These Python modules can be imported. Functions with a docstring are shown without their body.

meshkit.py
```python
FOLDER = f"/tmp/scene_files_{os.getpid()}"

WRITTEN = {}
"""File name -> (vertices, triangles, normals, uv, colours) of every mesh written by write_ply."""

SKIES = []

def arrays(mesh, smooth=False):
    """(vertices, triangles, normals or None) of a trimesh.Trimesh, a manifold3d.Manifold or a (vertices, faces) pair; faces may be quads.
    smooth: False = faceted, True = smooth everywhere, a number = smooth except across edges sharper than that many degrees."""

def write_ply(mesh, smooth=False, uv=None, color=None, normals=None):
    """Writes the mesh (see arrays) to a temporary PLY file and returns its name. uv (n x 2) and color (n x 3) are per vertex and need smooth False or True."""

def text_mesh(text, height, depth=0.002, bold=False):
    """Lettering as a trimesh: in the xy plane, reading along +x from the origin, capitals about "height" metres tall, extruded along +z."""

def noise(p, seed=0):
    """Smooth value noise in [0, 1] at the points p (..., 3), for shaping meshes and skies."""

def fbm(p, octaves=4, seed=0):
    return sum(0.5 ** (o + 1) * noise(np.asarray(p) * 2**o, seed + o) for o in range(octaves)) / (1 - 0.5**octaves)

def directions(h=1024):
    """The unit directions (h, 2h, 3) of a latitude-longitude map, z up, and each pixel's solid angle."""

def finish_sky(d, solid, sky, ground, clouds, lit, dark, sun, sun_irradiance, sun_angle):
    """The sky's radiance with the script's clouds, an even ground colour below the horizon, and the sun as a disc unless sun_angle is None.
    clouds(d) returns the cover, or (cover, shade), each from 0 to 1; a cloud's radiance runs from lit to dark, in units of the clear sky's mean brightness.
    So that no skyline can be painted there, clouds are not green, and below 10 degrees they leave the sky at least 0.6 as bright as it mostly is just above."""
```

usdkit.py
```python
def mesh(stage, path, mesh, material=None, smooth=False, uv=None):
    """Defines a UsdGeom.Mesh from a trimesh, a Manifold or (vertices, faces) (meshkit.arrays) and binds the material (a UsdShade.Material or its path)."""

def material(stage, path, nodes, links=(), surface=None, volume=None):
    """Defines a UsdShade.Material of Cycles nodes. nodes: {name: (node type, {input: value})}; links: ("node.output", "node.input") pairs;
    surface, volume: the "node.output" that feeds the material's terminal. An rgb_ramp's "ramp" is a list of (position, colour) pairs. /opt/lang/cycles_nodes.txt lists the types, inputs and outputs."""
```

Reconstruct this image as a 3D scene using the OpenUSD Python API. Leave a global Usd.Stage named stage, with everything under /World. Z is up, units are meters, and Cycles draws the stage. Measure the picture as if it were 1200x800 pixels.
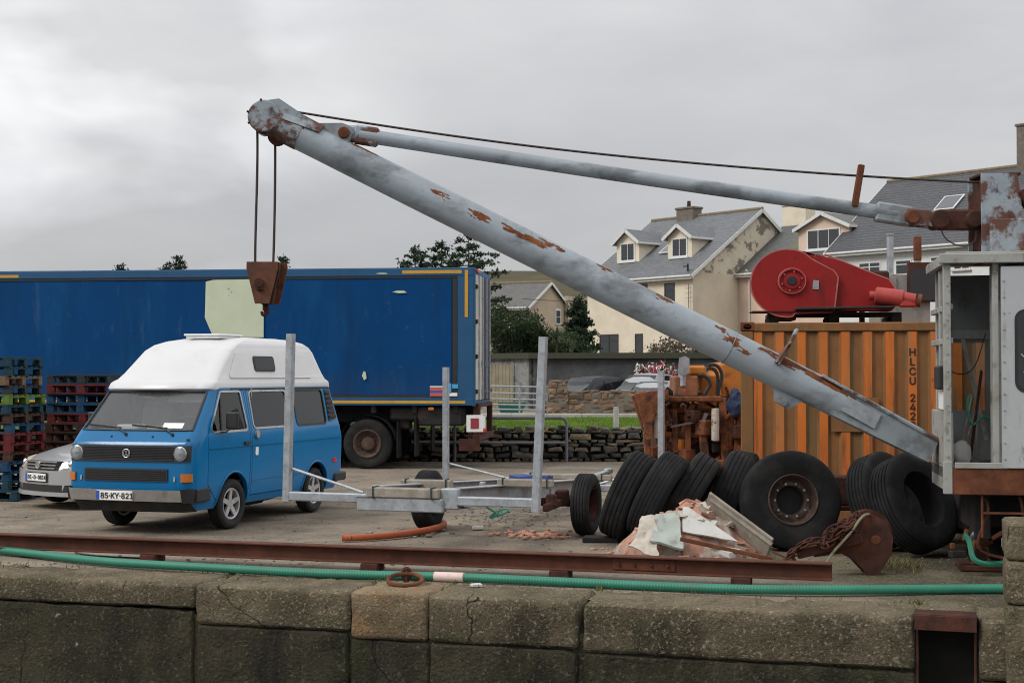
import math, random
import numpy as np, trimesh, manifold3d as m3, shapely
from shapely.geometry import Polygon, LineString, box as sbox
from pxr import Usd, UsdGeom, UsdLux, UsdShade, Gf, Sdf
import usdkit, meshkit

rnd = random.Random(7)
rng = np.random.default_rng(7)
stage = Usd.Stage.CreateInMemory()
UsdGeom.SetStageUpAxis(stage, 'Z'); UsdGeom.SetStageMetersPerUnit(stage, 1.0)
UsdGeom.Xform.Define(stage, '/World'); UsdGeom.Scope.Define(stage, '/World/Looks')

# ---------------------------------------------------------------- camera, sky, sun, exposure
F, PITCH, EYE = 1700.0, math.atan(40/1700.0), 2.0          # focal length in pixels of a 1200 px wide picture
cam = UsdGeom.Camera.Define(stage, '/World/camera')
cam.CreateHorizontalApertureAttr(36.0); cam.CreateVerticalApertureAttr(24.0)
cam.CreateFocalLengthAttr(36.0*F/1200)
cam.CreateClippingRangeAttr(Gf.Vec2f(0.1, 5000)); cam.CreateFStopAttr(6.3); cam.CreateFocusDistanceAttr(17.5)
cam.CreateExposureAttr(0.42)
_c = UsdGeom.Xformable(cam); _c.AddTranslateOp().Set(Gf.Vec3d(0, 0, EYE)); _c.AddRotateXOp().Set(90+math.degrees(PITCH))

SUN_AZ, SUN_EL = math.radians(-118), math.radians(44)      # azimuth from +y towards +x; overcast, the sun behind cloud to the left
sd = np.array([math.sin(SUN_AZ)*math.cos(SUN_EL), math.cos(SUN_AZ)*math.cos(SUN_EL), math.sin(SUN_EL)])
sun = UsdLux.DistantLight.Define(stage, '/World/sun')
sun.CreateIntensityAttr(0.40); sun.CreateAngleAttr(24.0); sun.CreateNormalizeAttr(True); sun.CreateColorAttr(Gf.Vec3f(1.0, .975, .94))
_r = Gf.Rotation(Gf.Vec3d(0, 0, -1), Gf.Vec3d(*map(float, -sd)))
UsdGeom.Xformable(sun).AddOrientOp(UsdGeom.XformOp.PrecisionDouble).Set(Gf.Quatd(_r.GetQuat()))

sky = UsdLux.DomeLight.Define(stage, '/World/sky')
sky.GetPrim().SetCustomDataByKey('kind', 'structure')
skym = usdkit.material(stage, '/World/Looks/overcast_sky', {
    'tc': ('texture_coordinate', {}),
    'st': ('sky_texture', {'sky_type': 'single_scattering', 'sun_disc': False, 'sun_elevation': SUN_EL, 'sun_rotation': SUN_AZ, 'air_density': 1.0, 'aerosol_density': 2.0}),
    'mp': ('mapping', {'scale': (1.0, 1.0, 2.6), 'location': (3.1, .4, .2)}),
    'n1': ('noise_texture', {'scale': 1.7, 'detail': 4.0, 'roughness': .45, 'distortion': .15}),
    'mp2': ('mapping', {'scale': (1.0, 1.0, 2.2), 'location': (2.2, .3, .6)}), 'n3': ('noise_texture', {'scale': 4.6, 'detail': 4.0, 'roughness': .48, 'distortion': .2}),
    'n2': ('noise_texture', {'scale': 7.0, 'detail': 6.0, 'roughness': .55, 'distortion': .25}),
    'r1': ('rgb_ramp', {'ramp': [(0, (4.7, 4.8, 5.0)), (.38, (5.3, 5.36, 5.52)), (.52, (6.0, 6.02, 6.12)), (.64, (6.8, 6.8, 6.84)), (.74, (8.4, 8.35, 8.3)), (1, (9.6, 9.5, 9.4))]}),
    'r2': ('rgb_ramp', {'ramp': [(.3, (.93, .93, .94)), (.5, (1, 1, 1)), (.7, (1.05, 1.05, 1.045))]}),
    'mu': ('mix', {'mix_type': 'multiply', 'fac': 1.0}),
    'mx': ('mix', {'mix_type': 'mix', 'fac': .95}), 'sx': ('separate_xyz', {}), 'cl': ('math', {'math_type': 'maximum', 'value2': 0.0}), 'dt': ('vector_math', {'math_type': 'dot_product', 'vector2': (-.30, .943, .146)}), 'dr': ('map_range', {'range_type': 'smoothstep', 'from_min': .965, 'from_max': .9995, 'to_min': 0.0, 'to_max': 1.0, 'clamp': True}), 'dn': ('map_range', {'from_min': .40, 'from_max': .64, 'to_min': 0.0, 'to_max': .62, 'clamp': True}), 'dm': ('math', {'math_type': 'multiply'}), 'da': ('math', {'math_type': 'multiply_add', 'value2': 1.0, 'value3': 1.0}), 'dv': ('math', {'math_type': 'multiply'}),
    'ci': ('math', {'math_type': 'multiply_add', 'value2': 1.15, 'value3': .76}),  # an overcast sky is brighter overhead
    'm3': ('mix', {'mix_type': 'multiply', 'fac': 1.0}), 'cc': ('combine_xyz', {}),
    'bg': ('background_shader', {'strength': .085})},
    [('tc.generated', 'mp.vector'), ('mp.vector', 'n1.vector'), ('mp.vector', 'n2.vector'), ('n1.fac', 'r1.fac'), ('n2.fac', 'r2.fac'),
     ('r1.color', 'mu.color1'), ('r2.color', 'mu.color2'), ('st.color', 'mx.color1'), ('mu.color', 'mx.color2'), ('tc.generated', 'sx.vector'), ('sx.z', 'cl.value1'), ('cl.value', 'ci.value1'), ('tc.generated', 'dt.vector1'), ('dt.value', 'dr.value'), ('n3.fac', 'dn.value'), ('mp2.vector', 'n3.vector'), ('tc.generated', 'mp2.vector'), ('dr.result', 'dm.value1'), ('dn.result', 'dm.value2'), ('dm.value', 'da.value1'), ('ci.value', 'dv.value1'), ('da.value', 'dv.value2'), ('dv.value', 'cc.x'), ('dv.value', 'cc.y'), ('dv.value', 'cc.z'), ('mx.color', 'm3.color1'), ('cc.vector', 'm3.color2'), ('m3.color', 'bg.color')], surface='bg.background')
UsdShade.MaterialBindingAPI.Apply(sky.GetPrim()).Bind(skym)

# ---------------------------------------------------------------- helpers
def at(px, py, y):
    """the point at depth y that shows at the photograph's pixel px, py"""
    u, v = (px-600)/F, (400-py)/F
    k = y/(math.cos(PITCH)-v*math.sin(PITCH))
    return np.array([u*k, y, EYE+k*(math.sin(PITCH)+v*math.cos(PITCH))])
def on(px, py, z=0.0):
    """the point at height z that shows at px, py"""
    u, v = (px-600)/F, (400-py)/F
    k = (z-EYE)/(math.sin(PITCH)+v*math.cos(PITCH))
    return np.array([u*k, k*(math.cos(PITCH)-v*math.sin(PITCH)), z])
def V(*a): return np.array(a, float)
def unit(a): a = np.asarray(a, float); return a/np.linalg.norm(a)

_used = {}
def numbered(parent, name):
    k = _used.get((parent, name), 0); _used[(parent, name)] = k+1
    return f'{parent}/{name}' if k == 0 else f'{parent}/{name}_{k:03d}'
def data(path, **kw):
    p = stage.GetPrimAtPath(path)
    for k, v in kw.items():
        if v: p.SetCustomDataByKey(k, v)
    return path
def thing(name, label, cat, loc=(0, 0, 0), rot=0.0, group=None, kind=None):
    path = numbered('/World', name)
    x = UsdGeom.Xform.Define(stage, path)
    x.AddTranslateOp().Set(Gf.Vec3d(*map(float, loc)))
    if rot: x.AddRotateZOp().Set(float(rot))
    return data(path, label=label, category=cat, group=group, kind=kind)
def place(path, loc, rot=(0, 0, 0)):
    x = UsdGeom.Xformable(stage.GetPrimAtPath(path)); x.ClearXformOpOrder()
    ops = {o.GetOpName(): o for o in x.GetOrderedXformOps()}
    x.AddTranslateOp(opSuffix='at').Set(Gf.Vec3d(*map(float, loc))); x.AddRotateXYZOp(opSuffix='at').Set(Gf.Vec3f(*map(float, rot)))
def part(parent, name, m, mat, smooth=35, label=None, kind=None):
    path = numbered(parent, name)
    if isinstance(m, MB): m = m.mesh()
    usdkit.mesh(stage, path, m, mat, smooth=smooth)
    return data(path, label=label, kind=kind)
def sub(parent, name):
    path = numbered(parent, name); UsdGeom.Xform.Define(stage, path); return path
def solo(name, m, mat, label, cat, smooth=35, group=None, kind=None):
    return data(part('/World', name, m, mat, smooth), label=label, category=cat, group=group, kind=kind)
def setting(name, m, mat, smooth=35, kind='structure', label=None):
    return data(part('/World', name, m, mat, smooth), kind=kind, label=label)
def copy_of(src, name, loc, rot=(0, 0, 0), label=None, cat=None, group=None):
    path = numbered('/World', name)
    x = UsdGeom.Xform.Define(stage, path); p = x.GetPrim()
    p.GetReferences().AddInternalReference(Sdf.Path(src)); p.SetInstanceable(True)
    place(path, loc, rot)
    return data(path, label=label, category=cat, group=group)

def _chamfer_faces():
    e, pts = .2, []
    for s in np.ndindex(2, 2, 2):
        sx, sy, sz = (2*k-1 for k in s)
        pts += [(sx, sy*(1-e), sz*(1-e)), (sx*(1-e), sy, sz*(1-e)), (sx*(1-e), sy*(1-e), sz)]
    pts = np.array(pts, float)
    from scipy.spatial import ConvexHull
    h = ConvexHull(pts); f = h.simplices.copy()
    for i, t in enumerate(f):
        n = np.cross(pts[t[1]]-pts[t[0]], pts[t[2]]-pts[t[0]])
        if n @ pts[t].mean(0) < 0: f[i] = t[::-1]
    return f
CH_F = _chamfer_faces()
BOX_F = np.array([(0, 1, 3), (0, 3, 2), (4, 6, 7), (4, 7, 5), (0, 4, 5), (0, 5, 1), (2, 3, 7), (2, 7, 6), (0, 2, 6), (0, 6, 4), (1, 5, 7), (1, 7, 3)])
def frame_of(d, up=(0, 0, 1)):
    d = unit(d); up = np.asarray(up, float)
    if abs(d @ unit(up)) > .98: up = V(1, 0, 0) if abs(d[0]) < .9 else V(0, 1, 0)
    s = unit(np.cross(up, d)); return d, s, np.cross(d, s)
def rotz(a): a = math.radians(a); return np.array([[math.cos(a), -math.sin(a), 0], [math.sin(a), math.cos(a), 0], [0, 0, 1]])
def rotx(a): a = math.radians(a); return np.array([[1, 0, 0], [0, math.cos(a), -math.sin(a)], [0, math.sin(a), math.cos(a)]])
def roty(a): a = math.radians(a); return np.array([[math.cos(a), 0, math.sin(a)], [0, 1, 0], [-math.sin(a), 0, math.cos(a)]])

class MB:
    """collects shapes into one mesh"""
    def __init__(s): s.v, s.f, s.n = [], [], 0
    def add(s, v, f, R=None, t=None):
        v = np.asarray(v, float)
        if R is not None: v = v @ np.asarray(R).T
        if t is not None: v = v+np.asarray(t)
        s.v.append(v); s.f.append(np.asarray(f, int)+s.n); s.n += len(v); return s
    def tm(s, m, R=None, t=None):
        if hasattr(m, 'to_mesh'):
            q = m.to_mesh(); return s.add(q.vert_properties[:, :3], q.tri_verts, R, t)
        return s.add(m.vertices, m.faces, R, t)
    def mb(s, o, R=None, t=None):
        for v, f in zip(o.v, _local(o)): s.add(v, f, R, t)
        return s
    def box(s, c, size, bev=0.0, R=None):
        a, b, d = (x/2 for x in size)
        if bev > 0:
            e, p = min(bev, a*.49, b*.49, d*.49), []
            for k in np.ndindex(2, 2, 2):
                sx, sy, sz = (2*q-1 for q in k)
                p += [(sx*a, sy*(b-e), sz*(d-e)), (sx*(a-e), sy*b, sz*(d-e)), (sx*(a-e), sy*(b-e), sz*d)]
            return s.add(p, CH_F, R, c)
        p = [(x*a, y*b, z*d) for x in (-1, 1) for y in (-1, 1) for z in (-1, 1)]
        return s.add(p, BOX_F, R, c)
    def span(s, lo, hi, bev=0.0):
        lo, hi = np.minimum(lo, hi), np.maximum(lo, hi)
        return s.box((lo+hi)/2, hi-lo, bev)
    def bar(s, p0, p1, w, h, bev=0.0, up=(0, 0, 1)):
        p0, p1 = np.asarray(p0, float), np.asarray(p1, float)
        d, sd_, u = frame_of(p1-p0, up)
        return s.box((p0+p1)/2, (np.linalg.norm(p1-p0), w, h), bev, np.stack([d, sd_, u], 1))
    def cyl(s, p0, p1, r0, r1=None, seg=18, cap=True, bev=0.0):
        r1 = r0 if r1 is None else r1
        p0, p1 = np.asarray(p0, float), np.asarray(p1, float); L = np.linalg.norm(p1-p0)
        prof = [(r0, 0), (r1, L)] if bev <= 0 else [(r0-bev, 0), (r0, bev), (r1, L-bev), (r1-bev, L)]
        if cap: prof = [(0, 0)]+prof+[(0, L)]
        return s.lathe(prof, seg, p0, p1-p0)
    def lathe(s, prof, seg=24, o=(0, 0, 0), axis=(0, 0, 1), closed=False):
        d, a, b = frame_of(axis); o = np.asarray(o, float)
        prof = list(prof)+([prof[0]] if closed else [])
        th = np.arange(seg)*2*math.pi/seg
        ring = np.cos(th)[:, None]*a+np.sin(th)[:, None]*b
        v = np.concatenate([o+z*d+r*ring for r, z in prof]); f = []
        for i in range(len(prof)-1):
            for j in range(seg):
                p, q = i*seg+j, i*seg+(j+1) % seg
                if prof[i][0] > 1e-9: f.append((p, q, q+seg))
                if prof[i+1][0] > 1e-9: f.append((p, q+seg, p+seg))
        return s.add(v, f)
    def tube(s, pts, r, seg=8, closed=False, cap=True):
        pts = np.asarray(pts, float); n = len(pts)
        t = np.gradient(pts, axis=0) if not closed else np.roll(pts, -1, 0)-np.roll(pts, 1, 0)
        t /= np.maximum(np.linalg.norm(t, axis=1, keepdims=True), 1e-9)
        r = np.broadcast_to(r, n); _, a, _b = frame_of(t[0]); th = np.arange(seg)*2*math.pi/seg; v = []
        for i in range(n):
            a = a-(a @ t[i])*t[i]; a /= max(np.linalg.norm(a), 1e-9); b = np.cross(t[i], a)
            v.append(pts[i]+r[i]*(np.cos(th)[:, None]*a+np.sin(th)[:, None]*b))
        v = np.concatenate(v); f = []
        for i in range(n if closed else n-1):
            k = (i+1) % n
            for j in range(seg):
                p, q, p2, q2 = i*seg+j, i*seg+(j+1) % seg, k*seg+j, k*seg+(j+1) % seg
                f += [(p, q, q2), (p, q2, p2)]
        if cap and not closed:
            v = np.vstack([v, pts[0], pts[-1]]); c0, c1 = n*seg, n*seg+1
            for j in range(seg):
                f += [(c0, (j+1) % seg, j), (c1, (n-1)*seg+j, (n-1)*seg+(j+1) % seg)]
        return s.add(v, f)
    def prism(s, poly, o, ax, ay, depth):
        """extrudes a 2-D polygon drawn in the axes ax, ay at o along ax x ay"""
        if not isinstance(poly, (shapely.Polygon, shapely.MultiPolygon)): poly = Polygon(poly)
        ax, ay = unit(ax), unit(ay); az = unit(np.cross(ax, ay))
        for g in getattr(poly, 'geoms', [poly]):
            if g.is_empty or g.area < 1e-9: continue
            m = trimesh.creation.extrude_polygon(g, depth, engine='earcut')
            s.add(m.vertices, m.faces, np.stack([ax, ay, az], 1), o)
        return s
    def hull(s, pts, R=None, t=None):
        h = m3.Manifold.hull_points(np.asarray(pts, float)); return s.tm(h, R, t)
    def grid(s, P, flip=False):
        P = np.asarray(P, float); a, b = P.shape[:2]; i = np.arange(a*b).reshape(a, b)
        q = np.stack([i[:-1, :-1], i[1:, :-1], i[1:, 1:], i[:-1, 1:]], -1).reshape(-1, 4)
        if flip: q = q[:, ::-1]
        return s.add(P.reshape(-1, 3), np.vstack([q[:, [0, 1, 2]], q[:, [0, 2, 3]]]))
    def text(s, txt, h, o, ax, ay, depth=.003, bold=False, center=False):
        m = meshkit.text_mesh(txt, h, depth, bold); ax, ay = unit(ax), unit(ay)
        v = m.vertices.copy()
        if center: v[:, 0] -= (v[:, 0].min()+v[:, 0].max())/2
        return s.add(v, m.faces, np.stack([ax, ay, np.cross(ax, ay)], 1), o)
    def mesh(s): return trimesh.Trimesh(np.concatenate(s.v), np.concatenate(s.f), process=False)
    def man(s):
        m = trimesh.Trimesh(np.concatenate(s.v), np.concatenate(s.f), process=False); m.merge_vertices()
        return to_man(m)
def _local(o):
    n = 0
    for v, f in zip(o.v, o.f): yield f-n; n += len(v)
def to_man(m): return m3.Manifold(m3.Mesh(np.asarray(m.vertices, np.float32), np.asarray(m.faces, np.uint32)))
def rrect(x0, y0, x1, y1, r, n=5):
    return sbox(x0+r, y0+r, x1-r, y1-r).buffer(r, quad_segs=n)
def pbuf(pts, r): return Polygon(pts).buffer(-r).buffer(r, quad_segs=4)
def spline(pts, n):
    from scipy.interpolate import CubicSpline
    pts = np.asarray(pts, float); d = np.r_[0, np.cumsum(np.linalg.norm(np.diff(pts, axis=0), axis=1))]
    return CubicSpline(d, pts)(np.linspace(0, d[-1], n))
def wobble(m, amp, scale, seed=0):
    m = m.copy(); v = m.vertices
    d = np.stack([meshkit.fbm(v*scale+k*17.3, 3, seed+k)-.5 for k in range(3)], 1)
    m.vertices = v+d*2*amp; return m

# ---------------------------------------------------------------- materials
def mk(name, base, rough=.6, metal=0.0, var=.15, vs=2.0, over=(), bump=None, spec=.5, coat=0.0, rvar=0.0, stretch=None, crack=None):
    """a worn surface: base colour with soft variation, then overlays (colour, scale, low, high, strength, stretch, roughness) from noise"""
    b = np.array(base, float)
    N = {'g': ('geometry', {}), 'n0': ('noise_texture', {'scale': vs, 'detail': 7.0, 'roughness': .62}),
         'r0': ('rgb_ramp', {'ramp': [(.28, tuple(b*(1-var))), (.5, tuple(b)), (.72, tuple(np.minimum(b*(1+var), 1)))]}),
         'p': ('principled_bsdf', {'metallic': metal, 'roughness': rough, 'specular_ior_level': spec, 'coat_weight': coat, 'coat_roughness': .06})}
    L = [('g.position', 'n0.vector'), ('n0.fac', 'r0.fac')]
    if stretch:
        N['m0'] = ('mapping', {'scale': stretch}); L[0] = ('g.position', 'm0.vector'); L.append(('m0.vector', 'n0.vector'))
    col, rg = 'r0.color', None
    for i, o in enumerate(over):
        lim = o[7] if len(o) > 7 else None
        c, sc, lo, hi, st = o[:5]; strch = o[5] if len(o) > 5 else None; ro = o[6] if len(o) > 6 else None
        N[f'n{i+1}'] = ('noise_texture', {'scale': sc, 'detail': 8.0, 'roughness': .65})
        if strch: N[f'm{i+1}'] = ('mapping', {'scale': strch, 'location': (i*3.3, i*1.7, 0)}); L += [('g.position', f'm{i+1}.vector'), (f'm{i+1}.vector', f'n{i+1}.vector')]
        else:
            N[f'm{i+1}'] = ('mapping', {'location': (i*3.3+1, i*1.7, i*.9)}); L += [('g.position', f'm{i+1}.vector'), (f'm{i+1}.vector', f'n{i+1}.vector')]
        N[f'k{i+1}'] = ('map_range', {'from_min': lo, 'from_max': hi, 'to_min': 0.0, 'to_max': st, 'clamp': True})
        N[f'x{i+1}'] = ('mix', {'mix_type': 'mix', 'color2': c})
        kr = f'k{i+1}.result'
        if lim:  # the overlay keeps to a stretch of the place along one axis
            N[f's{i+1}'] = ('separate_xyz', {}); N[f'a{i+1}'] = ('map_range', {'from_min': lim[1], 'from_max': lim[2], 'to_min': 0.0, 'to_max': 1.0, 'clamp': True}); N[f'h{i+1}'] = ('math', {'math_type': 'multiply'})
            L += [('g.position', f's{i+1}.vector'), (f's{i+1}.{lim[0]}', f'a{i+1}.value'), (f'a{i+1}.result', f'h{i+1}.value1'), (kr, f'h{i+1}.value2')]; kr = f'h{i+1}.value'
        L += [(f'n{i+1}.fac', f'k{i+1}.value'), (kr, f'x{i+1}.fac'), (col, f'x{i+1}.color1')]
        col = f'x{i+1}.color'
        if ro is not None:
            N[f'q{i+1}'] = ('mix_float', {'a': rough, 'b': ro}); L.append((f'k{i+1}.result', f'q{i+1}.fac'))
            if rg: L.append((rg, f'q{i+1}.a'))
            rg = f'q{i+1}.result'
    if crack:  # fine dark cracks: (scale, half width, colour)
        N['ck'] = ('voronoi_texture', {'feature': 'distance_to_edge', 'scale': crack[0]}); N['cw'] = ('noise_texture', {'scale': crack[0]*2.5, 'detail': 5.0}); N['cv'] = ('mix_vector', {'fac': .35}); N['cm'] = ('map_range', {'from_min': crack[1]*.35, 'from_max': crack[1], 'to_min': 1.0, 'to_max': 0.0, 'clamp': True})
        N['cg'] = ('noise_texture', {'scale': crack[0]*.7, 'detail': 2.0}); N['ch'] = ('map_range', {'from_min': .48, 'from_max': .56, 'clamp': True}); N['cx'] = ('math', {'math_type': 'multiply'}); N['cc'] = ('mix', {'mix_type': 'mix', 'color2': crack[2]})
        L += [('g.position', 'cw.vector'), ('g.position', 'cv.a'), ('cw.color', 'cv.b'), ('cv.result', 'ck.vector'), ('ck.distance', 'cm.value'), ('g.position', 'cg.vector'), ('cg.fac', 'ch.value'), ('cm.result', 'cx.value1'), ('ch.result', 'cx.value2'), ('cx.value', 'cc.fac'), (col, 'cc.color1')]; col = 'cc.color'
    L.append((col, 'p.base_color'))
    if rg: L.append((rg, 'p.roughness'))
    if bump:
        N['nb'] = ('noise_texture', {'scale': bump[0], 'detail': 6.0, 'roughness': .6}); N['b'] = ('bump', {'strength': bump[1], 'distance': bump[2]})
        L += [('g.position', 'nb.vector'), ('nb.fac', 'b.height'), ('b.normal', 'p.normal')]
    return usdkit.material(stage, f'/World/Looks/{name}', N, L, surface='p.BSDF')

RUST, RUST_D, GRIME = (.19, .062, .022), (.075, .026, .014), (.05, .045, .035)
M = {}
M['rust'] = mk('rust', (.13, .046, .022), .88, var=.5, vs=6, over=[(RUST_D, 3, .45, .65, .8), ((.28, .1, .035), 9, .6, .75, .5)], bump=(60, .5, .006), spec=.25)
M['rust_dark'] = mk('rust_dark', (.055, .024, .018), .9, var=.5, vs=7, over=[((.13, .04, .018), 5, .5, .7, .6)], bump=(50, .5, .008), spec=.2)
M['rail_rust'] = mk('rail_rust', (.085, .029, .017), .82, var=.35, vs=4, over=[((.15, .055, .03), 8, .52, .7, .5), ((.04, .02, .015), 2.5, .5, .7, .6)], bump=(70, .35, .004), spec=.3)
M['tyre'] = mk('tyre_rubber', (.013, .0135, .0145), .88, var=.3, vs=3, over=[((.048, .045, .040), 3, .48, .70, .55), ((.07, .06, .045), 14, .62, .74, .4)], bump=(45, .25, .003), spec=.22)
M['tyre_new'] = mk('tyre_rubber_clean', (.014, .014, .015), .75, var=.2, vs=5, over=[((.05, .045, .04), 6, .55, .75, .4)], spec=.32)
M['black'] = mk('black_plastic', (.014, .014, .015), .55, var=.2, vs=6, over=[((.05, .045, .04), 5, .55, .8, .3)])
M['dark_steel'] = mk('dark_chassis_steel', (.018, .017, .017), .75, var=.4, vs=4, over=[((.06, .035, .022), 3, .5, .7, .6), ((.05, .045, .04), 8, .55, .7, .4)], bump=(40, .2, .004), spec=.3)
M['galv'] = mk('galvanised_steel', (.36, .38, .40), .5, metal=.55, var=.22, vs=7, over=[((.20, .21, .215), 14, .5, .62, .5), ((.19, .15, .11), 5, .64, .75, .5), ((.55, .57, .6), 22, .58, .66, .35)], bump=(80, .12, .002))
M['chrome'] = mk('dull_chrome', (.5, .5, .5), .28, metal=.9, var=.12, vs=9, over=[((.13, .115, .10), 11, .52, .7, .6, None, .6)])
M['alloy'] = mk('alloy_wheel', (.48, .48, .49), .38, metal=.6, var=.15, vs=12, over=[((.1, .09, .08), 15, .55, .75, .6)])
M['van_blue'] = mk('van_blue_paint', (.0004, .118, .285), .20, var=.07, vs=1.5, over=[((.008, .07, .17), 3, .56, .8, .35), ((.05, .06, .06), 9, .66, .8, .3)], coat=.2, spec=.3)
M['van_white'] = mk('van_white_fibreglass', (.57, .57, .57), .42, var=.03, vs=2, over=[((.50, .50, .47), 3, .55, .8, .5), ((.42, .40, .36), 1.3, .58, .75, .35, (2, 2, .3))], coat=.2)
M['glass_dark'] = mk('dark_tinted_glass', (.006, .007, .008), .06, var=.1, vs=2, spec=.38)
def pane(name, tint, refl=1.0):
    return usdkit.material(stage, f'/World/Looks/{name}', {'t': ('transparent_bsdf', {'color': tint}), 'g': ('glossy_bsdf', {'color': (refl,)*3, 'roughness': .03}), 'f': ('fresnel', {'IOR': 1.55}), 'm': ('mix_closure', {})},
                           [('f.fac', 'm.fac'), ('t.BSDF', 'm.closure1'), ('g.BSDF', 'm.closure2')], surface='m.closure')
M['pane'] = pane('window_glass', (.86, .9, .88))
M['pane_cloud_paint'] = usdkit.material(stage, '/World/Looks/painted_reflection_glass', {'t': ('transparent_bsdf', {'color': (.72, .76, .76)}), 'g': ('glossy_bsdf', {'roughness': .08}), 'f': ('fresnel', {'IOR': 1.6}), 'm': ('mix_closure', {}),
    'd': ('diffuse_bsdf', {'color': (.50, .52, .52)}), 'm2': ('mix_closure', {'fac': .07})}, [('f.fac', 'm.fac'), ('t.BSDF', 'm.closure1'), ('g.BSDF', 'm.closure2'), ('m.closure', 'm2.closure1'), ('d.BSDF', 'm2.closure2')], surface='m2.closure')  # pale diffuse share paints bright cloud reflected in the windscreen
M['lamp_glass'] = pane('lamp_glass', (.93, .95, .95))
def plain(name, c, rough=.6, metal=0.0, var=.1, vs=6, **k): return mk(name, c, rough, metal, var, vs, **k)
M['amber'] = plain('amber_lens', (.45, .13, .01), .3); M['red_lens'] = plain('red_lens', (.5, .02, .03), .25)
M['white_trim'] = plain('white_trim', (.72, .72, .71), .5, over=[((.42, .41, .38), 5, .55, .8, .5)])
M['plate_white'] = plain('number_plate_white', (.75, .75, .72), .45); M['plate_blue'] = plain('number_plate_blue', (.02, .08, .38), .45)
M['ink'] = plain('black_lettering', (.012, .012, .012), .6)
M['seat'] = plain('seat_cloth', (.32, .31, .29), .95); M['curtain'] = plain('grey_curtain', (.5, .49, .46), .95)
M['interior'] = plain('dark_interior', (.03, .03, .032), .9)
M['hose_green'] = mk('green_hose_rubber', (.018, .165, .105), .55, var=.15, vs=3, over=[((.05, .085, .06), 4, .54, .72, .55), ((.09, .10, .085), 9, .64, .76, .5)])
M['tape'] = plain('pale_tape', (.60, .46, .42), .6, over=[((.35, .22, .18), 9, .55, .7, .6)])
M['pipe_orange'] = plain('orange_pipe_plastic', (.36, .085, .03), .55, over=[((.18, .06, .03), 5, .52, .72, .6)])
M['rubble_grey'] = mk('grey_rubble', (.19, .17, .14), .9, var=.45, vs=9)
M['rope_pale'] = plain('pale_rope', (.19, .18, .11), .9)
M['rust_patch'] = mk('rust_with_paint_left', (.12, .042, .02), .85, var=.45, vs=7, over=[((.30, .31, .30), 6, .64, .70, .8), ((.05, .02, .013), 5, .5, .66, .7)], bump=(60, .4, .005))
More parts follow.
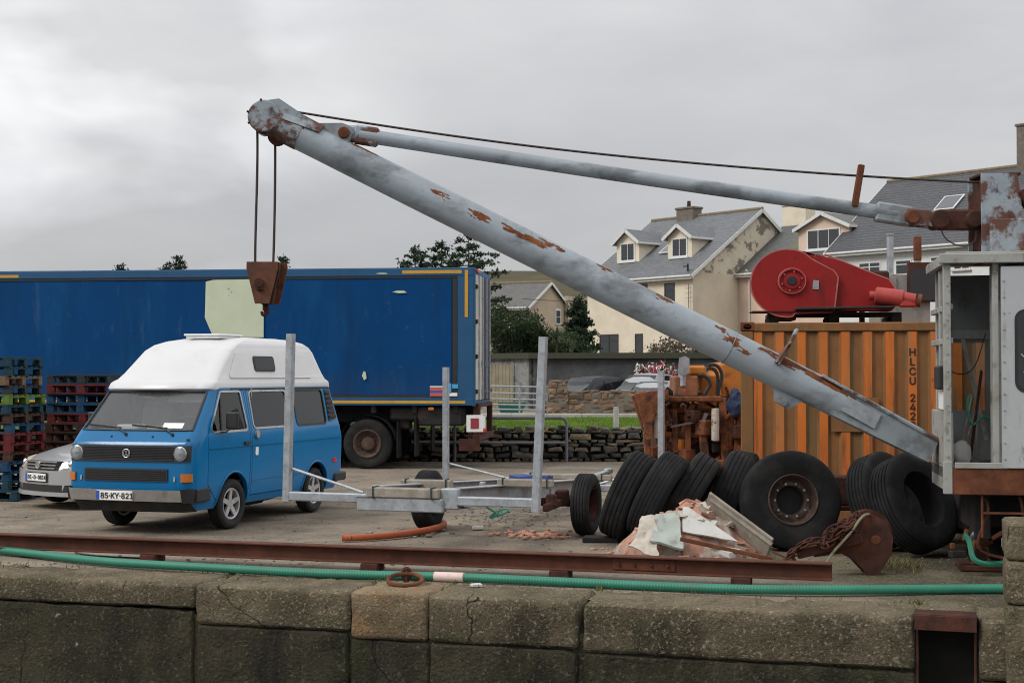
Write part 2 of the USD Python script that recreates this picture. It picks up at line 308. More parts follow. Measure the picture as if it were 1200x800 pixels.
# ---------------------------------------------------------------- the quay, its edge, the ground behind, water
E0, QE, QN = V(-5.15, 14.6, 0), V(.9586, -.2847, 0), V(-.2847, -.9586, 0)   # quay edge: a point, along it, out over the water
def Q(s, n, z=0.0): return E0+s*QE+n*QN+V(0, 0, z)
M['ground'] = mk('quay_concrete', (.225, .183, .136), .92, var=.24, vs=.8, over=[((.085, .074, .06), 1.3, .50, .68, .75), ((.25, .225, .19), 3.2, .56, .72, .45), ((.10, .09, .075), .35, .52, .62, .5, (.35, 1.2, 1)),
    ((.06, .055, .045), 9, .60, .70, .55), ((.36, .33, .28), 13, .62, .70, .5), ((.075, .068, .022), 1.6, .30, .56, .85, None, None, ('x', 1.8, 4.0)), ((.030, .024, .014), 1.1, .34, .54, .85, None, None, ('x', 3.0, 4.6)), ((.035, .03, .026), .55, .56, .66, .6, (.6, 1.5, 1)), ((.38, .34, .28), 34, .56, .64, .55), ((.055, .045, .035), 28, .57, .65, .7), ((.06, .055, .048), 55, .62, .68, .7), ((.5, .47, .42), 70, .69, .72, .7)], bump=(30, .7, .03), spec=.3, crack=(.42, .008, (.09, .075, .06)))  # moss towards the right, its dark layer also painting shade under the crane
M['cap'] = mk('quay_stone', (.150, .119, .076), .93, var=.30, vs=2.4, over=[((.075, .060, .036), 1.6, .30, .55, .72, None, None, ('z', -.03, -.15)), ((.06, .05, .03), 1.2, .46, .60, .65), ((.05, .058, .022), 1.7, .54, .68, .6), ((.02, .018, .013), 1.0, .54, .66, .8, (1.4, 1.4, .35), None, ('z', -.04, -.2)),  # front face darkened below the arris: stains plus shade put into the colour
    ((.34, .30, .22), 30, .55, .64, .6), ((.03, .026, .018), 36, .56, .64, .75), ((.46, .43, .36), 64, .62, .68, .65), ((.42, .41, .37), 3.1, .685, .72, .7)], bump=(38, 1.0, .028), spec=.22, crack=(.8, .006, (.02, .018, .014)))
M['cap_warm'] = mk('quay_stone_warm', (.215, .160, .098), .93, var=.28, vs=2.5, over=[((.09, .068, .038), 1.6, .34, .56, .65, None, None, ('z', -.05, -.2)), ((.26, .12, .045), 2.2, .54, .70, .55), ((.03, .026, .018), 2.0, .55, .68, .6, (1.5, 1.5, .5)), ((.36, .31, .22), 30, .55, .64, .6), ((.04, .032, .02), 40, .56, .64, .7)], bump=(40, 1.0, .024), spec=.22)  # its face too carries shade in the colour, along with brown stains
M['wall_low'] = mk('quay_wall_weathered', (.044, .038, .023), .94, var=.35, vs=1.7, over=[((.018, .016, .011), 1.2, .44, .60, .88, (1.2, 1.2, .3)), ((.048, .054, .02), 1.9, .52, .68, .6), ((.17, .15, .10), 26, .56, .66, .5), ((.016, .014, .01), 32, .55, .64, .7), ((.012, .011, .009), 1.6, .55, .66, .85, (1, 1, .18)),
    ((.26, .24, .19), 60, .63, .69, .5), ((.34, .33, .29), 3.6, .69, .73, .7)], bump=(30, 1.0, .03), spec=.22, crack=(.7, .006, (.01, .009, .007)))
M['water'] = mk('harbour_water', (.012, .02, .02), .12, var=.2, vs=.4, bump=(1.6, .5, .12), spec=.5)
M['grass_base'] = mk('lawn_soil', (.07, .115, .022), .95, var=.3, vs=.8, over=[((.12, .13, .04), 2.0, .52, .7, .5)], bump=(30, .6, .03), spec=.15)
M['moor'] = mk('moorland', (.085, .075, .045), .95, var=.35, vs=.03, over=[((.045, .055, .025), .05, .5, .65, .7), ((.12, .10, .06), .2, .55, .7, .5)], spec=.1)
M['kerb'] = mk('pale_kerb_concrete', (.38, .37, .34), .9, var=.15, vs=3, bump=(40, .4, .01), spec=.3)

# quay surface: one gently uneven sheet behind the edge stones
g = MB(); ss = np.linspace(-30, 34, 130); nn = -.72-np.r_[-.35, -.001, np.linspace(.05, 8, 40), np.linspace(8.4, 22, 40), np.linspace(24, 36, 10)]
P = np.array([[Q(s, n) for n in nn] for s in ss])
P[..., 2] = (meshkit.fbm(P*V(.35, .35, 1), 4, 3)-.5)*.035-.006
P[..., 2] = np.where(nn > -.76, -.035, P[..., 2])
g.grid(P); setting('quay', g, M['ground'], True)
# the rest of the ground rises behind the quay up to the moor
def terrain_z(x, y):
    z = np.interp(y, [30, 34.4, 34.6, 41, 42, 44, 46, 68, 76, 88, 120, 190, 300, 420, 900], [-.3, -.3, .66, .80, .84, .8, .5, .55, 1.7, 2.4, 3.4, 9.0, 22.5, 21.5, 5.0])
    far = np.clip((y-130)/120, 0, 1)
    z = z*(1-.10*np.clip((-x-5)/60, 0, 1)*far)
    return z+far*((meshkit.fbm(np.stack([x*.012, y*.012, 0*x], -1), 3, 5)-.5)*5.0)
xs = np.r_[np.linspace(-700, -60, 26), np.linspace(-55, 60, 90), np.linspace(66, 700, 26)]
ys = np.r_[30, 34.3, 34.5, 34.6, np.linspace(35, 48, 24), np.linspace(50, 96, 24), np.linspace(105, 420, 34), 600, 900]
X, Y = np.meshgrid(xs, ys, indexing='ij'); Zt = terrain_z(X, Y)
low = ys < 47
g = MB().grid(np.stack([X, Y, Zt], -1)[:, ys <= 42.2]); setting('lawn_ground', g, M['grass_base'], True)
g = MB().grid(np.stack([X, Y, Zt], -1)[:, (ys >= 41.6) & (ys <= 90)]-V(0, 0, .004))
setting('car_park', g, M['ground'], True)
g = MB().grid(np.stack([X, Y, Zt], -1)[:, ys >= 86]-V(0, 0, .05)); setting('hill', g, M['moor'], True)
w = MB().grid(np.array([[V(x, y, -3.4) for y in (-400, 8, 30)] for x in (-700, 0, 700)])); setting('water', w, M['water'])
# lawn blades: one object of grass
gb = MB(); n = 52000
gx, gy = rng.uniform(-5.5, 8, n), rng.uniform(34.75, 41.6, n)
gz = terrain_z(gx, gy); hh = rng.uniform(.025, .06, n); an = rng.uniform(0, 6.28, n); lean = rng.normal(0, .022, (n, 2)); wd = .010
a = np.stack([gx-np.cos(an)*wd, gy-np.sin(an)*wd, gz-.01], 1); b = np.stack([gx+np.cos(an)*wd, gy+np.sin(an)*wd, gz-.01], 1); c = np.stack([gx+lean[:, 0], gy+lean[:, 1], gz+hh], 1)
gb.add(np.stack([a, b, c], 1).reshape(-1, 3), np.arange(3*n).reshape(-1, 3))
M['grass'] = mk('lawn_grass', (.12, .20, .026), .85, var=.35, vs=.9, over=[((.16, .19, .05), 3, .55, .7, .5)], spec=.2)
setting('grass', gb, M['grass'], False, kind='stuff')
# kerb strip along the far side of the lawn
k = MB()
for i in range(14): k.box((-5+1.0*i+.5, 41.45, .84), (.985, .28, .16), .015)
setting('kerb_strip', k, M['kerb'])

# quay edge: cap stones and wall blocks, each a stone of its own
def stone(s0, s1, n0, n1, z0, z1, r=.05, seed=0, amp=.014, res=.07):
    """a worn block along the quay edge with rounded arrises; s along the edge, n outwards"""
    q = m3.Manifold.hull_points(np.array([(s, n, z) for s in (s0, s1) for n in (n0, n1) for z in (z0, z1)], float))
    c = trimesh.creation.box((s1-s0, n1-n0, z1-z0)); 
    b = MB().box(((s0+s1)/2, (n0+n1)/2, (z0+z1)/2), (s1-s0, n1-n0, z1-z0), r).man().refine_to_length(res)
    m = b.to_mesh(); v = np.array(m.vert_properties[:, :3], float)
    lo, hi = V(s0, n0, z0), V(s1, n1, z1); cen = np.clip(v, lo+r, hi-r); d = v-cen; L = np.linalg.norm(d, axis=1, keepdims=True)
    v = np.where(L > 1e-6, cen+d/np.maximum(L, 1e-9)*np.minimum(L, r), v)
    world = E0+v[:, :1]*QE+v[:, 1:2]*QN+v[:, 2:]*V(0, 0, 1)
    dsp = np.stack([meshkit.fbm(world*5.2+19*k, 4, seed+k)-.5 for k in range(3)], 1)
    chip = np.clip(meshkit.fbm(world*7, 3, seed+9)-.54, 0, 1)[:, None]*(L > r*.8)
    out = world+dsp*2*amp-(d/np.maximum(L, 1e-9))@np.stack([QE, QN, V(0, 0, 1)])*chip*.10
    return trimesh.Trimesh(out, np.array(m.tri_verts), process=False)
qw = numbered('/World', 'quay_wall'); UsdGeom.Xform.Define(stage, qw); data(qw, kind='structure')
g_ = .004
caps = [(-4.2, -1.6, -.25), (-1.6, 2.19, -.25), (2.19, 3.80, -.385), (3.80, 4.57, -.44), (4.57, 5.98, -.435), (6.02, 8.86, -.45), (9.36, 10.9, -.5), (10.9, 13.2, -.5), (-7.2, -4.2, -.3)]
for i, (a, b, z) in enumerate(caps):
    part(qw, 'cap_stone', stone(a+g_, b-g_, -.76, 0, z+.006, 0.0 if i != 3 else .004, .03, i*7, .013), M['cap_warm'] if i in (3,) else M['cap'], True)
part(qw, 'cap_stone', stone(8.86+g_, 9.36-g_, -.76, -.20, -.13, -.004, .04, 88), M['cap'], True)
lows = [(-7.2, -2.1, -.25, -1.5), (-2.1, 2.17, -.25, -1.5), (2.21, 3.78, -.385, -1.5), (3.80, 4.58, -.44, -1.5), (4.58, 5.97, -.435, -1.5), (6.03, 8.86, -.45, -1.5), (9.36, 10.9, -.5, -1.5), (10.9, 13.2, -.5, -1.5)]
for i, (a, b, z1, z0) in enumerate(lows):
    part(qw, 'wall_block', stone(a+.002, b-.002, -.7, -.006-.008*(i % 2), z0, z1-.006, .022, 100+i*7, .015, .08), M['wall_low'], True)
for a, b in ((-7.2, 8.9), (8.9, 9.34), (9.34, 13.2)): part(qw, 'lower_course', stone(a, b, -.6, -.03, -3.6, -1.5, .03, 300, .02, .3), M['wall_low'], True)
part(qw, 'recess_back', stone(8.8, 9.42, -.8, -.42, -1.55, -.13, .02, 210, .015), plain('recess_painted_shade', (.014, .013, .009), .9), True)  # near-black colour puts the shade of the recess into the stone
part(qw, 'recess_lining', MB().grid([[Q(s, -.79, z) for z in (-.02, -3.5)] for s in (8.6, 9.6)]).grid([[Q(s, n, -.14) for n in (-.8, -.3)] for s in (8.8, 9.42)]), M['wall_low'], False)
part(qw, 'fill', MB().grid([[Q(s, n, z) for n, z in ((-.80, -.02), (-.05, -.3), (-.05, -3.5))] for s in (-7.2, 8.84)]).grid([[Q(s, n, z) for n, z in ((-.80, -.02), (-.05, -.3), (-.05, -3.5))] for s in (9.38, 13.2)]), M['wall_low'], False)
lid = MB().box((9.10, -.16, -.235), (.62, .42, .165), .012); 
rec = thing('iron_recess_frame', 'rusty iron frame around a dark ladder recess in the quay face', 'iron frame')
def qmap(mb):
    m = mb.mesh(); v = m.vertices; m.vertices = E0+v[:, :1]*QE+v[:, 1:2]*QN+v[:, 2:]*V(0, 0, 1); return m
part(rec, 'lintel', wobble(qmap(MB().box((9.10, -.08, .028), (.49, .24, .016), .004).box((9.10, .04, -.035), (.49, .018, .125), .005)), .006, 6), M['rust_dark'])
for s in (8.875, 9.335): part(rec, 'jamb', wobble(qmap(MB().box((s, -.06, -.33), (.022, .05, .46), .005)), .006, 6), M['rust_dark'])
for z in (-.62, -.92, -1.22): part(rec, 'rung', qmap(MB().cyl((8.88, -.1, z), (9.34, -.1, z), .014)), M['rust_dark'])
# weeds rooted in the joints and along the foot of the stones: nobody could count them
wd = MB(); r_ = random.Random(12)
for i in range(420):
    s = r_.choice((2.19, 3.80, 4.57, 6.0, 8.87, -1.6)) if r_.random() < .35 else r_.uniform(-5, 9); n = -.76+r_.gauss(0, .02) if r_.random() < .7 else r_.uniform(-.7, -.05)
    if n > -.72 and r_.random() < .6: continue
    p = Q(s+r_.gauss(0, .02), n, -.005); a = r_.uniform(0, 6.28); L_ = r_.uniform(.02, .07)
    wd.add([p+V(-.005, 0, 0), p+V(.005, 0, 0), p+V(math.cos(a)*L_*.6, math.sin(a)*L_*.6, L_)], [(0, 1, 2)])
M['weed'] = plain('quay_weeds', (.09, .10, .03), .9)
setting('weeds', wd, M['weed'], False, kind='stuff')
# upright concrete post at the right of the edge
pb = thing('concrete_post', 'weathered square concrete post at the right end of the quay edge', 'post')
cpt = on(1175, 716); s_ = (cpt-E0)@QE
for k, (z0, z1) in enumerate(((-.6, .14), (.145, .50), (.505, .81))):
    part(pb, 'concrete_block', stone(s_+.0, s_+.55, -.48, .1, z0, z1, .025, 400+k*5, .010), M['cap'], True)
# ---------------------------------------------------------------- wheels and tyres shared by the vehicles
def tyre_mesh(R, w, rim, grooves=3, seg=44, gd=.012):
    """a tyre about the x axis: side walls, shoulders and a grooved tread"""
    h = w/2; p = [(rim, -h*.72), (rim+.012, -h*.86), (rim+(R-rim)*.35, -h*.985), (rim+(R-rim)*.62, -h), (R-.045*R/.5, -h*.95), (R-.018, -h*.86), (R-.004, -h*.76)]
    if grooves:
        for k in range(grooves):
            c = (-1+2*(k+.5)/grooves)*h*.66; q = h*.052
            p += [(R, c-q*2.2), (R, c-q), (R-gd, c-q*.8), (R-gd, c+q*.8), (R, c+q), (R, c+q*2.2)]
    p += [(r, -z) for r, z in p[:7][::-1]]
    return MB().lathe(p+[(rim-.004, h*.5), (rim-.004, -h*.5)], seg, axis=(1, 0, 0), closed=True)
def alloy_mesh(R, w, spokes=5):
    b = MB(); h = w/2
    b.lathe([(R, -h*.7), (R+.006, h*.78), (R-.006, h*.84), (R-.022, h*.76), (R-.03, 0), (R-.026, -h*.7)], 40, axis=(1, 0, 0), closed=True)
    b.cyl((h*.30, 0, 0), (h*.62, 0, 0), .058, .048, 20)
    for k in range(spokes):
        a = 2*math.pi*k/spokes+.3; d = V(0, math.cos(a), math.sin(a)); s = V(0, -math.sin(a), math.cos(a))
        b.hull([x*V(1, 0, 0)+r*d+e*wd*s for x, r, wd in ((h*.62, .03, .034), (h*.3, .03, .034), (h*.74, R-.02, .030), (h*.42, R-.02, .030)) for e in (-1, 1)])
        b.cyl(d*.034+s*.0+V(h*.6, 0, 0), d*.034+V(h*.66, 0, 0), .009, seg=8)
    return b
def drum(R, w): return MB().lathe([(0, -w*.3), (R-.03, -w*.3), (R-.03, w*.05), (0, w*.05)], 24, axis=(1, 0, 0))

# ---------------------------------------------------------------- the blue camper van
M['bowl'] = plain('lamp_reflector', (.72, .73, .74), .35, .4)
van = thing('camper_van', 'blue camper van with white high roof parked in the yard', 'camper van', (-4.51, 19.34, 0), -18)
WZ = [(.30, .84), (.42, .885), (.60, .912), (1.08, .922), (1.24, .912), (1.84, .800), (1.90, .785)]
FZ = [(.30, -1.00), (.40, -1.075), (.60, -1.115), (.90, -1.10), (1.14, -1.065), (1.29, -.93), (1.82, -.42), (1.90, -.35)]
RZ = [(.30, 3.30), (.45, 3.40), (.95, 3.42), (1.10, 3.40), (1.84, 3.20), (1.90, 3.18)]
ip = lambda T, z: np.interp(z, [a for a, _ in T], [b for _, b in T])
def v_front(x, z):
    w = ip(WZ, z); r = .15; a = np.abs(x); e = np.clip(a-(w-r), 0, r*.9999)
    return ip(FZ, z)+.055*(a/w)**2+(r-np.sqrt(r*r-e*e))
def van_outline(z, inset=0.0):
    w = ip(WZ, z)-inset; xs = np.r_[np.linspace(-w, -w+.14, 7)[:-1], np.linspace(-w+.14, w-.14, 11), np.linspace(w-.14, w, 7)[1:]]
    fx = xs*(ip(WZ, z)/w); fy = v_front(fx, z)+inset
    yr = ip(RZ, z)-inset; r = .12; a = np.linspace(0, math.pi/2, 5)
    rear = [(w-r+r*math.cos(t), yr-r+r*math.sin(t)) for t in a]+[(-w+r-r*math.sin(t), yr-r+r*math.cos(t)) for t in a]
    return np.array([(x, y, z) for x, y in zip(xs, fy)]+[(x, y, z) for x, y in rear])
def loft(rings):
    n = len(rings[0]); v = np.concatenate(rings+[[np.mean(rings[0], 0)], [np.mean(rings[-1], 0)]]); f = []; k = len(rings)
    for i in range(k-1):
        for j in range(n):
            p, q = i*n+j, i*n+(j+1) % n; f += [(p, q, q+n), (p, q+n, p+n)]
    for j in range(n): f += [(k*n, (j+1) % n, j), (k*n+1, (k-1)*n+j, (k-1)*n+(j+1) % n)]
    return trimesh.Trimesh(v, f, process=False)
zs = [.30, .36, .42, .5, .6, .78, .95, 1.08, 1.14, 1.18, 1.24, 1.29, 1.4, 1.6, 1.75, 1.84, 1.90]
body = to_man(loft([van_outline(z) for z in zs])) - to_man(loft([van_outline(z, .045) for z in [.5]+zs[5:-1]]+[van_outline(1.87, .045)]))
WHEELS = [(.785, 0.0), (.785, 2.46), (-.785, 0.0), (-.785, 2.46)]
for x, y in WHEELS:
    s = 1 if x > 0 else -1
    body -= m3.Manifold.cylinder(.36, .405, .405, 40).rotate((0, 90, 0)).translate((x-.18+s*.05, y, .33))
sidew = [rrect(-.47, 1.3, .37, 1.765, .05), rrect(.56, 1.30, 1.62, 1.785, .06), rrect(1.86, 1.30, 2.82, 1.785, .06)]
sidew[0] = Polygon([(-.60, 1.285), (.37, 1.285), (.31, 1.785), (-.20, 1.785)]).buffer(-.04).buffer(.04, quad_segs=4)
def side_cut(poly, x0=.55, x1=1.05):
    return to_man(MB().prism(poly, (x0, 0, 0), (0, 1, 0), (0, 0, 1), x1-x0).mesh()), to_man(MB().prism(poly, (-x1, 0, 0), (0, 1, 0), (0, 0, 1), x1-x0).mesh())
for w in sidew:
    for c in side_cut(w): body -= c
ws = Polygon([(-.795, 1.31), (.795, 1.31), (.725, 1.795), (-.725, 1.795)]).buffer(-.05).buffer(.05, quad_segs=5)
_f = MB().prism(ws, (0, .3, 0), (1, 0, 0), (0, 0, 1), 1.6).mesh(); body -= to_man(_f)
doors = [Polygon([(-.68, 1.25), (-.24, 1.81), (.42, 1.81), (.44, 1.0), (.42, .48), (.40, .42), (-.45, .42), (-.68, .62)]), Polygon([(.48, .40), (.48, 1.81), (1.70, 1.81), (1.72, .40)])]
for d in doors:
    ring = d.buffer(.0055).difference(d.buffer(-.0055))
    w_ = .03
    cut = MB().prism(ring, (.5, 0, 0), (0, 1, 0), (0, 0, 1), .6).mesh()
    shell = to_man(loft([van_outline(z, .014) for z in zs]))
    cc = to_man(cut)-shell
    body -= cc; body -= cc.mirror((1, 0, 0)) if hasattr(cc, 'mirror') else cc
part(van, 'body', MB().tm(body), M['van_blue'], 32)
sx = lambda z: ip(WZ, z)
def side_strip(poly, off, th, side=1):
    """a panel that follows the van's side: poly in (y, z)"""
    m = trimesh.creation.extrude_polygon(poly, 1.0, engine='earcut'); m = m.subdivide_to_size(.35) if False else m
    v = m.vertices.copy(); x = np.array([sx(z) for z in v[:, 1]])+off+np.where(v[:, 2] > .5, th, 0)
    out = np.stack([side*x, v[:, 0], v[:, 1]], 1); f = m.faces[:, ::-1] if side < 0 else m.faces
    return MB().add(out, f)
def front_patch(x0, x1, z0, z1, off, th, nx=24, nz=4, shape=None):
    xs, zs_ = np.linspace(x0, x1, nx), np.linspace(z0, z1, nz); X_, Z_ = np.meshgrid(xs, zs_, indexing='ij')
    if shape is not None: X_ = X_*shape(Z_)
    Yo, Yi = v_front(X_, Z_)-off-th, v_front(X_, Z_)-off
    b = MB().grid(np.stack([X_, Yo, Z_], -1), False).grid(np.stack([X_, Yi, Z_], -1), True)
    for o, i in ((np.stack([X_, Yo, Z_], -1), np.stack([X_, Yi, Z_], -1)),):
        b.grid(np.stack([o[0], i[0]], 0)); b.grid(np.stack([i[-1], o[-1]], 0)); b.grid(np.stack([i[:, 0], o[:, 0]], 0)); b.grid(np.stack([o[:, -1], i[:, -1]], 0))
    return b
hood = [(1.815, .790, -.50, 3.27), (1.835, .80, -.52, 3.29), (1.90, .795, -.47, 3.28), (1.925, .785, -.42, 3.26), (1.95, .760, -.36, 3.22), (2.03, .735, -.24, 3.16), (2.2, .70, -.02, 3.05), (2.34, .675, .17, 2.96), (2.42, .645, .36, 2.88), (2.475, .595, .60, 2.78), (2.515, .50, .90, 2.62), (2.54, .33, 1.25, 2.4), (2.548, .12, 1.6, 2.1)]
def roof_ring(z, w, yf, yr):
    r = min(.24, w*.8); a = np.linspace(0, math.pi/2, 7); p = []
    bow = .10*min(1, w/.7)
    p += [(-w+r-r*math.cos(t), yf+bow+r*.55-r*.55*math.sin(t)) for t in a]
    p += [(x, yf+bow*(abs(x)/max(w-r, .01))**2) for x in np.linspace(-(w-r), w-r, 7)[1:-1]] if w > r+.01 else []
    p += [(w-r+r*math.sin(t), yf+bow+r*.55-r*.55*math.cos(t)) for t in a]
    r2 = min(.2, w*.7)
    p += [(w-r2+r2*math.cos(t), yr-r2+r2*math.sin(t)) for t in a]+[(-w+r2-r2*math.sin(t), yr-r2+r2*math.cos(t)) for t in a]
    return p
rings = []
for z, w, yf, yr in hood:
    p = roof_ring(z, w, yf, yr); rings.append(np.array([(x, y, z) for x, y in p]))
n0 = max(len(r) for r in rings)
def resample(r, n):
    c = np.vstack([r, r[:1]]); d = np.r_[0, np.cumsum(np.linalg.norm(np.diff(c, axis=0), axis=1))]; t = np.linspace(0, d[-1], n, endpoint=False)
    return np.stack([np.interp(t, d, c[:, k]) for k in range(3)], 1)
rings = [r if len(r) == n0 else resample(r, n0) for r in rings]
roof = part(van, 'high_roof', loft(rings), M['van_white'], 40)
hw = lambda z: np.interp(z, [h[0] for h in hood], [h[1] for h in hood])
def roof_side(poly, off, th):
    m = trimesh.creation.extrude_polygon(poly, 1.0, engine='earcut'); v = m.vertices
    return MB().add(np.stack([np.array([hw(z) for z in v[:, 1]])+off+np.where(v[:, 2] > .5, th, 0), v[:, 0], v[:, 1]], 1), m.faces)
part(van, 'roof_panel', roof_side(Polygon([(.12, 1.97), (2.6, 1.97), (2.5, 2.31), (.42, 2.31)]).buffer(-.03).buffer(.03), -.01, .022), M['van_white'], 40)
rw = part(van, 'roof_window', roof_side(rrect(.86, 2.06, 1.47, 2.27, .05), .012, .016), M['black'], 40)
part(rw, 'roof_window_pane', roof_side(rrect(.89, 2.085, 1.44, 2.245, .04), .0275, .003), M['glass_dark'], False)
rv = MB().box((0, 1.05, 2.535), (.52, .62, .05), .02).box((0, 1.05, 2.565), (.56, .66, .025), .01)
part(van, 'roof_vent', rv, M['white_trim'], 40)
part(van, 'gutter', MB().tube([(sx(1.82)*s, y, 1.82) for s, y in [(1, 3.1), (1, 1.5), (1, .1)]], .012, 6).tube([(-sx(1.82), y, 1.82) for y in (3.1, 1.5, .1)], .012, 6), M['black'])
# windscreen
def ws_grid(off, n=18, k=8, grow=0.0):
    Z_ = np.linspace(1.31-grow, 1.795+grow, k); T = np.linspace(-1, 1, n)
    return np.array([[V(t*(np.interp(z, [1.31, 1.795], [.795, .725])+grow), v_front(t*(np.interp(z, [1.31, 1.795], [.795, .725])), z)-off, z) for z in Z_] for t in T])
wsp = part(van, 'windscreen', MB().grid(ws_grid(-.012)), M['pane_cloud_paint'], True)
G = ws_grid(.003, 22, 9); edge = np.concatenate([G[:, 0], G[-1, 1:], G[::-1, -1][1:], G[0, ::-1][1:-1]])
part(wsp, 'rubber_seal', MB().tube(edge, .017, 6, closed=True), M['black'])
for i, x0 in enumerate((-.56, .10)):
    wy = lambda x, z: float(v_front(abs(x), z))
    part(van, 'wiper', MB().tube([(x0+.46, wy(x0+.46, 1.27)-.02, 1.27), (x0+.30, wy(x0+.3, 1.35)-.05, 1.345), (x0+.12, wy(x0+.1, 1.37)-.045, 1.36)], .009, 6)
        .bar((x0+.36, wy(x0+.36, 1.335)-.032, 1.335), (x0-.16, wy(x0-.16, 1.37)-.032, 1.37), .014, .022).cyl((x0+.46, wy(x0+.46, 1.26)-.035, 1.26), (x0+.46, wy(x0+.46, 1.26)+.02, 1.26), .016, seg=10), M['black'])
part(wsp, 'tax_sticker', front_patch(.36, .64, 1.335, 1.40, -.008, .002, 6, 2), M['plate_white'])
part(wsp, 'sun_visor', MB().box((.36, -.28, 1.70), (.52, .02, .12), .008, rotx(-40)), M['curtain']); part(wsp, 'mirror_inside', MB().box((.02, -.36, 1.70), (.2, .03, .06), .012), M['black'])
# side windows with bright trims, handles, mirror
for i, (w, mt) in enumerate(zip(sidew, ('pane', 'glass_dark', 'glass_dark'))):
    for s in (1, -1):
        wn = part(van, ('door_window', 'side_window', 'side_window')[i], side_strip(w.buffer(.004), -.012, .004, s), M[mt], False)
        part(wn, 'window_trim', side_strip(w.buffer(.022).difference(w.buffer(-.004)), -.004, .011, s), M['chrome'] if i < 2 else M['black'], 40)
        if i == 0: part(wn, 'quarter_light_bar', side_strip(Polygon([(-.33, 1.285), (-.305, 1.285), (-.20, 1.785), (-.225, 1.785)]), -.006, .012, s), M['black'])
for s in (1, -1):
    part(van, 'air_intake', MB().mb(side_strip(Polygon([(2.92, 1.33), (3.17, 1.37), (3.06, 1.79), (2.92, 1.79)]).buffer(.01), .002, .012, s)), M['black'])
    for k in range(6): part(van, 'intake_slat', side_strip(sbox(2.93, 1.37+k*.07, 3.13-.018*k, 1.395+k*.07), .012, .014, s), M['dark_steel'])
    part(van, 'moulding', side_strip(sbox(-.66, 1.065, 3.25, 1.077), .0, .008, s).mb(side_strip(sbox(.45, .60, 2.05, .606), .0, .005, s)), M['van_blue'])
    part(van, 'door_handle', side_strip(rrect(.24, 1.09, .40, 1.125, .012), .008, .022, s), M['black'])
    part(van, 'reflector', side_strip(rrect(3.02, .70, 3.13, .765, .01), .002, .01, s), M['red_lens'])
part(van, 'sliding_door_handle', side_strip(rrect(.55, 1.16, .65, 1.265, .045), .004, .03), M['chrome'])
part(van, 'filler_flap', side_strip(rrect(.56, .93, .64, 1.04, .015), .002, .008), M['white_trim'])
mir = part(van, 'door_mirror', MB().box((1.05, -.30, 1.42), (.17, .075, .22), .03), M['black']); part(mir, 'mirror_arm', MB().tube([(.89, -.36, 1.27), (.98, -.34, 1.275), (1.03, -.31, 1.33)], .012, 8), M['black'])
mir = part(van, 'door_mirror', MB().box((-1.03, -.30, 1.42), (.15, .075, .2), .03), M['black']); part(mir, 'mirror_arm', MB().tube([(-.89, -.36, 1.27), (-.98, -.34, 1.275), (-1.02, -.31, 1.33)], .012, 8), M['black'])
for y, x, z in ((3.22, .80, 0),): part(van, 'bumper_end', MB().box((.86, 3.30, .47), (.12, .42, .13), .02), M['black'])
part(van, 'rear_bumper', MB().box((0, 3.47, .47), (1.7, .08, .13), .02), M['chrome'])
# front: grille, lamps, bumper, plate
gr = part(van, 'grille', front_patch(-.865, .865, .925, 1.125, .004, .012, 40, 4), M['black'])
for k in range(9): part(gr, 'grille_slat', front_patch(-.66, .66, .942+k*.0195, .951+k*.0195, .014, .012, 30, 2), M['dark_steel'] if k % 9 else M['black'])
emb = MB(); cy, cz = v_front(0, 1.025)-.034, 1.025
emb.tube([(.052*math.cos(t), cy, cz+.052*math.sin(t)) for t in np.linspace(0, 2*math.pi, 24, endpoint=False)], .0065, 6, closed=True)
for pts in ([(-.022, .042), (0, .006), (.022, .042)], [(-.042, .02), (-.022, -.04), (0, -.004), (.022, -.04), (.042, .02)]):
    for p, q in zip(pts[:-1], pts[1:]): emb.bar((p[0], cy, cz+p[1]), (q[0], cy, cz+q[1]), .009, .009, up=(0, 1, 0))
part(gr, 'emblem', emb, M['chrome'])
lg = part(van, 'lower_grille', front_patch(-.62, .58, .68, .835, .004, .014, 30, 3), M['black'])
for k in range(5): part(lg, 'grille_slat', front_patch(-.60, .56, .70+k*.026, .71+k*.026, .016, .010, 24, 2), M['dark_steel'])
for x in (-.755, .745):
    y0 = float(v_front(abs(x)*.97, 1.025)); o = V(x, y0-.005, 1.025)
    h = part(van, 'headlight', MB().lathe([(.066, .0), (.089, .0), (.092, .024), (.084, .03), (.078, .02)], 28, o, (0, -1, 0), closed=True), M['chrome'])
    part(h, 'reflector_bowl', MB().lathe([(0, .018), (.05, .019), (.083, .024)][::-1], 24, o, (0, -1, 0)).lathe([(0, .034), (.02, .03), (.022, .02)], 12, o, (0, -1, 0)), M['bowl'])
    part(h, 'lens', MB().lathe([(.084, .026), (.06, .038), (.03, .044), (0, .046)], 24, o, (0, -1, 0)), M['lamp_glass'])
for s in (-1, 1):
    x0, x1 = sorted((s*.765, s*.885)); part(van, 'indicator', front_patch(x0, x1, .675, .775, .003, .02, 8, 3), M['amber'])
    part(van, 'tow_cover', front_patch(s*.675-.012, s*.675+.012, .68, .74, .003, .01, 3, 2), M['chrome'])
    part(van, 'washer_jet', MB().cyl((s*.3, v_front(.3, 1.23)-.015, 1.23), (s*.3, v_front(.3, 1.23)+.02, 1.23), .012, seg=8), M['black'])
fuel = part(van, 'filler_cap', MB().cyl((.80, v_front(.80, 1.19)-.01, 1.19), (.80, v_front(.8, 1.19)+.03, 1.19), .022, seg=12), M['black'])
bp = front_patch(-.90, .80, .43, .575, .05, .025, 36, 3); part(van, 'bumper', bp, M['chrome'])
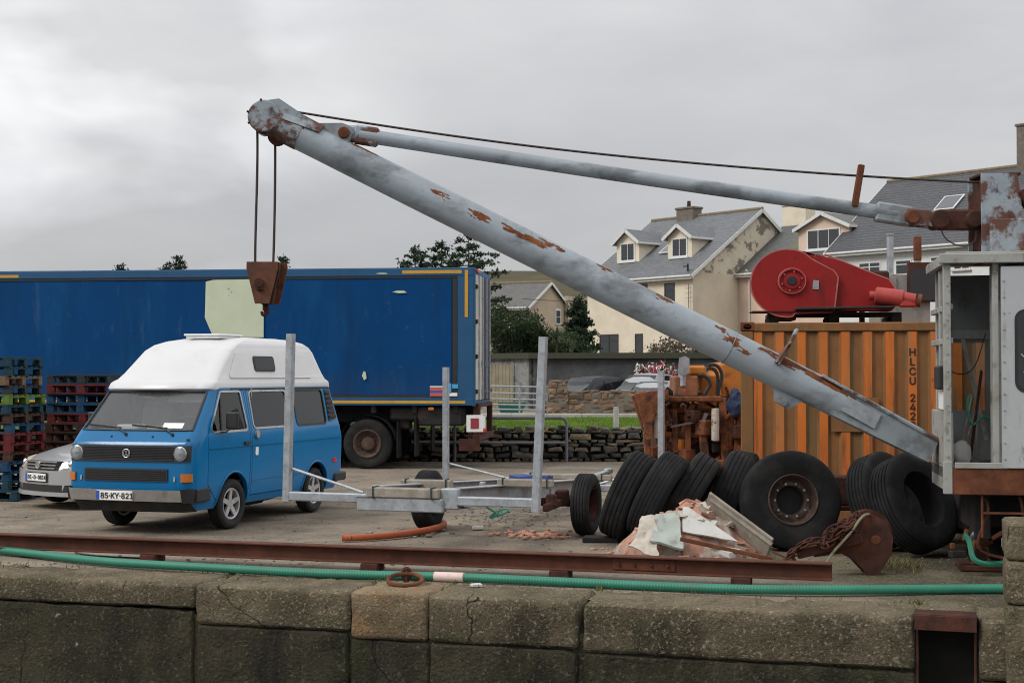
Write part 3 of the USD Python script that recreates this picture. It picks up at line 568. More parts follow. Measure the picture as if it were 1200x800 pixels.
for x0, x1 in ((.80, .945), (-.945, -.9)): part(van, 'bumper_end', front_patch(min(x0, .9115) if x0 < 0 else x0, min(x1, .905) if x0 > 0 else -.895, .415, .59, .05, .05, 10, 3), M['black'])
for s in (-1, 1): part(van, 'bumper_end', MB().box((s*.905, -.80, .50), (.05, .34, .165), .018), M['black'])
part(van, 'valance', front_patch(-.84, .84, .29, .42, .012, .02, 24, 2), M['dark_steel'])
py = float(v_front(0, .5))-.088
pl = part(van, 'number_plate', MB().box((-.125, py, .498), (.52, .012, .117), .004), M['plate_white'])
part(pl, 'plate_band', MB().box((-.36, py-.0065, .498), (.048, .002, .112)), M['plate_blue'])
part(pl, 'plate_lettering', MB().text('85·KY·821', .068, (-.325, py-.0095, .464), (1, 0, 0), (0, 0, 1), .003, True), M['ink'], False)
# wheel arch lips, wheels, underside, inside
for x, y in WHEELS:
    s = 1 if x > 0 else -1
    a = np.linspace(.02, math.pi-.02, 20)
    if x > 0: part(van, 'arch_lip', MB().tube([(s*(sx(.33+.415*math.sin(t))+.001), y+.415*math.cos(t), .33+.415*math.sin(t)) for t in a], .017, 6), M['van_blue'], True)
    w = sub(van, 'wheel'); tm = tyre_mesh(.325, .205, .205, 3).mesh(); turn = rotz(0 if y else -4)
    R = turn if s > 0 else turn @ rotz(180)
    part(w, 'tyre', MB().tm(tm, R, (x+s*.015, y, .325)), M['tyre_new'], 40); part(w, 'rim', MB().mb(alloy_mesh(.203, .19), R, (x+s*.015, y, .325)), M['alloy'], 40)
    part(w, 'brake_drum', MB().mb(drum(.2, .15), R, (x+s*.015, y, .325)), M['dark_steel'])
und = MB().box((0, 1.1, .36), (1.5, 4.2, .12), .02).box((0, 0, .33), (1.4, .08, .08)).box((0, 2.46, .33), (1.4, .1, .1)).box((.35, 1.1, .30), (.5, .7, .18), .03).box((-.3, 3.0, .33), (.8, .6, .3), .05).tube([(.5, .6, .27), (.55, 1.6, .26), (.45, 2.1, .26)], .03)
part(van, 'underside', und, M['dark_steel'])
part(van, 'cabin_floor', MB().box((0, 1.1, .60), (1.68, 4.3, .03)).box((0, -.66, 1.22), (1.5, .34, .14), .04), M['interior'])
for x in (-.40, .40):
    st = part(van, 'front_seat', MB().box((x, .02, .95), (.5, .5, .22), .06).box((x, .28, 1.27), (.48, .16, .62), .07, rotx(-10)).box((x, .36, 1.64), (.28, .11, .2), .05), M['seat'], 40)
part(van, 'steering_wheel', MB().tube([(.40+.19*math.cos(t), -.36+.05*math.sin(t), 1.30+.17*math.sin(t)) for t in np.linspace(0, 6.283, 20, endpoint=False)], .014, 6, closed=True), M['black'])
part(van, 'cab_curtain', MB().grid([[V(x, .62+.03*math.sin(x*40), z) for z in (.7, 1.3, 1.85)] for x in np.linspace(-.82, .82, 60)]), M['curtain'], True)
part(van, 'dash_clutter', MB().box((-.25, -.60, 1.33), (.34, .2, .08), .02).box((.1, -.6, 1.32), (.18, .14, .06), .02), M['plate_white'])

# ---------------------------------------------------------------- the silver car half hidden behind it
M['silver'] = mk('silver_car_paint', (.40, .405, .41), .34, metal=.45, var=.05, vs=3, over=[((.22, .21, .2), 6, .58, .8, .3)], coat=.5)
M['lamp_yellow'] = plain('yellowed_lamp', (.5, .42, .3), .2)
def car_shell(L, W, prof, tumble=.16):
    """prof: (y, z of the upper outline); lower edge at .22; a lofted closed body along y with rounded plan"""
    rings = []
    for y, z in prof:
        e = min(y, L-y); wf = W/2*(1-.30*math.exp(-e/.16)-.06*math.exp(-e/.6)); belt = min(z, .86)
        top = wf-tumble*max(0, (z-.86))/.55
        h = [(-wf*.94, .22), (-wf, .38), (-wf*.995, .62), (-wf*.955, belt*.985 if z > .86 else z-.07), (-top+.09 if z > .86 else -wf*.82, z-.015), (-top*.5, z+.012), (0, z+.018)]
        h += [(-x, q) for x, q in h[:-1][::-1]]
        rings.append(np.array([(x, y, q) for x, q in h]))
    rings = [r[::-1] for r in rings]
    return loft(rings)
def build_car(name, label, loc, rot, mat, prof, L, W, group=None, plate=None, lamps='lamp_glass', detail=True):
    c = thing(name, label, 'car', loc, rot, group)
    b = to_man(loft_sub(car_shell(L, W, prof)))
    for y in (.78, L-.82):
        for s in (-1, 1): b -= m3.Manifold.cylinder(.3, .35, .35, 32).rotate((0, 90, 0)).translate((s*(W/2-.12)-.15, y, .31))
    part(c, 'body', MB().tm(b), mat, 35)
    for y in (.78, L-.82):
        for s in (-1, 1):
            w = sub(c, 'wheel'); R = rotz(0 if s > 0 else 180)
            part(w, 'tyre', MB().mb(tyre_mesh(.305, .19, .19, 2, 32), R, (s*(W/2-.1), y, .305)), M['tyre_new'], 40); part(w, 'rim', MB().mb(alloy_mesh(.19, .17, 6), R, (s*(W/2-.1), y, .305)), M['alloy'], 40)
    zt = lambda y: np.interp(y, [p[0] for p in prof], [p[1] for p in prof])
    ys = [p[0] for p in prof]; hi = max(p[1] for p in prof)
    a0 = next(p for p in prof if p[1] > .93); a1 = next(p for p in prof if p[1] > hi-.08)
    ws_ = np.array([[V(t*(W/2*.80-.10*(z-.9)/.5), y, z+.022+.01*(1-t*t)) for y, z in (((a0[0]+.03), zt(a0[0]+.03)), (((a0[0]+a1[0])/2), zt((a0[0]+a1[0])/2)), (a1[0]-.04, zt(a1[0]-.04)))] for t in np.linspace(-1, 1, 9)])
    part(c, 'windscreen', MB().grid(ws_, False), M['glass_dark'], True)
    yb = next(p[0] for p in prof[::-1] if p[1] > hi-.1)
    for s in (-1, 1):
        for (q0, q1) in ((a0[0]+.42, (a0[0]+yb)/2+.12), ((a0[0]+yb)/2+.2, yb)):
            g = MB(); P_ = []
            for y in np.linspace(q0, q1, 5):
                z1 = zt(y)-.075; z1 = max(z1, .95)
                P_.append([V(s*(W/2*.957+.006), y, .90), V(s*(W/2*.957-.16*(z1-.86)/.55*.88+.012), y, z1)])
            g.grid(P_, s < 0); part(c, 'side_window', g, M['glass_dark'], True)
        part(c, 'door_mirror', MB().box((s*(W/2+.05), a0[0]+.42, .95), (.16, .1, .12), .03), mat)
    return c
def loft_sub(m): return m
hatch = [(0, .56), (.03, .64), (.12, .72), (.35, .80), (.75, .88), (1.02, .935), (1.25, 1.06), (1.62, 1.29), (1.95, 1.39), (2.6, 1.42), (3.3, 1.37), (3.75, 1.20), (3.98, .95), (4.08, .8), (4.12, .6)]
fc = at(57, 565, 21.95)
sc = build_car('silver_car', 'silver hatchback parked behind the camper van, nose showing at its left', (-7.1, 21.95, 0), -39, M['silver'], hatch, 4.12, 1.7)
def nose(pts_y=0): pass
def cfront(x, W=1.7): return .23*(abs(x)/(W/2))**2.6
def car_patch(x0, x1, z0, z1, off, th=.012, n=10, tilt=0.0, wz=None):
    xs = np.linspace(x0, x1, n); o = np.array([[V(x, cfront(x)-off+tilt*(z-z0), z) for z in (z0, z1)] for x in xs]); i = o+V(0, th, 0)
    b = MB().grid(o, False).grid(i, True); b.grid(np.stack([o[0], i[0]], 0)).grid(np.stack([i[-1], o[-1]], 0)).grid(np.stack([i[:, 0], o[:, 0]], 0)).grid(np.stack([o[:, 1], i[:, 1]], 0)); return b
part(sc, 'front_bumper', car_patch(-.80, .80, .37, .58, .07, .3, 20), M['silver'], 40)
part(sc, 'lower_intake', car_patch(-.76, .76, .26, .375, .065, .3, 20), M['black'], 40)
part(sc, 'bumper_lip', car_patch(-.78, .78, .20, .262, .085, .3, 20), M['silver'], 40)
gl = part(sc, 'grille', car_patch(-.40, .40, .585, .715, .035, .2, 12, .12), M['black'], 40)
for k in range(3): part(gl, 'grille_bar', car_patch(-.40+.02*k, .40-.02*k, .70-k*.048, .718-k*.048, .055, .02, 12), M['chrome'])
part(gl, 'emblem', MB().cyl((0, -.075, .655), (0, -.05, .655), .05, seg=20).lathe([(.04, 0), (.055, .004), (.055, .012), (.04, .01)], 20, (0, -.068, .655), (0, -1, 0), True), M['chrome'])
for s in (-1, 1):
    hp = [V(s*.46, cfront(.46)-.055, .60), V(s*.72, cfront(.72)-.04, .60), V(s*.81, cfront(.81)+.10, .68), V(s*.78, cfront(.78)+.22, .775), V(s*.62, cfront(.62)+.06, .75), V(s*.46, cfront(.46)+.0, .70)]
    h = part(sc, 'headlight', MB().hull([p for p in hp]+[p+V(-s*.03, .12, -.01) for p in hp]), M['lamp_yellow'] if s < 0 else M['lamp_glass'])
    part(h, 'bulb_bowl', MB().lathe([(0, .02), (.03, .01), (.055, -.01)], 16, (s*.6, cfront(.6)-.01, .675), (0, -1, 0)), M['chrome'])
pl = part(sc, 'number_plate', MB().box((-.03, -.085, .475), (.52, .012, .115), .004), M['plate_white'])
part(pl, 'plate_frame', MB().box((-.03, -.079, .475), (.56, .01, .15), .004), M['black']); part(pl, 'plate_band', MB().box((-.265, -.0905, .475), (.05, .003, .11)), M['plate_blue'])
part(pl, 'plate_lettering', MB().text('01-D-0814', .058, (-.228, -.0955, .448), (1, 0, 0), (0, 0, 1), .003, True), M['ink'], False)
# ---------------------------------------------------------------- the long blue curtain-sided lorry trailer
M['lorry_blue'] = mk('lorry_curtain_blue', (.0006, .044, .15), .6, var=.10, vs=.8, over=[((.006, .075, .20), 1.2, .50, .70, .7, (1, 1, .2)), ((.09, .11, .13), 7, .62, .76, .45), ((.10, .13, .16), 2.2, .60, .76, .4, (1.5, 1.5, .25)), ((.04, .045, .045), 1.6, .30, .6, .45, None, None, ('z', 2.3, 1.3)), ((.006, .02, .05), .9, .55, .75, .5, (1.6, 1.6, .2))], bump=(5, .12, .02), spec=.10)
M['lorry_rail'] = mk('lorry_rail_blue', (.002, .062, .155), .55, var=.15, vs=2, over=[((.05, .06, .07), 5, .58, .75, .5), ((.12, .06, .03), 9, .68, .76, .7)])
M['cream_patch'] = mk('cream_patch', (.50, .55, .40), .6, var=.07, vs=2, over=[((.19, .23, .30), 2.6, .66, .675, .9), ((.36, .40, .30), 1.2, .55, .7, .35, (1, 1, .3))])
M['yellow_tape'] = plain('yellow_reflective_tape', (.50, .27, .02), .5, over=[((.15, .10, .04), 5, .55, .75, .5)])
M['door_cream'] = mk('trailer_door_cream', (.46, .43, .37), .55, var=.1, vs=3, over=[((.16, .08, .045), 6, .58, .7, .7, (1, 1, .35)), ((.25, .23, .2), 2, .52, .7, .5)])
M['lamp_red'] = M['red_lens']; M['door_navy'] = plain('navy_trailer_door', (.008, .018, .04), .5, over=[((.10, .06, .04), 6, .62, .74, .6)])
LA = unit(V(-.9934, .1146, 0))                      # along the trailer, rear end to front end
lor = thing('lorry_trailer', 'long blue curtain-sided lorry trailer with a cream patch on its side', 'lorry trailer', at(555, 440, 31)*V(1, 1, 0), 180-math.degrees(math.atan2(.1146, .9934)))
# local axes: x runs from the rear end forwards, y towards the camera, z up
Lz0, Lz1, LL, LW = 1.36, 4.31, 13.6, 2.52
part(lor, 'box_body', MB().span((.03, -LW+.03, Lz0+.06), (LL-.03, -.035, Lz1-.03)), M['lorry_blue'], False)
edges = np.r_[.48, np.cumsum([1.16]*11)+.48, LL-.05]
for i, (a, b) in enumerate(zip(edges[:-1], edges[1:])):
    n = 14; P_ = []
    for u in np.linspace(a-.001, b+.001, n):
        t = (u-a)/(b-a); P_.append([V(u, -.012+.0*t+.014*(meshkit.fbm(V(u*1.9, z*.45, 3.1), 4, 5)-.5)*1.6+0, z) for z in np.linspace(Lz0+.22, Lz1-.19, 14)])
    part(lor, 'curtain_panel', MB().grid(P_), M['lorry_blue'], True)
part(lor, 'top_rail', MB().span((0, -.05, Lz1-.17), (LL, .012, Lz1), .012), M['lorry_rail'])
part(lor, 'curtain_track', MB().span((.05, -.02, Lz1-.215), (LL-.05, .004, Lz1-.175)), M['black'])
part(lor, 'bottom_rail', MB().span((0, -.06, Lz0), (LL, .012, Lz0+.16), .01), M['lorry_rail'])
part(lor, 'curtain_track', MB().span((.05, -.02, Lz0+.165), (LL-.05, .004, Lz0+.215)), M['black'])
part(lor, 'curtain_pole', MB().span((.36, -.02, Lz0+.22), (.46, .0, Lz1-.22)), M['black'])
part(lor, 'corner_pillar', MB().span((0, -.08, Lz0+.03), (.35, .008, Lz1-.17), .01), M['lorry_rail'])
part(lor, 'roof', MB().span((.02, -LW+.02, Lz1-.02), (LL, -.03, Lz1+.01)), M['lorry_rail'])
part(lor, 'marker_tape', MB().span((.26, .012, Lz1-.12), (1.55, .016, Lz1-.05)), M['yellow_tape'])
part(lor, 'marker_tape', MB().span((.12, .012, Lz1-1.06), (.19, .016, Lz1-.05)), M['yellow_tape'])
part(lor, 'marker_tape', MB().span((.18, .013, Lz0+.045), (LL-.1, .017, Lz0+.105)), M['yellow_tape'])
part(lor, 'marker_tape', MB().span((10.2, .012, Lz1-.14), (11.0, .016, Lz1-.08)), M['yellow_tape'])
# cream patch: a big repaired area of the curtain
def lu(px): r = (px-600)/F; o = at(555, 440, 31); return (o[0]-r*o[1])/(r*LA[1]-LA[0])
def lz(px, py): o = at(555, 440, 31)+lu(px)*LA; return float(at(px, py, o[1])[2])
pp = [(241, 330), (250, 328), (309, 327), (309, 395), (250, 395), (240, 372)]
part(lor, 'curtain_patch', MB().prism(Polygon([(lu(x), lz(x, y)) for x, y in pp]), (0, .004, 0), (1, 0, 0), (0, 0, 1), -.0+.012).mb(MB()), M['cream_patch'], False) if False else part(lor, 'curtain_patch', MB().prism(Polygon([(-lu(x), lz(x, y)) for x, y in pp]), (0, .008, 0), (-1, 0, 0), (0, 0, 1), .006), M['cream_patch'], False)
for x, y, w in ((595, 0, 0),): pass
sc_ = [(468, 342, .16, .06), (447, 320.5, .14, .03), (427, 440, .05, .2)]
for x, y, w, h in sc_:
    u, z = lu(x), lz(x, y+0.); part(lor, 'scuff', MB().prism(Polygon([(-u-w, z), (-u-w*.2, z+h*.5), (-u+w*.7, z+h*.35), (-u+w, z-h*.3), (-u, z-h*.5)]), (0, .013, 0), (-1, 0, 0), (0, 0, 1), .003), M['cream_patch'], False)
# stickers near the rear
st = part(lor, 'sticker', MB().span((lu(504), .014, lz(504, 464)), (lu(519), .017, lz(519, 454))), plain('sticker_red', (.5, .09, .06), .5))
part(lor, 'sticker', MB().span((lu(504), .014, lz(504, 453.5)), (lu(519), .017, lz(519, 452.2))), M['plate_white'])
part(lor, 'sticker', MB().span((lu(504), .014, lz(504, 460)), (lu(519), .0185, lz(519, 457.5))), M['plate_blue'])
part(lor, 'sticker', MB().span((lu(529), .014, lz(529, 461)), (lu(524), .017, lz(524, 449))).span((lu(537), .014, lz(537, 455)), (lu(530), .017, lz(530, 450))), plain('sticker_cyan', (.04, .32, .6), .5))
part(lor, 'sticker', MB().span((lu(536), .014, lz(536, 464)), (lu(524), .017, lz(524, 460))), M['plate_white'])
# rear end: frame, doors, locking bars, hinges
part(lor, 'rear_frame', MB().span((-.03, -.10, Lz0-.02), (.04, .0, Lz1), .01).span((-.03, -LW, Lz0-.02), (.04, -LW+.10, Lz1), .01).span((-.03, -LW+.1, Lz1-.12), (.04, -.1, Lz1-.005)).span((-.03, -LW+.1, Lz0-.02), (.04, -.1, Lz0+.1)), M['lorry_rail'])
for y0, y1, dm in ((-1.25, -.11, 'door_cream'), (-LW+.11, -1.27, 'door_navy')):
    d = part(lor, 'rear_door', MB().span((-.04, y0, Lz0+.11), (.01, y1, Lz1-.13), .008), M[dm])
    for y in (y0+.3, y1-.3): part(d, 'locking_bar', MB().cyl((-.07, y, Lz0+.12), (-.07, y, Lz1-.14), .018, seg=8).box((-.06, y, Lz0+.9), (.05, .05, .12)).box((-.06, y, Lz0+.3), (.05, .07, .08)), M['galv'])
    for z in np.linspace(Lz0+.3, Lz1-.4, 4): part(d, 'hinge', MB().box((-.05, y0+.03 if y0 < -1.3 else y1-.03, z), (.05, .12, .09), .01), M['rust_dark'])
part(lor, 'marker_lamp', MB().box((-.06, -.13, Lz1-.06), (.04, .1, .06), .01).box((-.06, -.4, Lz1-.06), (.02, .4, .04)), M['lamp_red'])
# chassis, underrun bar, lamps, plates
ch = MB()
for y in (-.75, -1.75): ch.span((.1, y-.07, .98), (LL-.4, y+.07, Lz0+.0), .01)
for x in np.arange(.4, LL-1, .9): ch.span((x-.05, -LW+.1, 1.2), (x+.05, -.08, Lz0-.005))
part(lor, 'chassis', ch.box((1.1, -.5, 1.18), (1.5, .7, .3), .05), M['dark_steel'])
part(lor, 'side_skirt_box', MB().box((.75, -.35, 1.13), (1.0, .5, .42), .04).box((1.55, -.4, 1.02), (.25, .3, .35), .03), M['dark_steel'])
ub = part(lor, 'underrun_frame', MB().span((-.10, -.22, .62), (.02, -.10, Lz0+.02), .01).span((-.1, -LW+.12, .62), (.02, -LW+.24, Lz0+.02), .01).span((-.12, -LW+.1, .60), (.02, -.08, .74), .012).span((-.10, -LW+.12, Lz0-.04), (.02, -.1, Lz0+.05), .01), M['rust_dark'])
part(ub, 'number_board', MB().box((-.03, .02, .98), (.36, .02, .36), .006, rotz(20)).box((-.14, -.62, .98), (.02, .36, .3), .006), M['plate_white'])
part(ub, 'number_print', MB().box((-.03, .034, .98), (.18, .008, .22), 0, rotz(20)), plain('maroon_print', (.28, .03, .05), .5))
part(ub, 'lamp_bar', MB().span((-.15, -1.0, .78), (-.10, -.3, .86)), M['lamp_red'])
part(lor, 'rear_mudflap', MB().box((.12, -.35, .60), (.02, .55, .55), .006, rotz(0)).box((.10, -.06, .52), (.45, .02, .26), .006), M['rust_dark'])
part(lor, 'side_marker', MB().box((.92, .0, Lz0-.07), (.12, .03, .06), .01), M['amber'])
# axles: three twin-wheel axles
def truck_rim(R, w, dish=.06):
    b = MB(); h = w/2
    b.lathe([(R, -h), (R+.012, h), (R-.01, h+.004), (R-.03, h-.02), (R-.045, h-.09), (R-.05, -h)], 36, axis=(1, 0, 0), closed=True)
    b.lathe([(R-.045, h-.10), (R-.11, h-.13), (.16, h-.125), (.14, h-.06), (.11, h-.05), (0, h-.045)], 36, axis=(1, 0, 0))
    for k in range(10):
        a = k*math.pi/5; b.cyl((h-.135, .17*math.cos(a), .17*math.sin(a)), (h-.10, .17*math.cos(a), .17*math.sin(a)), .016, seg=6)
    return b
M['rim_rust'] = mk('rusty_wheel', (.062, .036, .026), .85, var=.4, vs=8, over=[((.22, .17, .13), 9, .54, .7, .6), (RUST_D, 5, .52, .7, .7)], bump=(50, .3, .004))
tt, tr = tyre_mesh(.535, .37, .30, 4, 48), truck_rim(.298, .36)
for k in range(3):
    x = lu(430)+k*1.33
    for y, s in ((-.22, 1), (-2.3, -1)):
        w = sub(lor, 'wheel'); R = rotz(90 if s > 0 else -90)
        part(w, 'tyre', MB().mb(tt, R, (x, y, .535)), M['tyre'], 40); part(w, 'rim', MB().mb(tr, R, (x, y, .535)), M['rim_rust'], 40)
    ax = MB().cyl((x, -2.2, .535), (x, -.3, .535), .07).box((x, -.75, .75), (.3, .12, .4), .03).box((x, -1.75, .75), (.3, .12, .4), .03)
    part(lor, 'axle', ax, M['dark_steel'])
    for y in (-.22, -2.3):
        part(lor, 'mudguard', MB().grid([[V(x+.62*math.cos(a), y+q, .535+.62*math.sin(a)) for q in (-.2, .2)] for a in np.linspace(.15, math.pi-.1, 18)]), M['black'], True)
    if k == 0:
        for y in (-.25, -2.28): part(lor, 'mudflap', MB().box((x-.66, y, .62), (.025, .44, .78), .006).box((x-1.05, y, .70), (.03, .44, .86), .006), M['tyre'])
part(lor, 'landing_leg', MB().span((10.6, -.6, .1), (10.75, -.45, 1.3)).span((10.5, -.7, .02), (10.85, -.35, .1)).span((10.6, -2.05, .1), (10.75, -1.9, 1.3)).span((10.5, -2.15, .02), (10.85, -1.8, .1)), M['dark_steel'])
part(lor, 'side_guard', MB().span((5.3, -.1, .55), (10.2, -.06, .67)).span((5.3, -.1, .85), (10.2, -.06, .97)).span((5.4, -.12, .5), (5.5, -.06, 1.36)).span((9.9, -.12, .5), (10.0, -.06, 1.36)), M['dark_steel'])

# ---------------------------------------------------------------- pallets: one thing per pallet, in two leaning stacks
def wood(name, c, **k): return mk(name, c, .82, var=.3, vs=9, over=[((.05, .043, .035), 5, .55, .72, .55), (tuple(np.array(c)*1.7+.03), 11, .60, .72, .5)], bump=(50, .3, .004), spec=.25)
PC = {'teal': wood('pallet_teal', (.008, .036, .052)), 'blue': wood('pallet_blue', (.008, .045, .095)), 'green': wood('pallet_green', (.085, .14, .025)), 'red': wood('pallet_red', (.10, .015, .014)), 'brown': wood('pallet_brown', (.05, .023, .016)), 'wood': wood('pallet_bare_wood', (.13, .085, .05)), 'dark': wood('pallet_dark', (.022, .03, .035)), 'black': wood('pallet_black', (.02, .021, .02))}
def pallet(name, label, group, loc, rot, c, c2=None, W=1.2, Dp=1.0, H=.15):
    """a block pallet: top boards, three cross boards, nine blocks, three bottom boards"""
    p = thing(name, label, 'pallet', loc, rot, group); a = PC[c]; b2 = PC[c2 or c]; t = H*.15; jz = lambda: rnd.uniform(-.003, .003)
    for i in range(7): part(p, 'deck_board', MB().box((0, -Dp/2+.05+i*(Dp-.1)/6, H-t/2+jz()), (W-rnd.uniform(0, .012), .098, t), .003), a)
    for x in (-W/2+.06, 0, W/2-.06): part(p, 'cross_board', MB().box((x, 0, H-t*1.5), (.11, Dp, t), .003), a)
    for x in (-W/2+.072, 0, W/2-.072):
        for y in (-Dp/2+.05, 0, Dp/2-.05): part(p, 'block', MB().box((x+rnd.uniform(-.006, .006), y, t+(H-3*t)/2), (.135, .098, H-3*t), .004), b2 if rnd.random() < .6 else a)
    for y in (-Dp/2+.05, 0, Dp/2-.05): part(p, 'bottom_board', MB().box((0, y, t/2), (W, .098, t), .003), a)
    return p
ordinal = ['lowest', 'second from the bottom', 'third from the bottom', 'fourth from the bottom', 'fifth from the bottom', 'sixth from the bottom', 'seventh from the bottom', 'eighth from the bottom', 'ninth from the bottom', 'tenth from the bottom', 'sixth from the top', 'fifth from the top', 'fourth from the top', 'third from the top', 'second from the top', 'topmost']
colname = {'teal': 'dark teal', 'blue': 'blue', 'green': 'green', 'red': 'red', 'brown': 'reddish brown', 'wood': 'bare wood', 'dark': 'dark grey'}
colA = ['teal', 'teal', 'blue', 'blue', 'brown', 'red', 'red', 'blue', 'brown', 'teal', 'green', 'dark', 'wood', 'teal', 'teal']
xA, yA = -8.52, 23.95
for k, c in enumerate(colA):
    nm = ordinal[k] if k < 10 else ordinal[16-len(colA)+k]
    pallet('pallet', f'{colname[c]} pallet, {nm} in the stack at the left edge', 'pallets stacked at the left', (xA+rnd.uniform(-.03, .03)+(.16 if k == 0 else 0)-(.03 if k > 10 else 0), yA+rnd.uniform(-.03, .03)-(.1 if k == 0 else 0), k*.1535), -14+rnd.uniform(-2.5, 2.5), c, 'dark' if c in ('dark',) else None, 1.2, 1.0, .152)
colB = ['brown', 'brown', 'dark', 'brown', 'brown', 'brown', 'brown', 'red', 'blue', 'blue', 'red', 'dark']
for k, c in enumerate(colB):
    nm = ordinal[k] if k < 10 else ordinal[16-len(colB)+k]
    pallet('pallet', f'{colname[c]} pallet, {nm} in the stack right behind the silver car', 'pallets stacked behind the silver car', (-7.42+rnd.uniform(-.03, .03)+.03*(k-6)*.3, 25.6+rnd.uniform(-.03, .03), k*.168), -6+rnd.uniform(-2.5, 2.5), c, None, 1.25, 1.0, .167)
# ---------------------------------------------------------------- galvanised boat trailer with four upright posts
bt = thing('boat_trailer', 'empty galvanised boat trailer with four upright posts and wooden bunks', 'boat trailer', (-.08, 18.65, 0), -math.degrees(math.atan2(.321, .947)))
# local axes: x across (to the right), y away along the trailer, z up; it stands nose down
bz = lambda y: .575-.048*y
M['bunk'] = mk('weathered_bunk_wood', (.27, .24, .20), .85, var=.25, vs=8, over=[((.16, .12, .09), 7, .5, .7, .6), ((.05, .10, .25), 4, .68, .74, .7), ((.55, .52, .47), 12, .6, .72, .5)], bump=(50, .3, .004), spec=.2)
M['net_blue'] = plain('blue_carpet_scrap', (.04, .07, .2), .95); M['green_rope'] = plain('green_rope', (.04, .22, .15), .85)
def hollow_post(name, p0, p1, w=.085):
    d, a, b = frame_of(np.subtract(p1, p0), (0, 1, 0)); L = np.linalg.norm(np.subtract(p1, p0)); t = .012
    q = sbox(-w/2, -w/2, w/2, w/2).buffer(-.01).buffer(.01).difference(sbox(-w/2+t, -w/2+t, w/2-t, w/2-t))
    return part(bt, name, MB().prism(q, p0, a, b, L), M['galv'])
yR, yF = -2.9, 2.7
zr, zf = bz(yR), bz(yF)
hollow_post('upright_post', (-1.615, yR, zr-.13), (-1.585, yR+.02, zr+1.76)); hollow_post('upright_post', (1.335, yR, zr-.16), (1.415, yR+.02, zr+1.70))
hollow_post('upright_post', (-1.88, yF, zf-.15), (-1.88, yF, zf+1.68)); hollow_post('upright_post', (1.42, yF, zf-.15), (1.42, yF, zf+1.62))
for y, z, xa, xb in ((yR, zr-.07, -1.58, 1.32), (yF, zf-.07, -1.86, 1.38)):
    part(bt, 'cross_arm', MB().bar((xa, y, z), (-.62, y, z), .09, .10, .012), M['galv']); part(bt, 'cross_arm', MB().bar((.45, y, z), (xb, y, z), .09, .10, .012), M['galv'])
    part(bt, 'brace', MB().cyl((xa-.02, y+.01, z+.32), (-.68, y+.02, z+.06), .016, seg=8), M['galv'])
    if y > 0: part(bt, 'brace', MB().cyl((xb, y+.01, z+.32), (.5, y+.02, z+.06), .016, seg=8), M['galv'])
def ibeam(mb, p0, p1, w, h, t=.014):
    mb.bar(V(*p0)+V(0, 0, h/2-t/2), V(*p1)+V(0, 0, h/2-t/2), w, t, .003).bar(V(*p0)-V(0, 0, h/2-t/2), V(*p1)-V(0, 0, h/2-t/2), w, t, .003).bar(p0, p1, t, h-2*t+.002)
    return mb
part(bt, 'rear_beam', MB().bar((-.72, yR-.01, zr-.125), (.30, yR-.01, zr-.125), .14, .15, .012).box((-.66, yR-.01, zr-.04), (.16, .16, .02)).box((.36, yR+.06, zr-.05), (.2, .2, .22), .01).box((.42, yR+.1, zr-.16), (.34, .22, .016), .003), M['galv'])
for x, w in ((-.52, 0), (.46, 0)):
    part(bt, 'side_beam', ibeam(MB(), (x, yR+.05, bz(yR)-.03), (x*.8, 3.4, bz(3.4)-.03), .13, .20), M['galv'])
for y in (-1.2, .6, 2.0, 3.3): part(bt, 'cross_member', MB().bar((-.5, y, bz(y)-.06), (.44, y, bz(y)-.06), .08, .09, .008), M['galv'])
part(bt, 'drawbar', MB().bar((-.03, 3.2, bz(3.2)-.05), (-.03, 5.1, bz(5.1)+.08), .1, .12, .01).box((-.03, 5.2, bz(5.1)+.12), (.09, .3, .1), .03), M['galv'])
M['rope_dark'] = plain('dark_rope', (.02, .045, .045), .9)
# wooden bunks strapped on
def bunk(p0, p1, w, h):
    b = part(bt, 'wooden_bunk', wobble(MB().bar(p0, p1, w, h, .012).mesh(), .004, 5), M['bunk'])
    for t in (.1, .9):
        q = np.array(p0)*(1-t)+np.array(p1)*t; d, s, u = frame_of(np.subtract(p1, p0)); a, c = w/2+.006, h/2+.006
        part(b, 'strap', MB().tube([q+s*i*a+u*j*c for i, j in ((-1, -1), (1, -1), (1, 1), (-1, 1))], .009, 5, closed=True), M['rope_dark'])
bunk((-.60, yR-.03, zr+.004), (.26, yR-.03, zr+.004), .13, .11)
bunk((-.72, yR+1.2, bz(-1.7)+.06), (-.10, yR+1.25, bz(-1.7)+.06), .12, .11); bunk((.42, yR+1.4, bz(-1.5)+.10), (1.08, yR+1.46, bz(-1.4)+.10), .11, .09)
bunk((-.4, 1.9, bz(1.9)+.10), (.9, 1.9, bz(1.9)+.10), .12, .08)
part(bt, 'carpet_scrap', wobble(trimesh.creation.box((.5, .24, .05)).subdivide().subdivide().apply_translation((.5, -.5, bz(-.5)+.14)), .03, 6), M['net_blue'])
part(bt, 'rope_knot', MB().tube(spline([(.62, -2.35, .62), (.66, -2.37, .50), (.72, -2.38, .46), (.64, -2.38, .42), (.74, -2.36, .50), (.84, -2.37, .52), (.70, -2.37, .44)], 30), .013, 5), M['green_rope'])
part(bt, 'axle', MB().bar((-.95, 0, .40), (.95, 0, .40), .1, .1, .01).bar((-.8, -.75, .42), (-.8, .3, .42), .07, .05).bar((.80, -.85, .40), (.80, .35, .44), .08, .09, .01).box((.80, -.6, .47), (.12, .12, .16), .02).box((.8, -.15, .47), (.14, .2, .2), .02), M['rust_dark'])
for x in (-.1, .02): part(bt, 'roller_bracket', MB().box((x*4, -1.1, bz(-1.1)+.02), (.06, .08, .14), .01), M['galv'])
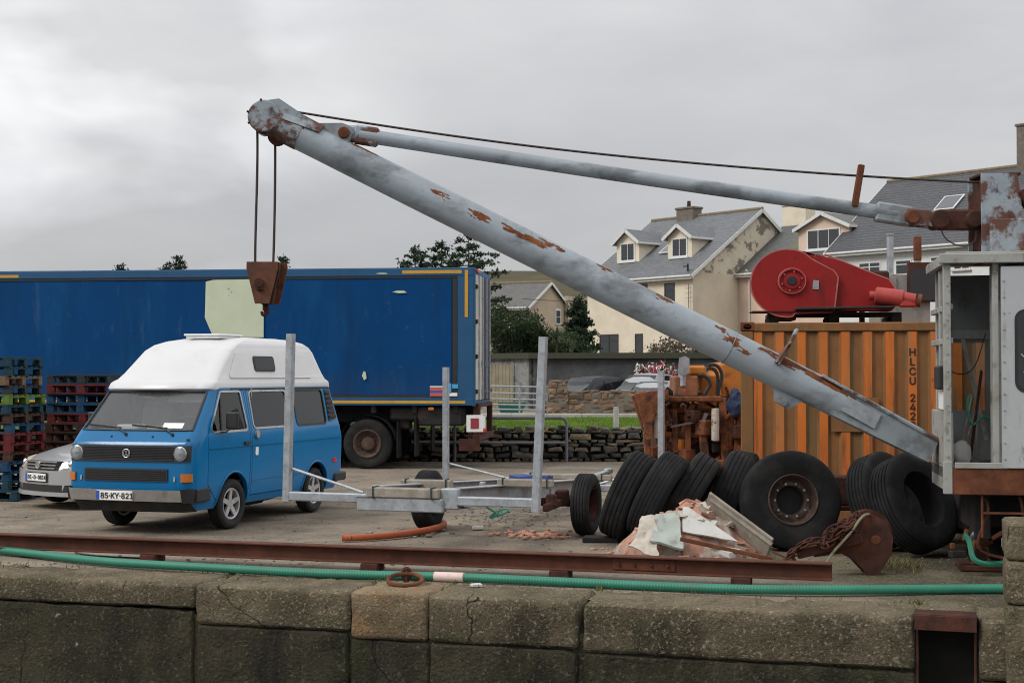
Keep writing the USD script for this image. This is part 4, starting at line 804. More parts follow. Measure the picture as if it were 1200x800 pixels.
tb, rb = tyre_mesh(.385, .23, .215, 4, 44, .011), truck_rim(.213, .2)
for x, s in ((-1.07, -1), (1.07, 1)):
    w = sub(bt, 'wheel'); R = rotz(0 if s > 0 else 180)
    part(w, 'tyre', MB().mb(tb, R, (x, 0, .385)), M['tyre'], 40)
    part(w, 'rim', MB().lathe([(.214, -.09), (.214, .085), (.2, .09), (.19, .07), (.16, -.03), (0, -.035)], 32, (x, 0, .385), (s, 0, 0)), M['rust_dark'], 40)

# ---------------------------------------------------------------- loose scrap tyres and wheels
def posed(axis, roll=0):
    """rotation that takes the x axis to the given axle direction"""
    d, s, u = frame_of(axis); return np.stack([d, s, u], 1)
def loose_tyre(label, c, axis, R, w, rim, mat='tyre', g=4, group='scrap lorry tyres leaning in a row', gd=.014):
    o = posed(axis); t = thing('scrap_tyre', label, 'tyre', c, 0, group)
    part(t, 'casing', MB().mb(tyre_mesh(R, w, rim, g, 56, gd), o), M[mat], 40)
    part(t, 'inner_liner', MB().mb(MB().lathe([(rim+.008, -w*.40), (R-.035, -w*.42), (R-.03, 0), (R-.035, w*.42), (rim+.008, w*.40)], 44, axis=(1, 0, 0)), o), M['tyre_new'], 40)
    return t
def lean_axis(az, lift): az, lift = math.radians(az), math.radians(lift); return V(math.cos(az)*math.cos(lift), math.sin(az)*math.cos(lift), math.sin(lift))
def resting(px, y, R, w, az, lift):
    """centre of a tyre that stands on the ground and shows at column px"""
    a = lean_axis(az, lift); h = R*math.sqrt(1-a[2]**2)+abs(a[2])*w/2
    c = at(px, 440, y); c[2] = h-.012; return c, a
M['tyre_dusty'] = mk('tyre_rubber_dusty', (.020, .020, .020), .9, var=.35, vs=3, over=[((.06, .055, .047), 3, .46, .68, .6), ((.008, .008, .008), 9, .55, .7, .7)], bump=(45, .3, .003), spec=.2)
specs = [(737, 17.55, .545, .33, -18, -23, 'first leaning lorry tyre beside the boat trailer wheel, nearest that wheel'), (771, 17.35, .55, .34, -18, -26, 'second leaning lorry tyre from the boat trailer wheel, tread facing out'),
         (807, 17.6, .545, .33, -14, -29, 'third leaning lorry tyre from the boat trailer wheel, behind the rubble heap'), (853, 17.9, .53, .34, -14, -21, 'fourth leaning lorry tyre, resting behind the wheel with the rusty hub'),
         (866, 18.42, .52, .32, -20, -10, 'worn tyre farthest back, standing against the orange container corner')]
for (px, y, R, w, az, li, lb), g_n in zip(specs, (4, 5, 3, 4, 5)):
    c, a = resting(px, y, R, w, az, li); loose_tyre(lb, c, a, R, w, .30, 'tyre' if g_n != 3 else 'tyre_dusty', g_n, gd={4: .010, 5: .005, 3: .013}[g_n])
c, a = resting(777, 18.9, .46, .22, 30, -20); loose_tyre('dark tyre standing behind the post of the boat trailer', c, a, .46, .22, .27)
c, a = resting(1070, 16.25, .56, .38, -52, 24); loose_tyre('wide open tyre under the crane cab, nearer of the pair', c, a, .56, .36, .31, 'tyre', 5, 'pair of tyres under the crane')
c, a = resting(1036, 16.8, .55, .36, -46, 20); loose_tyre('wide tyre under the crane cab, partly hidden behind its twin', c, a, .55, .34, .31, 'tyre', 5, 'pair of tyres under the crane')
# big wheel with rusty hub
c, a = resting(925, 16.75, .56, .36, -86, 7)
hw_ = thing('lorry_wheel', 'big lorry wheel with rusty pierced hub leaning on the orange container', 'wheel', c, 0); o = posed(a)
part(hw_, 'tyre', MB().mb(tyre_mesh(.565, .36, .29, 4, 60), o), M['tyre'], 40)
rim = MB().lathe([(.290, -.17), (.296, .155), (.284, .168), (.270, .15), (.262, .05), (.245, .03), (.20, .045), (.175, .045), (.165, .03), (.165, -.05), (.172, -.06)], 44, axis=(1, 0, 0))
part(hw_, 'rim', MB().mb(rim, o), M['rim_rust'], 40)
for k in range(10):
    t = 2*math.pi*k/10; part(hw_, 'wheel_nut', MB().mb(MB().cyl((.035, .192*math.cos(t), .192*math.sin(t)), (.07, .192*math.cos(t), .192*math.sin(t)), .017, .014, 6), o), M['galv'])
for k in range(10):
    t = 2*math.pi*(k+.5)/10; part(hw_, 'hand_hole', MB().mb(MB().hull([(x, .226*math.cos(t)+a_*math.cos(t+1.57)+b_*math.cos(t), .226*math.sin(t)+a_*math.sin(t+1.57)+b_*math.sin(t)) for x in (.02, .043) for a_, b_ in ((-.026, 0), (0, .015), (.026, 0), (0, -.015))]), o), M['interior'])
part(hw_, 'hub_well', MB().mb(MB().lathe([(.17, .0), (.16, -.12), (0, -.13)], 30, axis=(1, 0, 0)), o), M['interior'])
# ---------------------------------------------------------------- orange shipping container with its winch on top
M['orange'] = mk('orange_container_paint', (.52, .125, .009), .68, var=.22, vs=1.6, over=[((.40, .19, .05), 1.3, .52, .7, .7, (1, 1, .3)), ((.10, .05, .022), 4.0, .52, .64, .9, (1.6, 1.6, .10)), ((.09, .03, .016), 4, .62, .70, .9, (1, 1, .6)), ((.03, .014, .01), 7, .68, .71, .9), ((.20, .15, .06), 2.1, .50, .68, .7, (2, 2, .3))], bump=(40, .2, .003))
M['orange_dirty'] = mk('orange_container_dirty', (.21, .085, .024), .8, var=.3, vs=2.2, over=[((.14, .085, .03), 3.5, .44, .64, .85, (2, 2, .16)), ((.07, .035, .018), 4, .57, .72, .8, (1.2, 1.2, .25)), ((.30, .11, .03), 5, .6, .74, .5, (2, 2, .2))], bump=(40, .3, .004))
ct = thing('shipping_container', 'rusty orange shipping container lettered HLCU behind the crane', 'shipping container', at(868, 440, 18.9)*V(1, 1, 0)+V(0, 0, .1), -10)
CL, CH, CW = 6.06, 2.595, 2.44
per, fl, dp = .278, .105, .036; nP = int((CL-.34)/per); x0 = .17
outer, inner = MB(), MB(); zb, zt = .17, CH-.13
def strip(mb, x_a, y_a, x_b, y_b, bz_=zb, tz=zt): mb.grid([[V(x_a, y_a, z) for z in np.linspace(bz_, tz, 2)], [V(x_b, y_b, z) for z in np.linspace(bz_, tz, 2)]])
for k in range(nP+1):
    a = x0+k*per; b = a+fl; c = b+.034; d = c+fl
    strip(outer, a, .012, b, .012)
    if k < nP: strip(inner, b, .012, c, .012+dp); strip(inner, c, .012+dp, d, .012+dp); strip(inner, d, .012+dp, a+per, .012)
    else: strip(inner, b, .012, CL-.14, .012+dp)
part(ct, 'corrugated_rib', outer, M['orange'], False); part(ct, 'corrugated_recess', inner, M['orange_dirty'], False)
part(ct, 'corner_post', MB().span((0, 0, .12), (.165, .16, CH-.12), .012), M['orange_dirty']); part(ct, 'corner_post', MB().span((CL-.165, 0, .12), (CL, .16, CH-.12), .012), M['orange_dirty'])
part(ct, 'top_rail', MB().span((.17, .0, CH-.125), (CL-.17, .09, CH-.01), .012), M['orange_dirty']); part(ct, 'bottom_rail', MB().span((.17, .0, .02), (CL-.17, .09, .17), .012), M['orange_dirty'])
part(ct, 'top_rail', MB().span((.17, CW-.09, CH-.125), (CL-.17, CW, CH-.01), .012), M['orange_dirty']); part(ct, 'roof_panel', MB().span((.02, .05, CH-.06), (CL-.02, CW-.05, CH-.03)), M['orange_dirty'])
endp = MB()
for k in range(8): endp.span((.05, .17+k*.27, .14), (.085, .17+k*.27+.135, CH-.12)).span((.085, .16+k*.27+.135, .14), (.10, .17+k*.27+.27, CH-.12))
part(ct, 'end_wall', endp, M['orange']); part(ct, 'end_wall', MB().span((CL-.1, .16, .14), (CL-.05, CW-.16, CH-.12)), M['orange']); part(ct, 'back_wall', MB().span((.1, CW-.05, .14), (CL-.1, CW-.02, CH-.12)), M['orange'])
for x in (0, CL-.18):
    for y in (-.004, CW-.16):
        for z in (0, CH-.118):
            cf = MB().span((x-.004, y, z), (x+.182, y+.165, z+.12), .012).man()
            cf -= m3.Manifold.cylinder(.3, .036, .036, 20).scale((1.5, 1, 1)).rotate((90, 0, 0)).translate((x+.09, y+.16, z+.06))
            part(ct, 'corner_casting', MB().tm(cf), M['rust'], 30)
for x, wh in ((.7, 'left end'), (3.0, 'middle'), (5.3, 'right end')): solo('timber_sleeper', MB().box(at(868, 440, 18.9)*V(1, 1, 0)+rotz(-10) @ V(x, 1.2, .047), (.25, 2.6, .1), .01, rotz(-10)), PC['brown'], f'dark timber sleeper under the {wh} of the orange container', 'sleeper', group='sleepers under the container')
rv = 7; xt = x0+rv*per+fl/2; lt = MB()
xt = (at(1063, 440, 18.9)-at(868, 440, 18.9))[0]; kx = round((xt-x0-fl/2)/per); xt = x0+kx*per+fl/2
for ch_, pyy in zip('HLCU2420', (413, 424, 435, 446, 465.5, 476, 486.5, 497)):
    z = at(1063, pyy+4, 18.9)[2]-.1; lt.text(ch_, .092, (xt, .009, z), (1, 0, 0), (0, 0, 1), .003, True, True)
part(ct, 'lettering', lt, M['ink'], False)
part(ct, 'repair_plate', MB().span((1.15, .005, 1.18), (1.75, .0115, 1.62)), M['orange_dirty'])
# pallet under the winch, the winch, its hydraulic motor
topz = CH+.1-.01
W0 = at(966, 440, 19.6)
pallet('pallet', 'black pallet under the red winch on top of the orange container', None, (at(985, 440, 19.3)[0], 19.85, topz), -8, 'black', None, 1.75, 1.15, .155)
M['winch_red'] = mk('winch_red_paint', (.25, .010, .010), .6, var=.14, vs=2.5, over=[((.20, .012, .014), 3, .52, .72, .6), ((.05, .018, .014), 11, .60, .70, .85), ((.03, .01, .01), 2.2, .55, .72, .6, (2, 2, .5)), ((.40, .12, .10), 16, .68, .76, .5)], bump=(30, .1, .003), spec=.28)
M['winch_pale'] = mk('winch_edge_worn', (.36, .10, .085), .6, var=.2, vs=6, over=[((.5, .35, .3), 9, .55, .7, .6)])
M['motor_red'] = mk('motor_red_paint', (.33, .035, .028), .55, var=.15, vs=5, over=[((.14, .05, .03), 11, .6, .7, .7)])
pz = topz+.157
wn = thing('red_winch', 'big red winch casing with round end plate on top of the orange container', 'winch', (at(923, 440, 19.3)[0], 19.3, pz), -4); UsdGeom.Xformable(stage.GetPrimAtPath(wn)).AddScaleOp().Set(Gf.Vec3f(.93, .93, .86))
cx, cz, Rw = -.0, .47, .525
# end plate outline: a circle that runs out to a blunt corner
ang = np.radians(np.linspace(62, 270+8, 40)); out = [(cx+Rw*math.cos(t), cz+Rw*math.sin(t)-.02) for t in ang]
plate = Polygon(out+[(.10, -.02), (.66, .0), (.72, .54), (.66, .64), (.35, .82)]).buffer(-.05).buffer(.05, quad_segs=6)
sh = lambda s: shapely.affinity.scale(plate, s, s, origin=(.1, .45))
import shapely.affinity
part(wn, 'end_plate', MB().prism(plate, (0, 0, 0), (1, 0, 0), (0, 0, 1), .03), M['winch_red'], 30)
part(wn, 'plate_edge', MB().prism(plate.buffer(.008).difference(plate.buffer(-.012)), (0, -.006, 0), (1, 0, 0), (0, 0, 1), .026), M['winch_pale'], 30)
part(wn, 'far_end_plate', MB().prism(shapely.affinity.translate(plate, .28, .05), (0, .95, 0), (1, 0, 0), (0, 0, 1), .03), M['winch_red'], 30)
part(wn, 'bearing_ring', MB().lathe([(.20, 0), (.20, .045), (.175, .06), (.165, .03), (.12, .03), (.12, .05), (.07, .055), (.07, .02), (0, .02)], 36, (.06, -.02, .48), (0, -1, 0)), M['winch_red'], 30)
part(wn, 'bearing_edge', MB().tube([(.06+.195*math.cos(t), -.068, .48+.195*math.sin(t)) for t in np.linspace(0, 6.2832, 32, endpoint=False)], .008, 6, closed=True), M['winch_pale'])
part(wn, 'bearing_cap', MB().cyl((.06, -.06, .48), (.06, -.085, .48), .075, .06, 18), M['black'])
for k in range(6):
    t = k*math.pi/3+.3; part(wn, 'bolt', MB().cyl((.06+.145*math.cos(t), -.06, .48+.145*math.sin(t)), (.06+.145*math.cos(t), -.072, .48+.145*math.sin(t)), .014, seg=6), M['winch_pale'])
part(wn, 'maker_plate', MB().box((.40, -.037, .42), (.085, .006, .14), .003, roty(3)), M['galv'])
part(wn, 'drum', MB().cyl((.13, .14, .46), (.28, .90, .50), .40, seg=40), M['black'])
# tapering housing behind the end plate that runs down to the motor
hs = Polygon([(.10, .05), (1.36, .02), (1.46, .15), (1.45, .30), (1.32, .50), (.62, .80), (.3, .90), (.1, .6)])
part(wn, 'housing', MB().prism(hs, (.12, .40, 0), (1, 0, 0), (0, 0, 1), .36), M['winch_red'], 30)
part(wn, 'housing_edge', MB().tube([(.12+x, .05, z) for x, z in ((.42, .90), (.62, .81), (1.0, .64), (1.32, .505), (1.45, .30))], .014, 6), M['winch_pale'])
gd = MB().grid([[V(.18+.50*math.cos(a)+q*.25, .12+q*.7, .46+.50*math.sin(a)) for q in (0, 1)] for a in np.radians(np.linspace(72, 102, 8))])
part(wn, 'drum_guard', gd, M['winch_red'], True)
mo = part(wn, 'hydraulic_motor', MB().cyl((1.14, -.10, .25), (1.30, -.12, .24), .07, .07, 16).cyl((1.22, -.10, .25), (1.60, -.18, .20), .135, .125, 22, bev=.015).cyl((1.60, -.18, .20), (1.76, -.21, .175), .10, .09, 18).box((1.66, -.2, .12), (.24, .16, .12), .03), M['motor_red'], 35)
part(mo, 'end_flange', MB().lathe([(.05, 0), (.10, 0), (.10, .05), (.05, .05)], 20, (1.79, -.22, .165), (.95, -.25, -.15), True), M['rust'], 35)
part(wn, 'foot', MB().box((-.02, .3, -.06), (.3, .5, .12), .01).box((.25, .2, .012), (1.5, .5, .02), .004), M['rust_dark'])
part(wn, 'board', MB().box((.78, -.14, .055), (1.36, .30, .03), .006, roty(-1)), PC['dark'])
# grey machine cabinet with two old posts standing on the container
cb = thing('machine_cabinet', 'grey machine cabinet with a black open hatch behind the red winch', 'cabinet', (at(1068, 440, 20.6)[0], 20.6, topz), -3)
M['cab_grey'] = mk('faded_grey_paint', (.25, .235, .215), .7, var=.15, vs=2, over=[((.13, .09, .06), 4, .58, .74, .7, (1, 1, .35)), ((.36, .35, .33), 6, .58, .74, .4)])
part(cb, 'shell', MB().span((-.42, .03, .0), (.28, .9, .76), .012), M['cab_grey']); part(cb, 'hatch_frame', MB().span((-.05, -.06, .36), (.36, .03, .92), .01), M['rust_dark']); part(cb, 'hatch_opening', MB().span((-.03, -.066, .38), (.34, -.058, .83)), M['interior'])
part(cb, 'side_panel', MB().span((-.40, .0, .05), (-.20, .028, .72), .005), M['cab_grey'])
for px, y0, lb in ((1043, 276, 'grey weathered post behind the cabinet, taller of two'), (1075, 278, 'post with a rusty top behind the black cabinet hatch')):
    b = at(px, y0, 21.7); p = thing('old_post', lb, 'post', (b[0], 21.7, topz), 0)
    part(p, 'shaft', MB().box((0, 0, (b[2]-topz)/2), (.085, .085, b[2]-topz), .008), M['galv'] if px < 1050 else M['cab_grey'])
    part(p, 'cap', MB().box((0, 0, b[2]-topz-(.0 if px < 1050 else .18)+.01), (.10, .10, .03 if px < 1050 else .36), .008), M['cab_grey'] if px < 1050 else M['rust'])
sj = solo('scrap_fitting', MB().box((at(1020, 0, 20.5)[0], 20.5, topz+.72), (.42, .3, .14), .03).cyl((at(1008, 0, 20.4)[0], 20.4, topz), (at(1008, 0, 20.4)[0], 20.4, topz+.7), .04), M['rust_dark'], 'dark rusty fitting on a stand between the winch and the cabinet', 'fitting')
# ---------------------------------------------------------------- the old dockside crane
M['boom'] = mk('boom_paint', (.285, .32, .35), .5, var=.18, vs=1.3, over=[((.105, .112, .118), 1.6, .49, .61, .75, (.8, 1, 1.6)), ((.36, .42, .47), 2.4, .52, .72, .5), ((.10, .105, .105), 4.2, .62, .72, .5), ((.20, .10, .05), 7, .66, .74, .5)], bump=(40, .15, .003), spec=.45)
M['boom_plain'] = mk('boom_paint_worn', (.23, .26, .28), .5, var=.18, vs=2.0, over=[((.11, .115, .12), 2.6, .5, .62, .75), ((.36, .42, .47), 6, .56, .70, .5), ((.17, .06, .02), 8, .66, .70, .8, None, .9)], bump=(50, .15, .003))
M['crane_rusty'] = mk('crane_flaking_paint', (.26, .30, .33), .65, var=.2, vs=4, over=[((.105, .036, .018), 2.7, .46, .53, .95, None, .9), ((.045, .019, .013), 5, .55, .66, .8, None, .9), ((.22, .08, .025), 9, .62, .70, .6)], bump=(50, .4, .004))
M['cab_alu'] = mk('cab_grey_panel', (.38, .395, .40), .55, var=.08, vs=1.5, over=[((.21, .205, .185), 1.7, .44, .66, .8, (1, 1, .3)), ((.10, .07, .045), 2.6, .58, .72, .7, (2, 2, .25)), ((.13, .085, .055), 6, .64, .72, .8, (1, 1, .6)), ((.16, .15, .13), 14, .62, .7, .5), ((.52, .54, .55), 5, .6, .78, .4)], bump=(12, .12, .004))
M['cab_frame'] = mk('cab_frame_worn', (.30, .30, .28), .6, var=.15, vs=3, over=[((.13, .08, .045), 7, .56, .68, .75), ((.19, .17, .12), 3, .5, .68, .6)], bump=(50, .2, .003))
M['cab_glass'] = pane('cab_glass', (.62, .66, .68)); M['wire'] = plain('steel_wire_rope', (.035, .024, .02), .7)
M['cab_inner'] = mk('cab_inner_panel', (.20, .205, .205), .7, var=.12, vs=2, over=[((.10, .075, .05), 3, .5, .7, .7, (1, 1, .4)), ((.05, .045, .04), 7, .6, .74, .6), ((.32, .33, .33), 5, .6, .75, .4)], bump=(12, .15, .004))
M['collar'] = mk('rusted_collar', (.25, .28, .30), .8, var=.2, vs=4, over=[((.085, .032, .017), 4.5, .46, .53, .95), ((.30, .12, .04), 5, .60, .68, .7), ((.04, .017, .012), 6, .55, .66, .7)], bump=(40, .3, .004))
M['cab_dusty'] = usdkit.material(stage, '/World/Looks/cab_dusty_glass', {'t': ('transparent_bsdf', {'color': (.55, .58, .6)}), 'g': ('glossy_bsdf', {'roughness': .05}), 'f': ('fresnel', {'IOR': 1.7}), 'm': ('mix_closure', {}), 'd': ('diffuse_bsdf', {'color': (.16, .16, .15)}), 'm2': ('mix_closure', {'fac': .55})}, [('f.fac', 'm.fac'), ('t.BSDF', 'm.closure1'), ('g.BSDF', 'm.closure2'), ('m.closure', 'm2.closure1'), ('d.BSDF', 'm2.closure2')], surface='m2.closure')
DB = 15.5                                           # the boom swings in a plane almost square to the view
def cp(px, py, y=DB): return at(px, py, y)
foot, head = cp(1096, 527, DB), cp(318, 141, DB)
cr = thing('dock_crane', 'old dockside crane with long grey boom and rusty cab', 'crane', foot*V(1, 1, 0), 0)
o_ = foot*V(1, 1, 0)
L = lambda p: np.asarray(p, float)-o_
d_b = unit(head-foot); up_b = unit(np.cross(d_b, V(0, 1, 0))); up_b = up_b if up_b[2] > 0 else -up_b
bl = np.linalg.norm(head-foot)
bp_ = lambda t, u=0.0, y=0.0: L(foot+d_b*t+up_b*u+V(0, y, 0))
# boom: a tube with a slight taper, seam rings, boxed foot
prof_t = [1.02, 1.05, 2.4, 4.2, 6.2, 7.5]; R_t = [.165, .172, .182, .182, .176, .168]
bm = MB().tube([bp_(t) for t in np.linspace(.98, bl-.12, 40)], np.interp(np.linspace(.98, bl-.12, 40), prof_t, R_t), 40)
boom = part(cr, 'boom', bm, M['boom'], 40)
for t in (2.45,): part(boom, 'weld_seam', MB().lathe([(.1795, -.008), (.186, -.003), (.186, .003), (.1795, .008)], 40, bp_(t), d_b, True), M['boom_plain'])
fo = part(cr, 'boom_foot', MB().hull([bp_(t, u, y) for t, u, y in ((1.2, .165, .13), (1.2, .165, -.13), (1.2, -.165, .13), (1.2, -.165, -.13), (.05, .10, .16), (.05, .10, -.16), (.05, -.16, .16), (.05, -.16, -.16))]), M['boom_plain'], 30)
part(fo, 'edge_channel', MB().hull([bp_(t, u, y) for t, u, y in ((1.45, .185, -.08), (1.45, .170, -.15), (.0, .125, -.10), (.0, .095, -.19), (1.45, .15, -.15), (0, .07, -.18), (1.45, .16, .1), (0, .08, .1))]), M['crane_rusty'])
part(fo, 'plate', MB().hull([bp_(t, u, y) for t, u in ((1.12, .09), (1.12, -.08), (.72, .07), (.72, -.10)) for y in (-.145, -.166)]), M['galv'])
part(fo, 'lug', MB().hull([bp_(t, u, y) for t, u in ((1.50, -.16), (1.85, -.17), (1.60, -.31), (1.76, -.30)) for y in (-.05, .03)]).cyl(bp_(1.68, -.27, -.07), bp_(1.68, -.27, .05), .035), M['boom_plain'])
part(cr, 'boom_bracket', MB().bar(cp(908, 428)-o_+V(0, -.19, 0), cp(930, 386)-o_+V(0, -.19, 0), .03, .11, .008, (0, 1, 0)).bar(cp(905, 425)-o_+V(0, -.165, 0), cp(921, 404)-o_+V(0, -.165, 0), .025, .16, .006, (0, 1, 0)), M['crane_rusty'])
# head: cheek plates, sheave, shroud
hc = cp(312, 139)-o_
cheek = lambda y, th: MB().prism(Polygon([(-.175*math.cos(a), .175*math.sin(a)) for a in np.linspace(-1.3, 1.75, 16)]+[(.16, .19), (.44, .0), (.50, -.13), (.36, -.20), (.14, -.15)]), hc+V(0, y, 0), (1, 0, 0), (0, 0, 1), th)
hd = part(cr, 'boom_head', cheek(-.115, .022), M['crane_rusty'], 30); part(cr, 'boom_head', cheek(.155, .022), M['crane_rusty'], 30)
part(hd, 'end_cap', MB().cyl(hc+V(0, -.137, 0), hc+V(0, -.165, 0), .168, seg=36, bev=.008), M['crane_rusty'])
for a in (100, 165, 205, 250): part(hd, 'bolt', MB().cyl(hc+V(.165*math.cos(math.radians(a)), -.16, .165*math.sin(math.radians(a))), hc+V(.185*math.cos(math.radians(a)), -.16, .185*math.sin(math.radians(a))), .013, seg=6), M['rust_dark'])
part(hd, 'sheave', MB().lathe([(.05, -.05), (.17, -.05), (.145, 0), (.17, .05), (.05, .05)], 36, hc+V(0, .0, 0), (0, 1, 0), True), M['rust_dark'])
part(hd, 'second_sheave', MB().lathe([(.02, -.04), (.10, -.04), (.085, 0), (.10, .04), (.02, .04)], 30, cp(323, 160)-o_+V(.02, 0, 0), (0, 1, 0), True), M['rust_dark'])
part(hd, 'hood_plate', MB().hull([bp_(t, u, y) for t, u, y in ((bl-.55, .10, -.17), (bl-.55, .19, -.10), (bl-.12, .20, -.10), (bl-.12, .05, -.17), (bl-.55, .19, .1), (bl-.12, .20, .1))]), M['crane_rusty'])
part(hd, 'rusted_collar', MB().tube([bp_(t) for t in np.linspace(bl-.36, bl-.03, 12)], np.linspace(.1745, .171, 12), 40), M['collar'], 40)
def rust_patch(t, a, lt, la, seed, stretch=1.0):
    """a ragged scab of rust on the tube: t along it, a round it (degrees, 0 = towards the quay edge, 90 = up)"""
    nt, na = 46, 22; T = np.linspace(-1, 1, nt); A = np.linspace(-1, 1, na)
    k_ = .8 if seed < 20 else 1.05; lt, la = lt*k_, la*k_; R_ = np.interp(t+T*lt, prof_t, R_t)+.0016
    an = np.radians(a)+A[None, :]*la; side = V(0, -1, 0)
    P = np.array([[foot-o_+d_b*(t+T[i]*lt)+R_[i]*(math.cos(an[0, j])*side+math.sin(an[0, j])*up_b) for j in range(na)] for i in range(nt)])
    e = T[:, None]**2+A[None, :]**2; n_ = meshkit.fbm(np.stack([T[:, None]*2.2*stretch+seed*3.1+0*A[None, :], A[None, :]*2.2+0*T[:, None], 0*e+seed], -1), 4, seed)
    keep = (e*.75+(.5-n_)*2.3) < .42
    i = np.arange(nt*na).reshape(nt, na); q = np.stack([i[:-1, :-1], i[:-1, 1:], i[1:, 1:], i[1:, :-1]], -1)[keep[:-1, :-1]].reshape(-1, 4)
    if len(q):
        u_, iv = np.unique(q, return_inverse=True); q = iv.reshape(-1, 4)
        part(boom, 'rust_scab', MB().add(P.reshape(-1, 3)[u_], np.vstack([q[:, [0, 1, 2]], q[:, [0, 2, 3]]])), M['scab'], True)
M['scab'] = mk('fresh_rust', (.175, .06, .02), .9, var=.45, vs=9, over=[((.08, .028, .014), 7, .48, .62, .8), ((.28, .11, .04), 14, .58, .70, .5)], bump=(60, .5, .004), spec=.2)
tpx = lambda px: (foot[0]-at(px, 440, DB)[0])/abs(d_b[0])
for px, a, lt, la, sd_ in ((333, -10, .16, 1.1, 1), (350, 40, .12, .5, 2), (512, 25, .16, .3, 3), (559, 18, .20, .34, 4), (611, 25, .36, .34, 5), (640, 45, .20, .3, 6), (770, 55, .16, .4, 7), (852, 20, .16, .42, 8), (835, 45, .16, .3, 9), (700, 60, .14, .3, 10), (890, 50, .14, .3, 11), (420, 65, .2, .35, 12), (868, 5, .10, .2, 13)): rust_patch(tpx(px), a, lt, la, sd_)
for px, a, lt, la, sd_ in ((935, 48, .42, .42, 21), (965, 42, .40, .36, 22), (988, 40, .24, .34, 23)): rust_patch(tpx(px), a, lt, la, sd_, .7)
# rust-worn strips near the foot end
# tie rod between boom and mast
lugp = cp(404, 157)-o_
part(cr, 'tie_lug', MB().prism(Polygon([(-.40, .10), (-.02, .105), (.07, .07), (.095, 0), (.06, -.09), (.0, -.13), (-.14, -.02)]), lugp+V(0, -.03, 0), (1, 0, 0), (0, 0, 1), .05), M['boom_plain'], 30)
part(cr, 'tie_lug', MB().prism(Polygon([(-.40, .10), (-.02, .105), (.07, .07), (.095, 0), (.06, -.09), (.0, -.13), (-.14, -.02)]), lugp+V(0, .11, 0), (1, 0, 0), (0, 0, 1), .05), M['boom_plain'], 30)
part(cr, 'tie_pin', MB().cyl(lugp+V(0, -.11, 0), lugp+V(0, .15, 0), .062, seg=24, bev=.01), M['rust'], 30)
t0, t1 = cp(415, 157)-o_+V(0, .01, 0), cp(1050, 251)-o_+V(0, .01, 0)
sag = lambda t: t0*(1-t)+t1*t+V(0, 0, -.015*math.sin(math.pi*t))
tr_ = part(cr, 'tie_rod', MB().tube([sag(t) for t in np.linspace(0.01, 1, 30)], .076, 24), M['boom'], 40)
part(tr_, 'rod_end', MB().bar(sag(0.0), sag(.045), .13, .2, .02).box(sag(.0)+V(0, 0, 0), (.14, .1, .18), .03), M['crane_rusty'], 30)
part(tr_, 'rod_end', MB().bar(sag(.962), sag(1.0)+V(.16, 0, -.03), .14, .21, .02), M['boom_plain'], 30)
part(cr, 'tie_stake', MB().bar(cp(1000, 243)-o_+V(0, -.06, 0), cp(1008, 194)-o_+V(0, -.06, 0), .05, .07, .01), M['rust'])
pA, pB, pC, pD = (cp(x, y)-o_ for x, y in ((1066, 255), (1098, 258), (1138, 258), (1165, 262)))
lk = part(cr, 'link', MB().bar(pA-V(.05, .085, 0), pB+V(.03, -.085, 0), .02, .17, .006).bar(pA-V(.05, -.085, 0), pB+V(.03, .085, 0), .02, .17, .006), M['crane_rusty'], 30)
part(lk, 'pin', MB().cyl(pA+V(0, -.13, 0), pA+V(0, .13, 0), .075, seg=20, bev=.01), M['rust']); part(lk, 'pin', MB().cyl(pB+V(0, -.15, 0), pB+V(0, .15, 0), .10, seg=20, bev=.012), M['rust_dark'])
lk = part(cr, 'link', MB().bar(pB, pC+V(.1, 0, 0), .11, .22, .02), M['rust_dark'], 30)
part(lk, 'pin', MB().cyl(pC+V(0, -.16, 0), pC+V(0, .16, 0), .09, seg=20, bev=.012), M['rust_dark'])
part(lk, 'slack_cable', MB().tube(spline([pB+V(.02, -.1, -.08), pB+V(.14, -.1, -.26), pB+V(.33, -.1, -.27), pC+V(.02, -.1, -.12)], 16), .008, 5), M['wire'])
# mast on the cab roof
mt = part(cr, 'mast', MB().prism(Polygon([(-.02, -.08), (.40, -.08), (.40, .55), (.36, .86), (-.02, .86)]), cp(1145, 300)-o_+V(0, -.20, 0), (1, 0, 0), (0, 0, 1), .03).prism(Polygon([(-.02, -.08), (.40, -.08), (.40, .55), (.36, .86), (-.02, .86)]), cp(1145, 300)-o_+V(0, .24, 0), (1, 0, 0), (0, 0, 1), .03), M['crane_rusty'], 30)
part(mt, 'front_plate', MB().box(cp(1166, 286)-o_+V(.04, -.30, -.02), (.38, .05, .52), .01), M['crane_rusty']); part(mt, 'web', MB().box(cp(1150, 260)-o_+V(.0, .02, .0), (.05, .44, .9), .008).box(cp(1166, 212)-o_+V(0, .02, .05), (.42, .44, .03), .006), M['rust_dark'])
part(mt, 'sheave', MB().lathe([(.03, -.05), (.17, -.05), (.15, 0), (.17, .05), (.03, .05)], 30, cp(1176, 232)-o_, (0, 1, 0), True), M['rust_dark'])
part(mt, 'back_stay', MB().bar(cp(1176, 232)-o_+V(.1, -.2, .05), cp(1235, 310)-o_+V(0, -.2, 0), .06, .16, .01, (0, 1, 0)).bar(cp(1176, 245)-o_+V(.1, .2, 0), cp(1240, 310)-o_+V(0, .2, 0), .06, .16, .01, (0, 1, 0)), M['rust_dark'])
